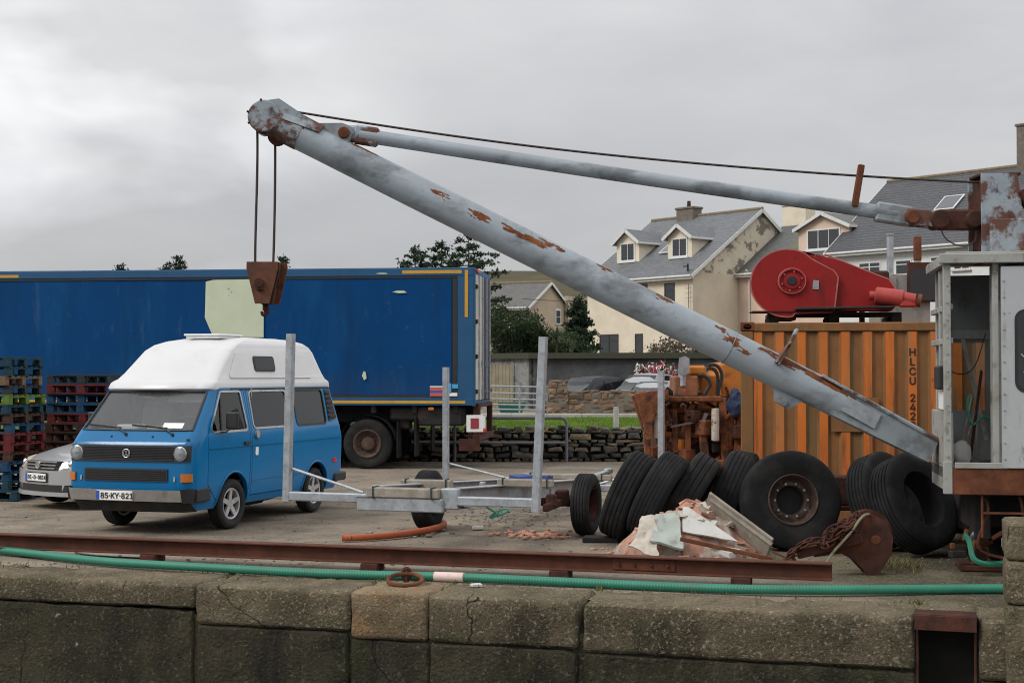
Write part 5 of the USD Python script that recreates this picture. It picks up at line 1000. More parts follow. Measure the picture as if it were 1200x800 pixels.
# ropes: hoist rope over the head down to the hook block, luffing rope along the top
hr = part(cr, 'hoist_rope', MB().tube(spline([cp(345, 131)-o_, cp(500, 155)-o_, cp(640, 173.5)-o_, cp(800, 190)-o_, cp(960, 203)-o_, cp(1150, 214)-o_], 40), .0135, 6), M['wire'])
hb = cp(309, 330)
part(cr, 'hoist_rope', MB().tube(spline([cp(301.5, 152)-o_, cp(301, 220)-o_, cp(299.5, 275)-o_, cp(299, 316)-o_], 16), .0145, 6), M['wire'])
part(cr, 'hoist_rope', MB().tube(spline([cp(322.5, 162)-o_, cp(322, 240)-o_, cp(320, 316)-o_], 10), .0145, 6), M['wire'])
# cab: frame, door, window, roof; y axis slightly turned
K0 = V(4.30, 14.45, 0)-o_; kx, ky = unit(V(.985, -.17, 0)), unit(V(.236, .972, 0))
def kb(x, y, z): return K0+kx*x+ky*y+V(0, 0, z)
Rk = np.stack([kx, unit(np.cross(V(0, 0, 1), kx)), V(0, 0, 1)], 1)
def kbox(mb, x0, x1, y0, y1, z0, z1, bev=.006): return mb.box(kb((x0+x1)/2, (y0+y1)/2, (z0+z1)/2), (x1-x0, y1-y0, z1-z0), bev, Rk)
zf0, zf1, zc = .82, 1.08, 3.20
part(cr, 'cab_sill', kbox(MB(), 0, 2.6, 0, .16, zf0, zf1), M['rust'], 30); part(cr, 'cab_sill', kbox(MB(), -.0, .12, .16, 1.65, zf0, zf1), M['cab_frame']); part(cr, 'cab_floor', kbox(MB(), .0, 2.6, .16, 1.65, .94, 1.06), M['dark_steel'])
part(cr, 'corner_strip', kbox(MB(), -.012, .075, -.012, .05, zf0+.005, zf1+.07).mb(kbox(MB(), .10, .60, -.014, .02, zf1, zf1+.06)), M['cab_frame'])
for x0, x1, y0, y1, nm in ((.0, .07, .0, .07, 'front'), (.0, .07, 1.58, 1.65, 'back'), (.47, .53, .02, .08, 'door'), (2.5, 2.58, 0, .08, 'far')):
    part(cr, 'cab_post', kbox(MB(), x0, x1, y0, y1, zf1, zc), M['cab_frame'])
part(cr, 'cab_roof', kbox(MB(), -.03, 2.62, -.03, 1.68, zc, zc+.03).mb(kbox(MB(), -.04, 2.62, -.05, .03, zc-.085, zc+.01)).mb(kbox(MB(), -.045, .02, .03, 1.66, zc-.08, zc+.01)), M['cab_frame'])
part(cr, 'roof_bracket', kbox(MB(), .84, .90, -.09, -.05, zc-.12, zc+.03), M['galv'])
dr = part(cr, 'cab_door', MB(), None) if False else None
dpoly = sbox(.55, zf1+.01, 2.5, zc-.12).difference(rrect(.69, 1.85, 1.50, 2.64, .09))
def kprism(poly, y, th):
    return MB().prism(poly, K0+ky*y, kx, (0, 0, 1), th)
door = part(cr, 'door_panel', kprism(dpoly, .01, .03), M['cab_alu'], 30)
part(door, 'window_rubber', kprism(rrect(.675, 1.835, 1.515, 2.655, .10).difference(rrect(.705, 1.865, 1.485, 2.625, .08)), .005, .034), M['black'])
part(door, 'door_glass', kprism(rrect(.70, 1.86, 1.49, 2.63, .08), -.005, .004), M['cab_glass'], False)
ck = MB(); cpt_ = V(.94, 2.02)
for a in np.linspace(.2, 6.1, 9):
    q = [cpt_+V(math.cos(a), math.sin(a))*.06]
    for k in range(4): q.append(q[-1]+V(math.cos(a+rnd.uniform(-.5, .5)), math.sin(a+rnd.uniform(-.5, .5)))*rnd.uniform(.05, .11))
    q = [p for p in q if .72 < p[0] < 1.47 and 1.88 < p[1] < 2.6]
    if len(q) > 1: ck.tube([kb(p[0], -.013, p[1]) for p in q], .0035, 4)
ck.tube([kb(cpt_[0]+.06*math.cos(t), -.013, cpt_[1]+.06*math.sin(t)) for t in np.linspace(0, 6, 10)], .003, 4)
part(door, 'glass_crack', ck, M['plate_white'])
for x in (.575,): 
    for z in np.arange(zf1+.1, zc-.15, .16): part(door, 'rivet', MB().cyl(kb(x, -.022, z), kb(x, -.03, z), .009, seg=8), M['cab_frame'])
for z in np.arange(zf1+.12, zc-.1, .17): part(cr, 'rivet', MB().cyl(kb(.035, .0, z), kb(.035, -.012, z), .009, seg=8), M['galv'])
# side face towards the boom: glazing bars and dusty panes
sg = part(cr, 'side_frame', kbox(MB(), .0, .04, .07, 1.58, zf1, zf1+.55).mb(kbox(MB(), -.005, .045, .07, 1.58, 2.32, 2.38)).mb(kbox(MB(), -.004, .044, .8, .86, zf1+.55, zc-.1)).mb(kbox(MB(), -.004, .044, .07, 1.58, 2.66, 2.72)), M['cab_frame'])
part(sg, 'side_glass', MB().grid([[kb(.015, y, z) for z in (zf1+.55, 2.32)] for y in (.07, 1.58)]), M['cab_dusty'], False); part(sg, 'side_glass', MB().grid([[kb(.015, y, z) for z in (2.38, zc-.1)] for y in (.07, 1.58)]), M['cab_dusty'], False)
part(sg, 'notice', kbox(MB(), -.012, -.006, .1, .55, 1.66, 1.84, .001), M['plate_white']); part(sg, 'wiper_motor', kbox(MB(), -.06, 0, .12, .5, 1.86, 2.1, .02), M['black'])
# back wall with its own window, things standing inside
bw = sbox(.07, zf1, 2.5, zc-.1).difference(sbox(.16, 1.62, .52, 2.36))
part(cr, 'back_wall', kprism(bw, 1.62, .03), M['cab_inner']); part(cr, 'back_rail', kbox(MB(), .07, .56, 1.56, 1.60, 2.40, 2.50), M['cab_frame'])
part(cr, 'back_glass', kprism(sbox(.16, 1.62, .52, 2.36), 1.61, .004), M['cab_glass'], False)
part(cr, 'strut', MB().bar(kb(.28, 1.5, 2.4), kb(.52, 1.5, 1.3), .03, .04), M['cab_frame']); part(cr, 'door_pillar', MB().bar(kb(.55, .3, zf1), kb(.55, .3, zc-.1), .05, .16, .006), M['cab_frame'])
part(cr, 'hanging_wire', MB().tube(spline([kb(.50, 1.2, 2.45), kb(.44, 1.2, 2.25), kb(.28, 1.2, 2.02), kb(.12, 1.2, 2.06), kb(.09, 1.2, 2.2)], 20), .006, 5), M['black'])
for k, (xa, xb, z1, wd) in enumerate(((.16, .34, 1.78, .05), (.28, .44, 2.05, .05), (.20, .40, 1.65, .06), (.36, .42, 1.9, .03))):
    part(cr, 'loose_lath', MB().bar(kb(xa, .5+.1*k, zf1+.0), kb(xb, .95+.1*k, z1), .02, wd, .004), M['bunk'] if k != 1 else M['rust_dark'])
part(cr, 'cloth_bundle', wobble(trimesh.creation.icosphere(3, 1).apply_transform(np.diag([.10, .09, .14, 1])).apply_translation(kb(.20, .55, 1.2)), .03, 7), M['curtain'], True)
part(cr, 'green_cord', MB().tube(spline([kb(.30, .5, 1.8), kb(.26, .48, 1.62), kb(.31, .5, 1.5), kb(.42, .6, 1.58), kb(.50, .62, 1.52)], 20), .013, 6), M['green_rope'])
part(cr, 'control_box', kbox(MB(), .9, 1.3, .5, .9, 1.06, 1.7, .03), M['dark_steel'])
# undercarriage, hoses, outrigger beam that runs out behind the tyres
part(cr, 'chassis', kbox(MB(), .25, 3.0, .75, 1.35, .42, .82, .02).mb(kbox(MB(), .3, .45, .35, .8, .35, .82)).mb(kbox(MB(), .75, 1.9, .3, 1.6, .2, .60, .05)), M['dark_steel'])
part(cr, 'added_machinery_house', kbox(MB(), .9, 4.5, 1.72, 4.6, .9, 2.1, .03), M['crane_rusty']); part(cr, 'undercarriage', kbox(MB(), .25, 4.5, 1.3, 4.4, .22, .9, .04), M['dark_steel'])  # unseen machinery house added behind the cab to block light
for x_, y_ in ((.75, 1.55), (.75, 4.2), (2.2, .6)): part(cr, 'road_wheel', MB().mb(tyre_mesh(.5, .34, .29, 4, 40), Rk @ rotz(90), kb(x_, y_, .5)), M['tyre'], 40)
part(cr, 'outrigger_beam', MB().span(V(3.83, 17.25, .46)-o_, V(6.2, 17.6, .80)-o_, .015).span(V(3.83, 17.2, .40)-o_, V(6.2, 17.65, .46)-o_, .01), M['rust_dark'])
part(cr, 'yellow_leg', kbox(MB(), .30, .46, .62, .78, .05, .85, .012), M['orange_dirty']); part(cr, 'outrigger_foot', kbox(MB(), .16, .60, .5, .9, .0, .06, .01), M['rust_dark'])
for i, pts in enumerate(([(.35, .1, .8), (.37, .08, .5), (.33, .1, .28), (.5, .12, .2), (.9, .2, .18), (1.4, .2, .14)], [(.72, .1, .8), (.75, .12, .5), (.78, .2, .25), (1.1, .2, .22)], [(.2, .3, .4), (.26, .25, .3), (.28, .15, .18), (.5, .2, .12), (1.3, .25, .10)])):
    part(cr, 'hydraulic_hose', MB().tube(spline([kb(*p) for p in pts], 24), .016 if i < 2 else .03, 6), M['rust_dark'] if i < 2 else M['hose_green'])
part(cr, 'step', MB().bar(kb(.36, .04, .64), kb(.78, .04, .64), .02, .02).cyl(kb(.36, .04, .82), kb(.36, .04, .40), .012, seg=6).cyl(kb(.78, .04, .82), kb(.80, .04, .35), .012, seg=6), M['rust'])
for k in range(14):
    p = kb(rnd.uniform(.05, 1.2), rnd.uniform(.3, .7), rnd.uniform(.12, .45)); s = rnd.uniform(.03, .09)
    part(cr, 'valve_block', MB().box(p, (s*rnd.uniform(1, 2.2), s, s*rnd.uniform(.6, 1.6)), .008, rotz(rnd.uniform(0, 90))) if k % 2 else MB().cyl(p, p+V(rnd.uniform(-.15, .15), .05, rnd.uniform(-.1, .15)), s*.5, seg=10), rnd.choice([M['rust_dark'], M['rust'], M['dark_steel'], M['galv']]))
# hook block
h0 = cp(309, 332); hk = thing('hook_block', 'rusty wedge-shaped hook block hanging above the camper van', 'hook block', h0, 0)
wz = lambda w, d, y: MB().hull([(x*s_, y_, z_) for z_, s_ in ((.225, 1), (.16, 1.02), (-.22, .46)) for x, y_ in ((-w, y), (w, y), (w, y+d), (-w, y+d))])
part(hk, 'side_plate', wz(.165, .018, -.10).mb(MB()), M['rust_patch'] if 'rust_patch' in M else M['rust'], 30)
part(hk, 'side_plate', MB().mb(wz(.15, .018, .09), rotz(0), (.085, .0, .0)), M['rust'], 30)
part(hk, 'body', MB().mb(wz(.13, .17, -.08), None, (.045, 0, -.005)), M['rust_dark'], 30)
part(hk, 'axle_boss', MB().cyl((-.03, -.10, .0), (-.03, -.13, .0), .05, seg=16).box((-.02, -.11, -.03), (.07, .03, .10), .01), M['rust_dark'])
part(hk, 'sheave', MB().lathe([(.03, -.03), (.15, -.03), (.13, 0), (.15, .03), (.03, .03)], 26, (.02, .0, .03), (0, 1, 0), True), M['rust_dark'])
part(hk, 'hook', MB().cyl((.02, 0, -.18), (.02, 0, -.29), .032, seg=12).tube(spline([(.02, 0, -.27), (.03, 0, -.315), (.005, 0, -.335), (-.02, 0, -.30)], 12), np.linspace(.03, .016, 12), 8), M['rust_dark'])
# ---------------------------------------------------------------- things lying along the quay edge
def lying(px, py, h=0.0): return on(px, py, h)
# rusty steel rail on blocks
ra = Q(-2.6, -1.43); rb_ = Q(8.08, -1.47); rl = thing('steel_rail', 'long rusty steel girder lying along the quay edge on small blocks', 'girder', (0, 0, 0))
z0 = .075; h_, w_ = .165, .15
rm = MB(); 
for a_, b_ in ((ra, rb_),):
    for k in range(24):
        p, q = a_+(b_-a_)*k/24, a_+(b_-a_)*(k+1)/24
    rm.bar(a_+V(0, 0, z0+h_-.009), b_+V(0, 0, z0+h_-.009), w_, .018, .005).bar(a_+V(0, 0, z0+.009), b_+V(0, 0, z0+.009), w_, .018, .005).bar(a_+V(0, 0, z0+h_/2), b_+V(0, 0, z0+h_/2), .016, h_-.034)
part(rl, 'girder', rm, M['rail_rust'], 30)
dr_ = unit(rb_-ra); nr = V(-dr_[1], dr_[0], 0)*-1
for px0 in (640, 712):
    pass
sp = lambda px: (lambda r: (r*ra[1]-ra[0])/(dr_[0]-r*dr_[1]))((px-600)/F)
a_, b_ = ra+dr_*sp(718), ra+dr_*sp(791)
fp = part(rl, 'splice_plate', MB().bar(a_+V(0, 0, z0+h_/2)+nr*.016, b_+V(0, 0, z0+h_/2)+nr*.016, .016, .115, .004), M['rail_rust'])
for t in (.1, .35, .62, .88):
    p = a_*(1-t)+b_*t+V(0, 0, z0+h_/2)+nr*.02; part(fp, 'bolt', MB().cyl(p, p+nr*.026, .016, seg=6), M['rust_dark'])
for px in (180, 437, 657, 40, 868):
    p = ra+dr_*sp(px); part(rl, 'packing_block', MB().box(p+V(0, 0, .035)+nr*.0, (.19, .22, .08), .008, rotz(-16+rnd.uniform(-4, 4))), M['rust_dark'])
# green hose
pts = [(-60, 644), (0, 650), (60, 656), (140, 664), (250, 671.5), (400, 677.5), (500, 681), (600, 685.5), (700, 689), (800, 693.5), (880, 697), (960, 698), (1060, 696.5), (1160, 695), (1172, 695), (1230, 694)]
P_ = spline([on(x, y, .0)+V(0, 0, .052) for x, y in pts], 420); P_[:, 2] = .050+.006*np.sin(np.arange(420)*.06)
hs_ = thing('green_hose', 'long ribbed green hose running along the quay edge', 'hose', (0, 0, 0))
rr = .043+.0012*np.where(np.arange(1680) % 4 < 2, 1, -1); tt_ = np.linspace(0, 419, 1680); PP = np.stack([np.interp(tt_, np.arange(420), P_[:, k]) for k in range(3)], 1)
part(hs_, 'hose_wall', MB().tube(PP, rr, 10), M['hose_green'], True)
i0, i1 = (int(np.argmin(np.abs(PP[:, 0]/PP[:, 1]*F+600-x))) for x in (510, 545))
part(hs_, 'tape_wrap', MB().tube(PP[i0:i1], .0465, 14), M['tape'], True)
# mooring ring
rc = on(475, 681, .03); mr = thing('mooring_ring', 'rusty iron mooring ring lying on the quay edge by the hose', 'mooring ring', (rc[0], rc[1], .03))
part(mr, 'ring', MB().tube([(.165*math.cos(t), .165*math.sin(t)-.02, .02+.035*math.sin(t)) for t in np.linspace(0, 6.2832, 36, endpoint=False)], .021, 10, closed=True), M['rust'], True)
part(mr, 'eye_bolt', MB().tube([(.0+.035*math.cos(t), .15, .055+.05*math.sin(t)) for t in np.linspace(0, 6.2832, 16, endpoint=False)], .02, 8, closed=True).cyl((0, .15, -.06), (0, .15, .03), .024).cyl((0, .15, .09), (0, .15, .115), .03, .02, 10), M['rust_dark'], True)
# orange drainage pipe
pp_ = [on(x, y, .045) for x, y in ((401, 630), (430, 629), (465, 626), (495, 622), (514, 617.5), (520, 613), (512, 610), (498, 610))]
PP2 = spline(pp_, 260); PP2[:, 2] = .046
op = thing('orange_pipe', 'orange plastic drainage pipe lying bent on the ground under the boat trailer', 'pipe', (0, 0, 0))
part(op, 'pipe_wall', MB().tube(PP2, .042+.0016*np.where(np.arange(260) % 4 < 2, 1, -1), 14, cap=False), M['pipe_orange'], True)
part(op, 'pipe_mouth', MB().lathe([(.043, 0), (.036, -.002), (.034, .12), (0, .13)], 16, PP2[0], PP2[1]-PP2[0]), M['interior'])
# black rubber mat, cables, small litter
mp = on(690, 634); solo('rubber_mat', wobble(trimesh.creation.box((.42, .34, .05)).subdivide().subdivide().apply_transform(trimesh.transformations.rotation_matrix(-.14, (0, 0, 1))).apply_translation((mp[0]+.15, mp[1], .03)), .012, 4), M['tyre_new'], 'flat black rubber mat beside the nearest leaning tyre', 'mat')
solo('thin_cable', MB().tube(spline([on(x, y, .012) for x, y in ((628, 649), (646, 651), (680, 652.5), (712, 653), (745, 653.5), (775, 652))], 40), .010, 6).cyl(on(646, 651, .018), on(671, 652, .018), .018, seg=8), M['black'], 'thin black cable with a pale joint lying behind the rusty girder', 'cable')
solo('thin_cable', MB().tube(spline([on(x, y, .015) for x, y in ((-5, 638), (14, 634), (30, 629.5), (46, 629.5))], 24), .011, 6), M['black'], 'short black cable curling over the girder at the far left', 'cable')
solo('thin_cable', MB().tube(spline([on(x, y, .012) for x, y in ((88, 646.5), (104, 650), (130, 652), (166, 653.5))], 24), .010, 6), M['black'], 'dark cable lying between the hose and the girder near the left', 'cable')
# ------------------------------------------------ heap of torn white panels and pink foam
hc_ = on(808, 648); hp = thing('rubble_heap', 'heap of torn white panels, sheeting and pink foam in front of the tyres', 'rubble heap', (0, 0, 0))
M['sheet'] = mk('dirty_white_sheeting', (.48, .43, .36), .55, var=.18, vs=6, over=[((.25, .20, .14), 7, .52, .7, .6), ((.10, .075, .05), 12, .62, .7, .7)], bump=(20, .3, .01))
M['foam'] = mk('pink_foam', (.50, .275, .20), .95, var=.25, vs=9, over=[((.30, .12, .075), 9, .5, .7, .7), ((.12, .06, .04), 15, .62, .72, .7)], bump=(45, .8, .012), spec=.1)
M['panel_white'] = mk('broken_white_panel', (.50, .49, .46), .45, var=.08, vs=5, over=[((.30, .22, .16), 7, .56, .72, .6), ((.12, .06, .035), 13, .66, .73, .8)])
M['teal_grey'] = mk('grey_green_moulding', (.34, .38, .34), .5, var=.15, vs=5, over=[((.14, .12, .09), 7, .54, .7, .7)])
def hz(px, py, y): return at(px, py, y)
def sheet(name, quad, n, amp, sc, mat, seed, thick=.02):
    a, b, c, d = (np.asarray(p, float) for p in quad); G_ = np.array([[(a*(1-s)+b*s)*(1-t)+(d*(1-s)+c*s)*t for t in np.linspace(0, 1, n)] for s in np.linspace(0, 1, n)])
    dsp = np.stack([meshkit.fbm(G_*sc+k*9.1, 3, seed+k)-.5 for k in range(3)], -1); G_ = G_+dsp*2*amp
    nrm = unit(np.cross(b-a, d-a)); H_ = G_-nrm*thick*(1 if nrm[1] < 0 else -1)
    f = nrm[1] > 0
    mb = MB().grid(G_, f).grid(H_, not f)
    for u, v in ((G_[0], H_[0]), (H_[-1], G_[-1]), (H_[:, 0], G_[:, 0]), (G_[:, -1], H_[:, -1])): mb.grid(np.stack([u, v], 0), f)
    return part(hp, name, mb, mat, True)
D0 = 15.75
M['heap_mix'] = mk('crumpled_sheeting', (.38, .325, .265), .75, var=.25, vs=5, over=[((.40, .20, .14), 4.2, .47, .51, .95, None, .95), ((.24, .20, .15), 6, .54, .66, .7), ((.50, .49, .46), 3.1, .60, .63, .85), ((.06, .045, .03), 9, .60, .68, .85)], bump=(40, .6, .008))
hc2 = V(at(808, 440, 16.2)[0], 16.22, 0); GU = []
for a in np.linspace(0, 1, 92):
    row = []
    for b in np.linspace(0, 1, 64):
        x, y = (a*2-1)*.86, (b*2-1)*.52; r2 = (x/.86)**2+(y/.52)**2; w = max(0, 1-r2)
        q = V(x, y, 0)+hc2; rid = 1-2*abs(float(meshkit.noise(q*V(5.5, 5.5, 1)+3.3, 3))-.5); rid2 = 1-2*abs(float(meshkit.noise(q*V(13, 13, 1)+7.1, 4))-.5)
        h = .60*w**.6*(.72+.28*math.exp(-((x-.10)/.42)**2))*(.78+.22*float(meshkit.noise(q*3.1, 6)))+w**.3*(.13*(rid-.5)+.06*(rid2-.5))
        row.append(V(x+.05*(rid-.5), y+.05*(rid2-.5), max(h, -.02)-.01)+V(hc2[0], hc2[1], 0))
    GU.append(row)
part(hp, 'crumpled_sheeting', MB().grid(GU), M['heap_mix'], True)
sheet('torn_sheet', [hz(735, 638, D0-.15), hz(772, 655, D0-.3), hz(768, 604, D0+.1), hz(752, 606, D0+.15)], 34, .06, 4.5, M['sheet'], 11, .02)
sheet('moulding', [hz(762, 634, D0-.16), hz(800, 642, D0-.2), hz(795, 600, D0+.16), hz(770, 602, D0+.18)], 18, .03, 5, M['teal_grey'], 41, .03)
sheet('white_panel', [hz(800, 594, D0+.26), hz(806, 594, D0+.24), hz(866, 634, D0-.1), hz(800, 622, D0+.02)], 14, .012, 5, M['panel_white'], 51, .02)
for i in range(60):
    p = GU[rnd.randrange(12, 74)][min(63, max(4, int(rnd.gauss(30, 9))))]; s_ = rnd.uniform(.03, .10)
    part(hp, 'foam_lump', MB().hull([p+V(rnd.gauss(0, 1), rnd.gauss(0, 1), rnd.gauss(0, .6))*s_*.6 for _ in range(10)]), rnd.choice([M['foam'], M['foam'], M['foam'], M['sheet'], M['bunk']]), 20)
part(hp, 'wooden_board', wobble(MB().bar(hz(829, 586, D0+.42), hz(903, 641, D0-.02), .035, .26, .006, (0, -.6, 1)).mesh(), .004, 4), M['bunk']); part(hp, 'board_edge', MB().bar(hz(832, 584, D0+.36), hz(905, 638, D0-.08), .03, .04, .006), M['bunk'])
part(hp, 'steel_strip', MB().bar(hz(797, 631, D0-.3), hz(905, 655, D0-.42), .03, .045, .006).bar(hz(905, 646, D0-.42), hz(940, 662, D0-.5), .012, .02, .003), M['rust'])
part(hp, 'white_board', MB().hull([hz(x, y, d) for x, y, d in ((826, 636, D0-.25), (868, 643, D0-.3), (870, 649, D0-.3), (855, 654, D0-.42), (854, 648, D0-.42), (826, 641, D0-.25))]), M['panel_white'])
for i in range(34):
    px = rnd.uniform(760, 880); py = rnd.uniform(648, 658); p = on(px, py, .02); s = rnd.uniform(.03, .12)
    part(hp, 'broken_piece', MB().box(p+V(0, 0, s*.2), (s*rnd.uniform(.8, 2), s*.8, s*.45), .008, rotz(rnd.uniform(0, 180)) @ rotx(rnd.uniform(-20, 20))), rnd.choice([M['panel_white'], M['foam'], M['bunk'], M['sheet'], M['rubble_grey']]))
for i in range(26):
    p = GU[rnd.randrange(8, 84)][rnd.randrange(4, 40)]+V(0, 0, .01); s = rnd.uniform(.02, .07)
    part(hp, 'foam_chip', MB().box(p, (s*rnd.uniform(1, 2.2), s, s*.5), .004, rotz(rnd.uniform(0, 180)) @ rotx(rnd.uniform(-60, 60))), rnd.choice([M['foam'], M['foam'], M['panel_white']]))
# crumbs of foam and stones on the ground: nobody could count them
cr_ = MB()
def scatter(mb, n, px, py, s0, s1, seed, flat=.45):
    r = random.Random(seed)
    for i in range(n):
        x, y = r.gauss(px[0], px[1]), r.gauss(py[0], py[1]); 
        if y < 545: continue
        p = on(x, y); s = r.uniform(s0, s1); mb.box(p+V(0, 0, s*flat*.4), (s*r.uniform(.7, 1.8), s, s*flat), s*.1, rotz(r.uniform(0, 180)) @ rotx(r.uniform(-15, 15)))
scatter(cr_, 130, (632, 20), (626.5, 2.2), .015, .065, 1); scatter(cr_, 90, (742, 16), (644, 2), .012, .05, 2)
setting('foam_crumbs', cr_, M['foam'], False, kind='stuff', label=None)
g2 = MB(); scatter(g2, 200, (590, 35), (606, 6), .012, .035, 3); scatter(g2, 200, (420, 260), (618, 16), .008, .028, 4); scatter(g2, 260, (700, 200), (655, 5), .008, .03, 5); scatter(g2, 160, (250, 200), (655, 7), .008, .03, 6); scatter(g2, 200, (600, 330), (580, 14), .01, .04, 8); scatter(g2, 60, (480, 20), (624, 2), .02, .06, 9)
setting('loose_stones', g2, M['rubble_grey'], False, kind='stuff')
for i, (x, y, s, c, l) in enumerate(((560, 620, .1, 'panel_white', 'small white box lid on the ground below the boat trailer'), (558, 687, .07, 'panel_white', 'small white scrap lying beside the hose on the edge stone'), (726, 624, .12, 'rubble_grey', 'dark stone lying beside the boat trailer wheel'))):
    p = on(x, y); solo('litter', wobble(MB().box(p+V(0, 0, s*.22), (s*1.5, s, s*.5), .012, rotz(20*i)).mesh(), .01, 9), M[c], l, 'litter')
# ------------------------------------------------ big rusty pulley block with its chain
bk = thing('pulley_block', 'big rusty pulley block with a heap of chain lying by the tyres', 'pulley block', (0, 0, 0))
D1 = 14.75
ax0 = hz(1018, 628, D1)
sidep = [(952, 643), (952, 651), (984, 647), (1000, 656), (1016, 673), (1026, 674), (1042, 648), (1044, 628), (1036, 609), (1018, 600), (1004, 604), (998, 628)]
def blockplate(y, th, pts=sidep):
    q = [hz(x, y_, D1) for x, y_ in pts]; return MB().prism(Polygon([(p[0], p[2]) for p in q]), (0, y, 0), (1, 0, 0), (0, 0, 1), th)
part(bk, 'cheek_plate', wobble(blockplate(D1-.06, .03).mesh(), .004, 5), M['rust_dark'], 30); part(bk, 'cheek_plate', wobble(blockplate(D1+.16, .03).mesh(), .004, 5), M['rust_dark'], 30)
part(bk, 'sheave', MB().lathe([(.03, -.07), (.235, -.07), (.20, -.02), (.20, .02), (.235, .07), (.03, .07)], 36, ax0+V(-.0, .05, .03), (0, 1, 0), True), M['rust_dark'], 35)
part(bk, 'axle_pin', MB().cyl(ax0+V(.05, -.10, -.03), ax0+V(.05, .2, -.03), .05, seg=18, bev=.01), M['rust'])
part(bk, 'arm', MB().bar(hz(934, 649, D1-.1), hz(1010, 630, D1-.1), .05, .10, .012), M['rail_rust']); part(bk, 'shackle', MB().tube([hz(926+6*math.cos(t), 660+8*math.sin(t), D1-.12) for t in np.linspace(0, 6.2832, 18, endpoint=False)], .018, 8, closed=True).cyl(hz(920, 662, D1-.12), hz(916, 672, D1-.16), .03), M['rust'])
def chain_link(p, d, tw, s=.05):
    d, a, b = frame_of(d); c = math.cos(tw)*a+math.sin(tw)*b
    return MB().tube([p+d*s*1.25*math.cos(t)*1.15+c*s*.72*math.sin(t) for t in np.linspace(0, 6.2832, 12, endpoint=False)], s*.24, 5, closed=True)
cpts = [(926, 650, -.16), (940, 640, -.14), (955, 634, -.16), (970, 632, -.12), (985, 622, -.14), (998, 612, -.12), (1004, 606, -.04), (994, 616, -.2), (980, 628, -.2), (966, 637, -.2), (976, 622, -.06), (990, 614, -.02), (984, 632, -.16), (1000, 622, -.2), (988, 618, -.22), (972, 630, -.22)]
CP = spline([hz(x, y, D1+d-.02) for x, y, d in cpts], 90)
for i in range(89): part(bk, 'chain_link', chain_link(CP[i]+V(rnd.uniform(-.02, .02), rnd.uniform(-.02, .02), rnd.uniform(-.02, .02)), CP[i+1]-CP[i], 1.57*(i % 2)+rnd.uniform(-.3, .3), .042), M['rust_dark'], True)
part(bk, 'yellowed_rope', MB().tube(spline([hz(x, y, D1+d) for x, y, d in ((958, 672, -.3), (966, 664, -.26), (974, 650, -.24), (984, 638, -.24), (998, 622, -.26), (1008, 608, -.2), (1018, 602, -.1))], 40), .014, 6), M['rope_pale'])
part(bk, 'rope_end', MB().tube(spline([hz(x, y, D1-.3) for x, y in ((944, 668), (952, 662), (946, 660), (956, 672), (962, 664), (950, 672), (968, 676), (974, 672))], 40), .013, 6), M['green_rope'])
for k, (x0, y0, x1, y1) in enumerate(((870, 661, 905, 660), (884, 665, 902, 656), (892, 659, 898, 665))):
    solo('rope_scrap', MB().tube(spline([on(x0, y0, .02), on((x0+x1)/2, (y0+y1)/2-.6, .03), on(x1, y1, .02)], 12), .014, 6), M['rope_pale'] if k else M['green_rope'], ['green rope scrap lying flat beside the girder near the chain', 'pale rope scrap crossing the green one beside the girder', 'short pale rope end lying across the other rope scraps'][k], 'rope')
mossr = on(1062, 668); 
tf = MB()
for i in range(260):
    p = on(rnd.gauss(1052, 16), rnd.gauss(664, 2.5)); a = rnd.uniform(0, 6.28); tf.add([p+V(-.006, 0, 0), p+V(.006, 0, 0), p+V(math.cos(a)*.07, math.sin(a)*.07, rnd.uniform(.03, .10))], [(0, 1, 2)])
M['dry_grass'] = plain('dry_grass', (.15, .13, .05), .9)
setting('dry_grass_tuft', tf, M['dry_grass'], False, kind='stuff')
# ---------------------------------------------------------------- walls, railings and the lawn's edge
def gz(x, y): return float(terrain_z(np.array([float(x)]), np.array([float(y)]))[0])
STV = [mk(f'wall_stone_{n}', c, .92, var=.3, vs=5, over=[((.05, .048, .04), 6, .52, .7, .6), ((.30, .29, .25), 16, .62, .7, .45)], bump=(30, .6, .015), spec=.2) for n, c in (('dark', (.075, .068, .058)), ('brown', (.145, .105, .072)), ('tan', (.22, .175, .12)), ('grey', (.13, .12, .10)), ('black', (.045, .043, .038)))]
JIT = [1.0]
def rubble_stone(c, w, d, h, r):
    p = []
    for sx_ in (-1, 1):
        for sy_ in (-1, 1):
            for sz_ in (-1, 1): p.append((sx_*w/2*(1-JIT[0]*r.uniform(0, .45)), sy_*d/2*r.uniform(.75, 1), sz_*h/2*(1-JIT[0]*r.uniform(0, .55))))
    for a in range(4): p.append((r.uniform(-.3, .3)*w, -d/2*r.uniform(1, 1.25), r.uniform(-.3, .3)*h))
    return MB().hull(np.array(p) @ (rotz(JIT[0]*r.uniform(-8, 8)) @ roty(JIT[0]*r.uniform(-7, 7))).T+c)
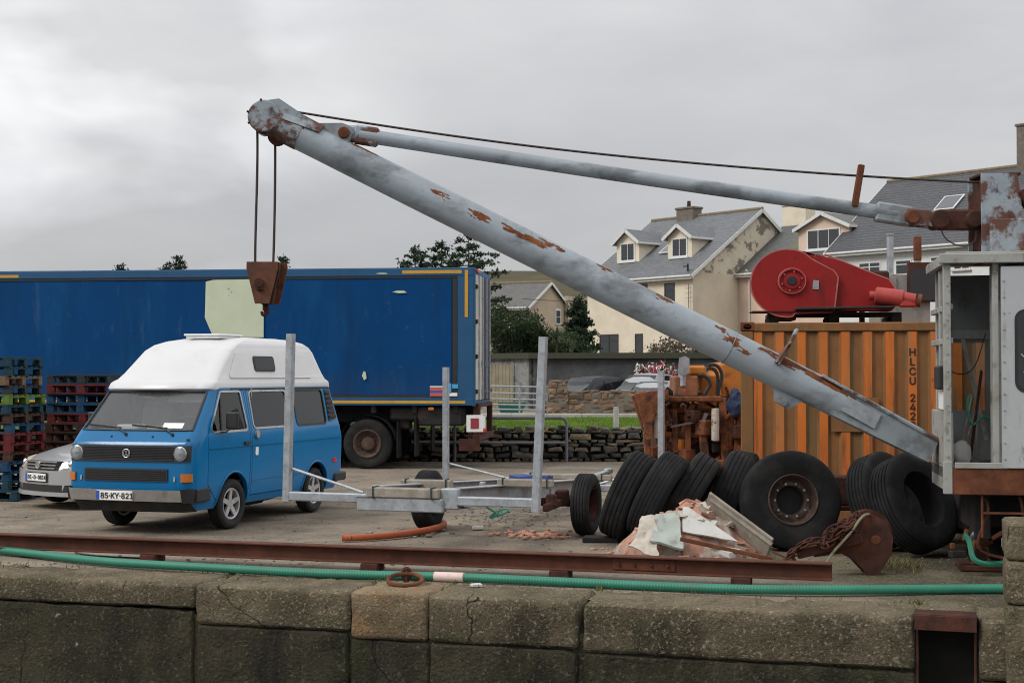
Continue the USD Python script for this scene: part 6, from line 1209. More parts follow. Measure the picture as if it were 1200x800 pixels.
def course_wall(owner, x0, x1, y, z0, top, cw, chh, depth, mats, wts, seed, keep=lambda x, z: True, stuff_parent=None, name='stone'):
    r = random.Random(seed); z = z0; rest = MB()
    while z < top-.02:
        h = min(r.uniform(*chh), top-z); h0 = h; x = x0-r.uniform(0, .1)
        while x < x1:
            w = r.uniform(*cw)*(1.0 if r.random() < .8 else 1.6); w = min(w, x1-x+.02)
            if w > .05:
                h = h0*(1+JIT[0]*r.uniform(-.28, .28)); b = rubble_stone(V(x+w/2, y+r.uniform(-.03, .03), z+h0/2+r.uniform(-.015, .015)), w-.004, depth, h+.014, r)
                if keep(x, z): part(owner, name, b, r.choices(mats, wts)[0], False)
                else: rest.mb(b)
            x += w
        z += h0
    if rest.n: part(owner, 'further_stones', rest, mats[0], False, kind='stuff')
dw = thing('dry_stone_wall', 'low dark dry stone wall along the near side of the lawn', 'stone wall', (0, 0, 0))
part(dw, 'core', MB().span((-16, 34.22, -.1), (9, 34.5, .66)), STV[4])
course_wall(dw, -3.1, 4.4, 34.12, -.03, .74, (.12, .42), (.07, .16), .30, STV, (4, 3, 1.3, 3, 3), 3)
course_wall(dw, -16, -3.1, 34.12, -.03, .74, (.2, .42), (.1, .15), .30, STV, (4, 3, 1.3, 3, 3), 4, lambda x, z: False)
course_wall(dw, 4.4, 9, 34.12, -.03, .74, (.2, .42), (.1, .15), .30, STV, (4, 3, 1.3, 3, 3), 5, lambda x, z: False)
r_ = random.Random(8)
for i in range(26):
    x = -3+i*.285+r_.uniform(-.05, .05); part(dw, 'coping_stone', rubble_stone(V(x, 34.2, .76+r_.uniform(-.02, .02)), r_.uniform(.2, .36), .34, r_.uniform(.07, .14), r_), r_.choices(STV, (3, 3, 1, 3, 1))[0], False)
# pipe railing in front of the wall
M['pipe_grey'] = plain('grey_steel_pipe', (.14, .145, .15), .55, .3, over=[((.10, .06, .04), 6, .6, .72, .6)])
prx = at(664, 490, 33.75)[0]; pr = thing('pipe_railing', 'grey two-rail pipe railing standing in front of the dry stone wall', 'railing', (0, 33.75, 0))
zt_, zm = at(664, 489.5, 33.75)[2], at(664, 518.5, 33.75)[2]
part(pr, 'top_rail', MB().tube([(-9.5, 0, zt_), (prx-.12, 0, zt_), (prx-.03, 0, zt_-.03), (prx, 0, zt_-.12)], .036, 8), M['pipe_grey']); part(pr, 'lower_rail', MB().cyl((-9.5, 0, zm), (prx, 0, zm), .032, seg=8), M['pipe_grey'])
for x in (prx, prx-2.6, prx-5.2, prx-7.8): part(pr, 'rail_post', MB().cyl((x, 0, -.02), (x, 0, zt_-(.1 if x == prx else 0)), .034, seg=8), M['pipe_grey'])
part(pr, 'straw_tie', MB().tube(spline([(.6+q*.12, -.06, zm+z) for q, z in ((-.6, -.62), (0, -.3), (.4, .0), (.6, .2), (1.6, .30), (2.2, .38))], 16), .016, 5).tube(spline([(.68, -.05, zm+.02), (.66, -.06, zm-.25), (.72, -.05, zm-.5)], 8), .012, 5), M['straw']) if M.setdefault('straw', plain('yellow_straw', (.32, .24, .10), .9)) else None
fp_ = at(722, 506, 36.0); solo('concrete_fence_post', MB().box((fp_[0], 36.0, .72+.17), (.13, .13, .62), .02).box((fp_[0], 36.0, 1.215), (.11, .11, .03), .01), M['kerb'], 'short pale concrete post standing on the lawn edge', 'post')
# brown stone wall with its pillar, and the galvanised gate beside it
BW = [mk(f'brown_wall_stone_{n}', c, .92, var=.25, vs=5, over=[((.09, .06, .045), 7, .55, .7, .5)], bump=(30, .5, .015), spec=.2) for n, c in (('red', (.20, .125, .085)), ('buff', (.25, .17, .11)), ('grey', (.165, .13, .105)), ('dull', (.13, .095, .072)))]
bwl = thing('brown_stone_wall', 'brown stone boundary wall with a taller end pillar beyond the lawn', 'stone wall', (0, 0, 0))
bx0 = at(644, 450, 42)[0]; bx1 = at(665, 450, 42)[0]; zt2, zp = at(700, 457.5, 42)[2], at(650, 445, 42)[2]
part(bwl, 'mortar_core', MB().span((bx0+.04, 41.915, .6), (9.4, 42.4, zt2-.03)).span((bx0+.03, 41.875, .6), (bx1-.02, 42.5, zp-.03)), mk('wall_mortar', (.17, .145, .115), .95, var=.2, vs=6))
JIT[0] = .4
course_wall(bwl, bx1, 5.2, 42.0, .76, zt2, (.14, .42), (.09, .19), .2, BW, (3, 2, 2, 1), 21); course_wall(bwl, 5.2, 9.4, 42.0, .76, zt2, (.2, .48), (.12, .24), .2, BW, (3, 2, 2, 1), 22, lambda x, z: False)
course_wall(bwl, bx0, bx1, 41.98, .76, zp, (.16, .34), (.1, .18), .24, BW, (3, 2, 2, 1), 23)
gt = thing('field_gate', 'galvanised five-bar field gate hung beside the brown stone pillar', 'gate', (0, 42.05, 0)); gx0, gx1 = at(568, 450, 42)[0], bx0-.06
for pyv in (452, 460, 467, 473.5, 479, 484): part(gt, 'gate_bar', MB().cyl((gx0, 0, at(600, pyv, 42.05)[2]), (gx1, 0, at(600, pyv+1.5, 42.05)[2]), .024, seg=8), M['galv'])
for x in (gx0, (gx0+gx1)/2+.1, gx1): part(gt, 'gate_upright', MB().cyl((x, 0, .86), (x, 0, 1.73), .026, seg=8), M['galv'])
sb_ = at(600, 475, 44); bo = solo('green_boat_tub', MB().hull([(sb_[0]+x, 44+y, sb_[2]+z) for x, y, z in ((-.45, -.2, .1), (.45, -.2, .1), (-.35, -.2, -.22), (.3, -.2, -.22), (-.45, .3, .1), (.45, .3, .1), (-.35, .3, -.22), (.3, .3, -.22))]), plain('dark_green_plastic', (.01, .09, .06), .6), 'dark green plastic tub behind the gate bars', 'tub')
# dark flat-roofed shed behind the car park
M['shed_dark'] = mk('dark_pebbledash', (.075, .077, .078), .95, var=.3, vs=1.2, over=[((.035, .036, .036), 1.6, .5, .68, .7), ((.14, .14, .135), 12, .6, .7, .5)], bump=(20, .7, .02), spec=.15)
M['shed_pale'] = mk('flaking_grey_render', (.20, .20, .19), .95, var=.25, vs=1.6, over=[((.07, .07, .068), 2.6, .48, .62, .8), ((.40, .39, .36), 4, .62, .68, .8)], bump=(20, .5, .02), spec=.15)
M['shed_door'] = mk('weathered_timber_door', (.22, .19, .13), .9, var=.2, vs=3, over=[((.10, .085, .06), 4, .5, .7, .7, (3, 3, .2)), ((.22, .20, .06), 1.2, .55, .7, .6)])
M['felt'] = plain('mossy_felt_roof', (.045, .046, .030), .95)
sc0 = at(622, 414, 62); sx0, szt = sc0[0], sc0[2]
sh_ = thing('flat_roof_shed', 'long dark flat-roofed shed with a timber door behind the parked cars', 'shed', (sx0, 62, .45), 0)
h_s = szt-.45-.22; A_ = V(at(560, 440, 64.5)[0]-sx0, 2.5, 0); B_ = V(at(860, 440, 61)[0]-sx0, -1, 0)
def wallquad(p, q, z0, z1, th=.25): return MB().bar(V(*p[:2], (z0+z1)/2), V(*q[:2], (z0+z1)/2), th, z1-z0)
part(sh_, 'front_wall', wallquad(V(.12, 0, 0), B_, 0, h_s), M['shed_dark']); part(sh_, 'side_wall', wallquad(V(0, 0, 0), A_, 0, h_s), M['shed_pale'])
part(sh_, 'roof', MB().hull([V(*p, z) for z in (h_s, h_s+.24) for p in ((A_[0]-.2, A_[1]-.3), (-.1, -.32), (B_[0], B_[1]-.3), (B_[0], 6), (A_[0], 6))]), M['felt'], False)
da, db = A_*.28, A_*.88; dn = unit(V(-A_[1], A_[0], 0)); dn = dn if dn[1] < 0 else -dn
for k in range(9):
    p, q = da+(db-da)*k/9, da+(db-da)*(k+.94)/9; part(sh_, 'door_plank', MB().bar(V(*p[:2], 1.05)+dn*.14, V(*q[:2], 1.05)+dn*.14, .04, 2.0, .008), M['shed_door'])
part(sh_, 'door_frame', MB().bar(V(*da[:2], 1.08)-unit(A_)*.08+dn*.13, V(*da[:2], 1.08)-unit(A_)*.02+dn*.13, .06, 2.1).bar(V(*da[:2], 2.1)+dn*.13, V(*db[:2], 2.1)+dn*.13, .06, .1), M['shed_pale'])

# ---------------------------------------------------------------- parked cars beyond the stone wall
M['dark_car'] = mk('dark_car_paint', (.014, .016, .020), .35, var=.05, vs=2, spec=.3); M['grey_car'] = mk('grey_car_paint', (.30, .31, .32), .35, var=.05, vs=2, spec=.35); M['pale_car'] = mk('pale_car_paint', (.50, .51, .52), .3, metal=.2, var=.05, vs=2, coat=.6)
suv = [(0, .66), (.04, .80), (.2, .93), (.6, 1.0), (1.0, 1.06), (1.12, 1.12), (1.5, 1.42), (1.85, 1.60), (2.6, 1.66), (3.6, 1.62), (4.2, 1.50), (4.45, 1.2), (4.55, .9), (4.6, .7)]
build_car('parked_car', 'dark estate car with pale windscreen parked behind the brown stone wall', (*at(650, 440, 57.0)[:2], .31), -40, M['dark_car'], suv, 4.6, 1.82, 'cars parked behind the stone wall')
build_car('parked_car', 'grey car parked beside the dark estate, windscreen facing the wall', (*at(733, 440, 56.5)[:2], .42), -27, M['grey_car'], suv, 4.5, 1.8, 'cars parked behind the stone wall')
build_car('parked_car', 'silver grey hatchback parked closest to the rusty digger', (*at(744, 440, 53.0)[:2], .26), -27, M['grey_car'], [(a, b*1.08) for a, b in hatch], 4.12, 1.72, 'cars parked behind the stone wall')
fl_ = at(752, 428, 60); fb = MB(); r_ = random.Random(4)
fp2 = thing('flower_planter', 'planter of red and white flowers above the parked cars', 'planter', (at(768, 440, 60)[0], 60, 0))
part(fp2, 'trough', MB().box((0, 0, 1.2), (1.7, .5, 1.3), .03), M['kerb'])
for c, nm in (((.5, .02, .06), 'red_flowers'), ((.7, .7, .68), 'white_flowers'), ((.03, .08, .02), 'flower_leaves')):
    b = MB()
    for k in range(260): 
        p = V(r_.uniform(-.8, .8), r_.uniform(-.35, .3), 2.08+r_.gauss(.1, .13)); b.add(p+np.array([[r_.gauss(0, .065) for _ in range(3)] for _ in range(3)]), [(0, 1, 2)])
    part(fp2, nm, b, plain(nm, c, .8), False)

# ---------------------------------------------------------------- the terrace of houses on the slope
def slate(name, c, mossy=.0):
    over = [(tuple(np.array(c)*.6), .9, .5, .68, .6), (tuple(np.array(c)*1.35), 2.5, .56, .72, .5), ((.16, .15, .04), 1.0, .56-.06*mossy, .7, mossy)]
    return mk(name, c, .62, var=.25, vs=5, over=over, bump=(6, .3, .02), spec=.45)
M['slate'] = slate('grey_slate', (.125, .132, .14)); M['slate_moss'] = slate('mossy_slate', (.095, .10, .10), .6); M['slate_dark'] = slate('dark_slate', (.062, .064, .07)); M['slate_old'] = slate('old_slate', (.12, .115, .11), .3)
def render_wall(name, c, mould=0.0):
    return mk(name, c, .92, var=.07, vs=.8, over=[(tuple(np.array(c)*.72), .6, .5, .72, .5), (tuple(np.array(c)*.6), 2.2, .6, .75, .35, (1, 1, .2)), ((.075, .065, .05), 1.3, .60-.12*mould, .66-.12*mould, mould)], bump=(12, .3, .02), spec=.2)
M['cream'] = render_wall('cream_render', (.66, .58, .455)); M['cream_dirty'] = render_wall('cream_render_dirty', (.55, .475, .36)); M['cream_mould'] = render_wall('cream_render_mouldy', (.58, .51, .40), .75); M['pink'] = render_wall('pink_render', (.60, .45, .36)); M['white_wall'] = render_wall('pale_grey_render', (.62, .62, .61)); M['tan'] = render_wall('tan_render', (.40, .32, .235))
M['house_glass'] = mk('house_window_glass', (.018, .022, .026), .06, var=.2, vs=.6, spec=.8); M['frame_white'] = plain('white_window_frame', (.62, .62, .60), .5); M['frame_dark'] = plain('dark_window_frame', (.035, .03, .028), .5); M['fascia'] = plain('white_fascia', (.58, .58, .56), .55, over=[((.3, .28, .25), 3, .55, .75, .5)]); M['ridge'] = mk('ridge_tile', (.17, .13, .08), .9, var=.3, vs=5)
M['chimney_brick'] = mk('chimney_stone', (.14, .12, .10), .95, var=.35, vs=4, over=[((.22, .12, .07), 3, .55, .7, .6)])
class House:
    """a gabled house; x along the front wall (to the right as seen from the quay), y into the house, z up"""
    def __init__(s, name, label, C, ang, length, depth, ground, eave, ridge, wall, roof, over=.35, gable_wall=None, verge=True, roof_detail=True):
        s.t = thing(name, label, 'house', (C[0], C[1], ground), ang); s.L, s.D, s.e, s.r = length, depth, eave-ground, ridge-ground
        t, L_, D_, e, r = s.t, length, depth, s.e, s.r
        part(t, 'wall', MB().grid([[V(x, 0, z) for z in (-1.5, e)] for x in (0, L_)]), wall, False); part(t, 'wall', MB().grid([[V(x, D_, z) for z in (-1.5, e)] for x in (L_, 0)]), wall, False)
        for x, f in ((0, True), (L_, False)):
            m = MB().add([(x, 0, -1.5), (x, D_, -1.5), (x, D_, e), (x, 0, e)], [(0, 1, 2), (0, 2, 3)]) if not f else MB().add([(x, 0, -1.5), (x, D_, -1.5), (x, D_, e), (x, 0, e)], [(2, 1, 0), (3, 2, 0)])
            part(t, 'gable_wall', m, (gable_wall or (wall, wall))[0], False)
            part(t, 'gable_peak', MB().add([(x, 0, e), (x, D_, e), (x, D_/2, r)], [(0, 1, 2)] if not f else [(2, 1, 0)]), (gable_wall or (wall, wall))[1], False)
        sl = (r-e)/(D_/2); s.sl = sl; y0 = -over; z0 = e-over*sl
        n = 13 if roof_detail else 2
        # slates: overlapping courses, each a real step
        f = MB(); nc = 26
        for k in range(nc):
            ya, yb = y0+(D_/2-y0)*k/nc, y0+(D_/2-y0)*(k+1)/nc; za, zb = z0+(ya-y0)*sl+.05, z0+(yb-y0)*sl+.03
            f.grid([[V(x, ya, za-.02), V(x, ya, za), V(x, yb, zb)] for x in (-.22, L_+.22)])
        rf = part(t, 'roof', f, roof, False); part(t, 'back_roof', MB().hull([V(x, y, z) for x in (-.22, L_+.22) for y, z in ((D_/2, r+.06), (D_-y0, z0+.05), (D_/2, r-.06), (D_-y0, z0-.05))]), roof, False)
        part(rf, 'ridge_tiles', MB().cyl((-.22, D_/2, r+.05), (L_+.22, D_/2, r+.05), .12, seg=8), M['ridge'])
        part(rf, 'fascia', MB().span((-.2, y0-.02, z0-.20), (L_+.2, y0+.02, z0+.03)), M['fascia']); part(rf, 'gutter', MB().cyl((-.2, y0-.07, z0-.02), (L_+.2, y0-.07, z0-.02), .065, seg=8), M['fascia'])
        part(rf, 'soffit', MB().span((-.2, y0+.02, z0-.19), (L_+.2, .0, z0-.16)), M['fascia'])
        if verge:
            for x in (-.235, L_+.235):
                part(rf, 'barge_board', MB().bar((x, y0, z0-.07), (x, D_/2, r-.06), .035, .22, .0, (0, 0, 1)).bar((x, D_/2, r-.06), (x, D_-y0, z0-.07), .035, .22, .0, (0, 0, 1)), M['fascia'])
    def window(s, x, z, w, h, frame='frame_white', cols=1, sill=True, y=0.0, parent=None):
        p = parent or s.t
        wd = part(p, 'window', MB().prism(sbox(x, z, x+w, z+h).difference(sbox(x+.07, z+.07, x+w-.07, z+h-.07)), (0, y+.02, 0), (1, 0, 0), (0, 0, 1), .06), M[frame])
        pp = (lambda n, m, mt, **k: part(wd, n, m, mt, **k)) if not parent else (lambda n, m, mt, **k: part(p, n, m, mt, **k))
        for k in range(cols):
            a, b = x+.05+(w-.1)*k/cols, x+.05+(w-.1)*(k+1)/cols
            pp('pane', MB().span((a+.02, y-.018, z+.06), (b-.02, y-.010, z+h-.06)), M['house_glass'])
            if k: pp('mullion', MB().span((a-.035, y-.045, z+.06), (a+.035, y+.0, z+h-.06)), M[frame])
        pp('transom', MB().span((x+.06, y-.042, z+h*.66), (x+w-.06, y, z+h*.66+.05)), M[frame])
        if sill: pp('sill', MB().span((x-.08, y-.12, z-.08), (x+w+.08, y, z-.005)), M['kerb'])
    def dormer(s, xc, w, zbase, zeave, zridge, wall, roof, cols=2):
        """a gabled dormer on the front slope; its front face stands where the roof is at zbase"""
        t = s.t; yf = (zbase-s.e)/s.sl; yb_e, yb_r = (zeave-s.e)/s.sl, (zridge-s.e)/s.sl; a, b = xc-w/2, xc+w/2
        d = part(t, 'dormer', MB().add([(a, yf, zbase), (b, yf, zbase), (b, yf, zeave), (xc, yf, zridge), (a, yf, zeave)], [(0, 1, 2), (0, 2, 3), (0, 3, 4)]).add([(a, yf, zbase), (a, yf, zeave), (a, yb_e, zeave), (b, yf, zbase), (b, yf, zeave), (b, yb_e, zeave)], [(0, 1, 2), (3, 5, 4)]), wall, False)
        o = .22; sl = (zridge-zeave)/(w/2); ze = zeave-o*sl
        m = MB()
        for sgn in (-1, 1):
            x_e = xc+sgn*(w/2+o)
            top = [V(xc, yf-.3, zridge+.08), V(xc, yb_r+.25, zridge+.08), V(x_e, (ze-s.e)/s.sl+.3, ze+.08), V(x_e, yf-.3, ze+.08)]
            m.hull([q-V(0, 0, .10*k) for q in top for k in (0, 1)])
        part(d, 'dormer_roof', m, roof, False); bb = MB()
        for sgn in (-1, 1): bb.bar((xc, yf-.31, zridge-.02), (xc+sgn*(w/2+o), yf-.31, ze-.02), .05, .2, 0, (0, 0, 1))
        part(d, 'barge_board', bb, M['fascia']); 
        for sgn in (-1, 1): part(d, 'gutter', MB().bar((xc+sgn*(w/2+o), yf-.3, ze+.0), (xc+sgn*(w/2+o), (ze-s.e)/s.sl+.1, ze+.0), .08, .14), M['fascia'])
        ww, hh = w*.66, (zeave-zbase)*.86
        x, z = xc-ww/2, zbase+.1
        part(d, 'window_frame', MB().prism(sbox(x, z, x+ww, z+hh).difference(shapely.union_all([sbox(x+.08+(ww-.16)*k/cols+.02, z+.08, x+.08+(ww-.16)*(k+1)/cols-.02, z+hh-.08) for k in range(cols)])), (0, yf+.0, 0), (1, 0, 0), (0, 0, 1), .05), M['frame_white'])
        for k in range(cols): part(d, 'pane', MB().span((x+.08+(ww-.16)*k/cols, yf-.02, z+.08), (x+.08+(ww-.16)*(k+1)/cols, yf-.012, z+hh-.08)), M['house_glass'])
        part(d, 'sill', MB().span((x-.1, yf-.16, z-.1), (x+ww+.1, yf, z-.005)), M['frame_white'])
    def skylight(s, x, z, w, h):
        y = (z-s.e)/s.sl; d = V(0, 1, s.sl); n = unit(V(0, -s.sl, 1)); o = V(x, y, z)+n*.1; ay = unit(d)
        k = part(s.t, 'roof_light', MB().prism(sbox(0, 0, w, h), o, (1, 0, 0), ay, .06), M['frame_white']); part(k, 'pane', MB().prism(sbox(.08, .08, w-.08, h-.08), o+n*.062, (1, 0, 0), ay, .01), M['lamp_glass'] if False else M['sky_glass'])
    def chimney(s, x, w, d, h, pots, mat, cap=None):
        z = s.r-.6; c = part(s.t, 'chimney', MB().box((x, s.D/2, z+(h+.6)/2), (w, d, h+.6), .02), mat); part(c, 'chimney_cap', MB().box((x, s.D/2, s.r+h+.05), (w+.14, d+.14, .14), .02), cap or mat)
        for k in range(pots): part(c, 'chimney_pot', MB().cyl((x+(k-(pots-1)/2)*.4, s.D/2, s.r+h+.1), (x+(k-(pots-1)/2)*.4, s.D/2, s.r+h+.55), .14, .12, 10), M['rust_dark'])
    def downpipe(s, x, y=-.08): part(s.t, 'downpipe', MB().cyl((x, y, -1), (x, y, s.e-.2), .05, seg=8).tube([(x, y, s.e-.22), (x, -.3, s.e-.05), (x, -.36, s.e)], .05, 8), M['fascia'])
M['sky_glass'] = mk('roof_light_glass', (.05, .055, .06), .04, var=.1, vs=1, spec=1.0)
ANG = math.degrees(math.atan2(-.762, .647))                     # the terrace runs down to the right, towards the quay
fdir = V(.647, -.762, 0); C1 = V(10.97, 88, 0)-fdir*9.3
GR = 2.4
h1 = House('cream_house', 'cream rendered house with two dormers and a mould-stained gable', C1, ANG, 9.3, 12.6, GR, 8.3, 12.55, M['cream'], M['slate'], gable_wall=(M['cream_dirty'], M['cream_mould']))
def on_front(h, C, px, py):
    """local x, z of the front-wall point that shows at px, py"""
    r = (px-600)/F; s_ = (r*C[1]-C[0])/(fdir[0]-r*fdir[1]); P0 = C+fdir*s_; return s_, at(px, py, P0[1])[2]-GR
def fwin(h, C, x0, y0, x1, y1, frame, cols):
    a, zt3 = on_front(h, C, x0, y0); b, _ = on_front(h, C, x1, y0); _, zb3 = on_front(h, C, (x0+x1)/2, y1); h.window(a, zb3, b-a, zt3-zb3, frame, cols)
fwin(h1, C1, 703, 392, 725, 415, 'frame_dark', 2); fwin(h1, C1, 744.5, 391, 753.5, 415, 'frame_dark', 1); fwin(h1, C1, 779, 332, 791, 358, 'frame_dark', 1); fwin(h1, C1, 750.5, 333, 759, 345, 'frame_dark', 1)
def roof_at(h, C, px, py):
    """x, z of the point on the front roof slope that shows at px, py"""
    best = None
    for y in np.linspace(-.3, h.D/2, 80):
        P0 = C+V(.762, .647, 0)*y; s_, z = on_front(h, P0, px, py); e = abs(z-(h.e+y*h.sl))
        if best is None or e < best[0]: best = (e, s_, z)
    return best[1], best[2]
for (px0, px1, pyb, pye, pya) in ((724, 748, 308, 283, 270), (784, 810, 303, 277, 264)):
    x, zb3 = roof_at(h1, C1, (px0+px1)/2, pyb); x0, _ = roof_at(h1, C1, px0, pyb); x1, _ = roof_at(h1, C1, px1, pyb); P0 = C1+V(.762, .647, 0)*((zb3-h1.e)/h1.sl)
    ze = on_front(h1, P0, (px0+px1)/2, pye)[1]; zr = on_front(h1, P0, (px0+px1)/2, pya)[1]; h1.dormer(x, x1-x0, zb3, ze, zr, M['cream'], M['slate'])
x, z = roof_at(h1, C1, 773, 299); h1.skylight(x, z, .9, 1.3); h1.chimney(3.2, 1.5, .9, .55, 1, M['chimney_brick'])
part(h1.t, 'aerial_mast', MB().cyl((9.1, -.15, 2.6), (9.1, -.15, 5.2), .025, seg=6), M['pipe_grey']); 
for z in (4.9, 4.6, 4.3): part(h1.t, 'aerial_bar', MB().cyl((8.85, -.2, z), (9.4, -.2, z), .015, seg=5), M['pipe_grey'])
part(h1.t, 'roof_finial', MB().cyl((9.0, -.1, h1.e+.05), (9.0, -.1, h1.e+.5), .06, seg=6).box((8.8, -.1, h1.e+.35), (.3, .1, .06)), M['dark_steel'])
C2 = V(14.2, 90.7, 0); h2 = House('pink_house', 'pale pink house with mossy slates and a white-framed dormer', C2, ANG, 7.0, 10, GR, 8.54, 11.95, M['pink'], M['slate_moss'], verge=False)
x, zb3 = roof_at(h2, C2, 966, 294); x0 = roof_at(h2, C2, 938, 294)[0]; x1 = roof_at(h2, C2, 993, 294)[0]; P0 = C2+V(.762, .647, 0)*((zb3-h2.e)/h2.sl)
h2.dormer(x, x1-x0, zb3, on_front(h2, P0, 966, 266)[1], on_front(h2, P0, 966, 250)[1], M['pink'], M['slate_moss'], 3); h2.chimney(.75, 1.9, 1.0, 1.0, 0, M['cream']); h2.downpipe(.9); fwin(h2, C2, 905, 332, 925, 352, 'frame_white', 2)
C3 = V(18.8, 85.3, 0); h3 = House('grey_house', 'large pale grey house with a wide dark slate roof behind the crane cab', C3, ANG, 14.5, 11.9, GR, 9.44, 13.9, M['white_wall'], M['slate_dark'], .4)
fwin(h3, C3, 1007, 308, 1033, 326, 'frame_white', 2); fwin(h3, C3, 1050, 305, 1069, 322, 'frame_white', 1); fwin(h3, C3, 1091, 301, 1103, 318, 'frame_white', 1); fwin(h3, C3, 1118, 298, 1138, 316, 'frame_white', 2)
x, z = roof_at(h3, C3, 1096, 249); h3.skylight(x, z, 1.3, 1.5); h3.chimney(9.6, 1.3, 1.5, 2.2, 1, M['chimney_brick'])
# old tan house on the left with its gable to the right
T0 = V(.45, .893, 0); A0 = at(644, 331, 120); 
g0 = A0-V(0, 0, 0); gdir = V(.893, -.45, 0); Ct = V(A0[0], A0[1], 0)-T0*4.2-gdir*12
h0_ = House('tan_house', 'old tan house with grey slates and a plain gable beyond the trailer', Ct, math.degrees(math.atan2(-.45, .893)), 12, 8.4, 3.2, A0[2]-2.15, A0[2], M['tan'], M['slate_old'], .2)
wv = at(664.5, 371, 121)
wl = (wv-V(A0[0], A0[1], 0))@T0+4.2
w_ = part(h0_.t, 'gable_window', MB().box((12.03, wl, wv[2]-3.2), (.06, .95, 1.3)), M['frame_white'])
for k in (-1, 1): part(w_, 'pane', MB().box((12.07, wl+k*.2, wv[2]-3.2+.28), (.03, .34, .5)).box((12.07, wl+k*.2, wv[2]-3.2-.28), (.03, .34, .5)), M['house_glass'])
av = at(692, 346, 121.5); part(h0_.t, 'annex_wall', MB().span((12.06, 7.0, -1.5), (12.4, 15.0, av[2]-3.2)), M['tan'])
# wire crossing in front of the tan house
solo('overhead_wire', MB().tube(spline([at(612, 350, 100), at(660, 352.5, 100), at(700, 349, 96)], 12), .02, 4), M['wire'], 'thin overhead wire crossing in front of the tan gable', 'wire')

# ---------------------------------------------------------------- trees and bushes
def leaf_mat(name, c): 
    c = np.array(c)
    return usdkit.material(stage, f'/World/Looks/{name}', {'g': ('geometry', {}), 'n': ('noise_texture', {'scale': 1.1, 'detail': 4.0}), 'w': ('white_noise_texture', {}), 'r': ('rgb_ramp', {'ramp': [(.3, tuple(c*.55)), (.5, tuple(c)), (.7, tuple(c*1.55))]}),
        'p': ('principled_bsdf', {'roughness': .7, 'specular_ior_level': .25}), 't': ('translucent_bsdf', {}), 'm': ('mix_closure', {'fac': .22})}, [('g.position', 'n.vector'), ('n.fac', 'r.fac'), ('r.color', 'p.base_color'), ('r.color', 't.color'), ('p.BSDF', 'm.closure1'), ('t.BSDF', 'm.closure2')], surface='m.closure')
M['leaf_dark'] = leaf_mat('leaf_dark', (.028, .045, .018)); M['leaf_mid'] = leaf_mat('leaf_mid', (.05, .075, .028)); M['needle'] = leaf_mat('needle_green', (.022, .04, .02)); M['leaf_pale'] = leaf_mat('leaf_pale', (.09, .11, .06)); M['bark'] = mk('bark', (.06, .048, .036), .95, var=.4, vs=6)
def leaves(cen, n, spread, size, r, out=None):
    """n small triangles around each point of cen"""
    cen = np.repeat(np.asarray(cen), n, 0); k = len(cen); p = cen+r.normal(0, 1, (k, 3))*spread
    d = r.normal(0, 1, (k, 3)); d /= np.linalg.norm(d, axis=1, keepdims=True); e = np.cross(d, r.normal(0, 1, (k, 3))); e /= np.linalg.norm(e, axis=1, keepdims=True); s = size*r.uniform(.6, 1.3, (k, 1))
    return np.stack([p-e*s*.35, p+e*s*.35, p+d*s], 1).reshape(-1, 3), np.arange(3*k).reshape(-1, 3)
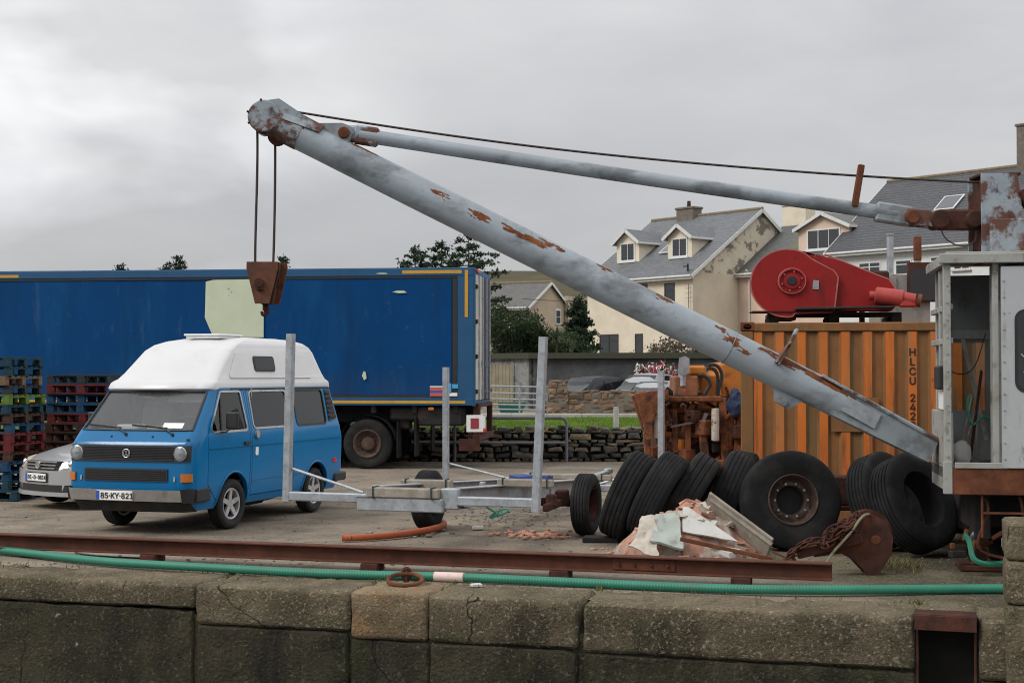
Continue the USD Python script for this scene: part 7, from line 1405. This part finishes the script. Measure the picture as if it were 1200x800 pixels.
def tree(name, label, base, h, rad, kind='round', mat='leaf_dark', seed=1, n=900, per=9, leaf=.22, group='trees and bushes beyond the yard', z0=.15):
    r = np.random.default_rng(seed); t = thing(name, label, 'tree' if 'tree' in name else 'bush', base, 0, group)
    tr_b = MB()
    if kind == 'conifer':
        tr_b.tube([(0, 0, -.3), (.03*h/8, 0, h*.5), (0, 0, h*.97)], [h*.022, h*.013, .02], 8); pts = []
        nb = max(26, n//22)
        for k in range(nb):
            q = (k+.5)/nb; z = h*(z0+(1-z0)*q); a = k*2.4+r.normal(0, .25); Lb = rad*((1-q)**.75*r.uniform(.55, 1.1)+.05); up_ = r.uniform(-.02, .28)
            tip = V(Lb*math.cos(a), Lb*math.sin(a), z+Lb*up_-.04*Lb); tr_b.tube([(0, 0, z), tip*V(.5, .5, 0)+V(0, 0, z-.03*Lb), tip], [.05, .03, .01], 4)
            for m_ in range(max(3, int(22*Lb/rad+2))):
                u = r.uniform(.25, 1.0); sd_ = r.normal(0, .13)*Lb*u; pts.append((tip[0]*u-math.sin(a)*sd_, tip[1]*u+math.cos(a)*sd_, z+(tip[2]-z)*u-.03*Lb*(1-u)+r.normal(0, .02*h/8)))
        v, f = leaves(pts, per, (.15*leaf/.22, .15*leaf/.22, .07*leaf/.22), leaf, r)
    else:
        nb = 9; tips = []
        tr_b.tube([(0, 0, -.3), (.05*rad, 0, h*.25), (0, .03*rad, h*.55)], [h*.03+.05, h*.022+.03, .05], 8)
        for k in range(nb):
            a = k*2.4+r.uniform(-.3, .3); el = r.uniform(.05, 1.0); L_ = rad*r.uniform(.55, .95)
            tip = V(L_*math.cos(a)*math.cos(el), L_*math.sin(a)*math.cos(el), h*(.42+.50*math.sin(el)*r.uniform(.8, 1.05))); tips.append((tip, rad*r.uniform(.28, .5)))
            tr_b.tube(spline([(0, 0, h*.25), tip*V(.45, .45, 0)+V(0, 0, (h*.25+tip[2])/2+.05*h), tip], 6), np.linspace(.07, .02, 6), 5)
        tips += [(V(r.normal(0, .3*rad), r.normal(0, .3*rad), h*r.uniform(.2, .5)), rad*.5) for _ in range(5)]
        pts = []
        for k in range(n):
            c, s = tips[r.integers(len(tips))]; d = r.normal(0, 1, 3); d /= np.linalg.norm(d); p = c+d*s*V(1.2, 1.2, .8)*r.uniform(.35, 1)**.5
            if p[2] > .08: pts.append(p)
        v, f = leaves(pts, per, (.13*leaf/.22*1.4,)*3, leaf, r)
    part(t, 'trunk', tr_b, M['bark'], 40); part(t, 'crown', MB().add(v, f), M[mat], False)
    return t
def spot(px, y): p = at(px, 440, y); return (p[0], y, gz(p[0], y)-.05)
def hgt(px, py, y): return at(px, py, y)[2]-spot(px, y)[2]
tree('dark_bush', 'large dark evergreen bush just right of the lorry trailer', spot(594, 74), hgt(597, 347, 74), 1.75, 'round', 'leaf_dark', 3, 1100, 9, .16)
tree('dark_bush', 'bushy evergreen between the big bush and the conifer, below the tan gable', spot(632, 76), hgt(630, 384, 76), 1.7, 'round', 'leaf_mid', 4, 800, 9, .15)
tree('conifer_tree', 'dark conifer standing against the left wall of the cream house', spot(677, 79), hgt(677, 349, 79), 1.5, 'conifer', 'needle', 5, 900, 12, .2, z0=.05)
tree('dark_bush', 'low dark bush at the foot of the conifer', spot(664, 77), hgt(664, 392, 77), 1.3, 'round', 'leaf_dark', 6, 700, 10, .15)
for k, (px, py, y, rad, lb) in enumerate(((486, 290, 105, 4.0, 'leftmost of three ragged conifers above the lorry trailer'), (517, 284, 108, 3.2, 'narrow middle conifer of three above the lorry trailer'), (549, 271, 104, 4.6, 'tallest right-hand conifer of three above the lorry trailer'), (208, 301, 110, 3.4, 'lone conifer top showing above the lorry trailer near the camper van'), (140, 311, 130, 1.6, 'tiny pointed treetop above the left of the lorry trailer'), (331, 301, 120, 2.0, 'small treetop showing behind the hanging hook block'))):
    tree('conifer_tree', lb, spot(px, y), hgt(px, py, y), rad, 'conifer', 'needle', 20+k, 640, 8, .27, z0=.35)
tree('round_tree', 'small rounded dark tree behind the left end of the cream house roof', spot(703, 108), hgt(703, 293, 108), 1.3, 'round', 'needle', 31, 600, 10, .26)
tree('bare_bush', 'brownish straggly bush below the cream house beside the shed roof', spot(772, 68), hgt(772, 402, 68), 1.7, 'round', 'leaf_twig', 41, 260, 9, .13) if M.setdefault('leaf_twig', leaf_mat('leaf_twig', (.075, .06, .04))) else None
tree('dark_bush', 'dark green bush behind the flower planter', spot(738, 63), hgt(738, 424, 63), 1.0, 'round', 'leaf_mid', 43, 500, 9, .13)
tree('bare_bush', 'tall brown thicket between the cream house and the digger', spot(800, 70), hgt(800, 395, 70), 2.2, 'round', 'leaf_twig', 44, 500, 9, .14)
# cordyline with strappy leaves
cd = thing('cabbage_palm', 'pale spiky cabbage palm in front of the dark bushes', 'tree', spot(652, 73.5), 0, 'trees and bushes beyond the yard'); hh_ = hgt(652, 396, 73.5); b = MB(); r_ = np.random.default_rng(9)
for hx, hy, hz_ in ((0, 0, hh_), (-.7, .1, hh_*.9), (.55, .2, hh_*.82)):
    for k in range(70):
        a, el = r_.uniform(0, 6.28), r_.uniform(-.3, 1.3); d = V(math.cos(a)*math.cos(el), math.sin(a)*math.cos(el), math.sin(el)); s_ = unit(np.cross(d, (0, 0, 1)))*.03; o = V(hx, hy, hz_); L_ = r_.uniform(.5, .85)
        b.add([o-s_, o+s_, o+d*L_*.6+s_, o+d*L_*.6-s_, o+d*L_+V(0, 0, -.18*L_)], [(0, 1, 2), (0, 2, 3), (3, 2, 4)])
part(cd, 'crown', b, M['leaf_pale'], False); part(cd, 'trunk', MB().tube([(0, 0, -.3), (0, 0, hh_)], .09, 7).tube([(0, 0, hh_*.4), (-.7, .1, hh_*.9)], .06, 6).tube([(0, 0, hh_*.45), (.55, .2, hh_*.82)], .06, 6), M['bark'])

# ---------------------------------------------------------------- rusty yellow digger standing behind the tyres
M['dig_yellow'] = mk('digger_yellow', (.40, .135, .012), .65, var=.2, vs=2.5, over=[((.22, .07, .02), 2.5, .52, .62, .85), ((.09, .035, .018), 4, .57, .70, .8), ((.40, .10, .03), 6, .58, .7, .6)], bump=(40, .3, .004))
M['dig_rust'] = mk('digger_rust', (.17, .056, .02), .9, var=.6, vs=6, over=[((.03, .014, .01), 5, .46, .60, .9), ((.34, .12, .03), 6, .58, .70, .7), ((.40, .10, .04), 9, .66, .74, .8)], bump=(40, .6, .01))
M['dig_white'] = mk('flaking_white_paint', (.46, .42, .36), .75, var=.2, vs=5, over=[((.13, .05, .025), 8, .50, .60, .95)], bump=(50, .4, .005))
M['dig_scab'] = mk('digger_flaking_orange', (.22, .085, .04), .85, var=.4, vs=5, over=[((.12, .11, .09), 2.4, .50, .60, .8), ((.50, .13, .04), 5, .60, .68, .9), ((.05, .022, .014), 7, .56, .68, .8)], bump=(40, .5, .006))
DD = 22.6
dg = thing('rusty_digger', 'derelict rusty yellow digger standing behind the row of tyres', 'digger', (0, 0, 0))
def dp_(px, py, y=DD): return at(px, py, y)
def dbox(name, x0, y0, x1, y1, ya, yb, mat, bev=.02, wob=.006):
    a, b = dp_(x0, y0, ya), dp_(x1, y1, ya); m = MB().span((a[0], ya, b[2]), (b[0], yb, a[2]), bev)
    return part(dg, name, wobble(m.mesh(), wob, 3), M[mat], 30)
dbox('cross_beam', 752, 464, 846, 471, DD-.1, DD+.1, 'dig_rust'); dbox('lower_beam', 756, 506, 850, 513, DD, DD+.12, 'dig_rust'); dbox('mid_beam', 775, 478, 840, 483, DD+.1, DD+.2, 'dig_rust')
dbox('radiator_box', 789, 440, 819, 465, DD-.05, DD+.5, 'dig_scab', .03); dbox('engine_cover', 806, 428, 828, 440, DD+.2, DD+1.2, 'dig_yellow', .06); dbox('bonnet', 818, 436, 846, 492, DD+.5, DD+1.8, 'dig_yellow', .06); dbox('cab_side', 843, 424, 880, 500, DD+1.2, DD+2.6, 'dig_yellow', .05)
for x0, x1, y0, y1 in ((764, 773, 474, 513), (832, 841, 478, 516)): 
    a, b = dp_((x0+x1)/2, y0), dp_((x0+x1)/2, y1); part(dg, 'hydraulic_ram', MB().cyl(b+V(0, -.16, 0), a+V(0, -.16, 0), (x1-x0)/2*DD/F, seg=14, bev=.01), M['dig_white'])
for x0, y0, x1, y1, w in ((745, 462, 757, 500, .14), (757, 500, 760, 545, .10), (770, 465, 752, 462, .10), (846, 466, 850, 540, .12), (775, 470, 778, 540, .10), (790, 480, 792, 530, .08), (806, 485, 806, 545, .09), (822, 500, 828, 548, .12), (858, 480, 850, 540, .10), (870, 470, 862, 545, .12)):
    part(dg, 'frame_member', wobble(MB().bar(dp_(x0, y0), dp_(x1, y1), w, w*1.2, .012, (0, 1, 0)).mesh(), .01, 6), M['dig_rust'], 30)
part(dg, 'bucket_arm', wobble(MB().prism(Polygon([(p[0], p[2]) for p in (dp_(x, y) for x, y in ((742, 461), (758, 458), (780, 456), (782, 466), (768, 476), (762, 496), (764, 512), (756, 514), (752, 492)))]), (0, DD-.1, 0), (1, 0, 0), (0, 0, 1), .2).mesh(), .012, 5), M['dig_rust'], 30)
for k in range(150):
    px, py = rnd.uniform(766, 868), rnd.uniform(470, 552); p = dp_(px, py, DD+rnd.uniform(-.05, 1.0)); q = p+V(rnd.uniform(-.3, .3), rnd.uniform(-.2, .2), rnd.uniform(-.25, .3)); s_ = rnd.uniform(.03, .10)
    part(dg, ('rod', 'casting', 'pipe')[k % 3], MB().cyl(p, q, s_*.5, seg=8) if k % 3 != 1 else wobble(MB().box(p, (s_*3, s_*2.5, s_*3), .02, rotz(rnd.uniform(0, 90))).mesh(), .012, 7), M[rnd.choice(['dig_rust', 'dig_rust', 'dig_rust', 'rust_dark', 'rust_dark', 'dark_steel', 'dig_yellow', 'rust'])], 30)
part(dg, 'counter_block', wobble(MB().span((dp_(776, 0)[0], DD+1.1, 0), (dp_(866, 0)[0], DD+2.2, dp_(0, 476)[2]), .05).mesh(), .02, 3), M['rust_dark'], 30)
part(dg, 'exhaust_cowl', MB().cyl(dp_(800, 452), dp_(800, 437), .07, seg=12).hull([dp_(x, y, DD+d) for x, y in ((794, 436), (796, 419), (803, 417), (808, 420), (808, 436), (802, 440)) for d in (-.08, .1)]), M['galv'], 30)
for pts in ([(819, 440), (828, 442), (832, 450), (828, 458), (826, 466)], [(830, 428), (842, 430), (846, 440), (842, 456), (846, 470)], [(828, 432), (838, 434), (841, 446), (840, 462)]):
    part(dg, 'hose', MB().tube(spline([dp_(x, y, DD-.05) for x, y in pts], 18), .028, 7), M['black'])
part(dg, 'lever', MB().bar(dp_(786, 500, DD-.1), dp_(815, 494, DD-.1), .02, .03).bar(dp_(828, 484, DD-.1), dp_(820, 502, DD-.1), .03, .05), M['pipe_grey'])
part(dg, 'blue_sheet', wobble(trimesh.creation.icosphere(3, 1).apply_transform(np.diag([.12, .14, .20, 1])).apply_translation(dp_(862, 472, DD-.1)), .10, 6), plain('navy_sheet', (.008, .02, .055), .8), True)
for px in (790, 856): part(dg, 'wheel', MB().mb(tyre_mesh(.42, .3, .22, 3, 30), posed(V(.2, -.97, 0)), V(dp_(px, 0, DD+1.2)[0], DD+1.2, .42)), M['tyre'], 40)
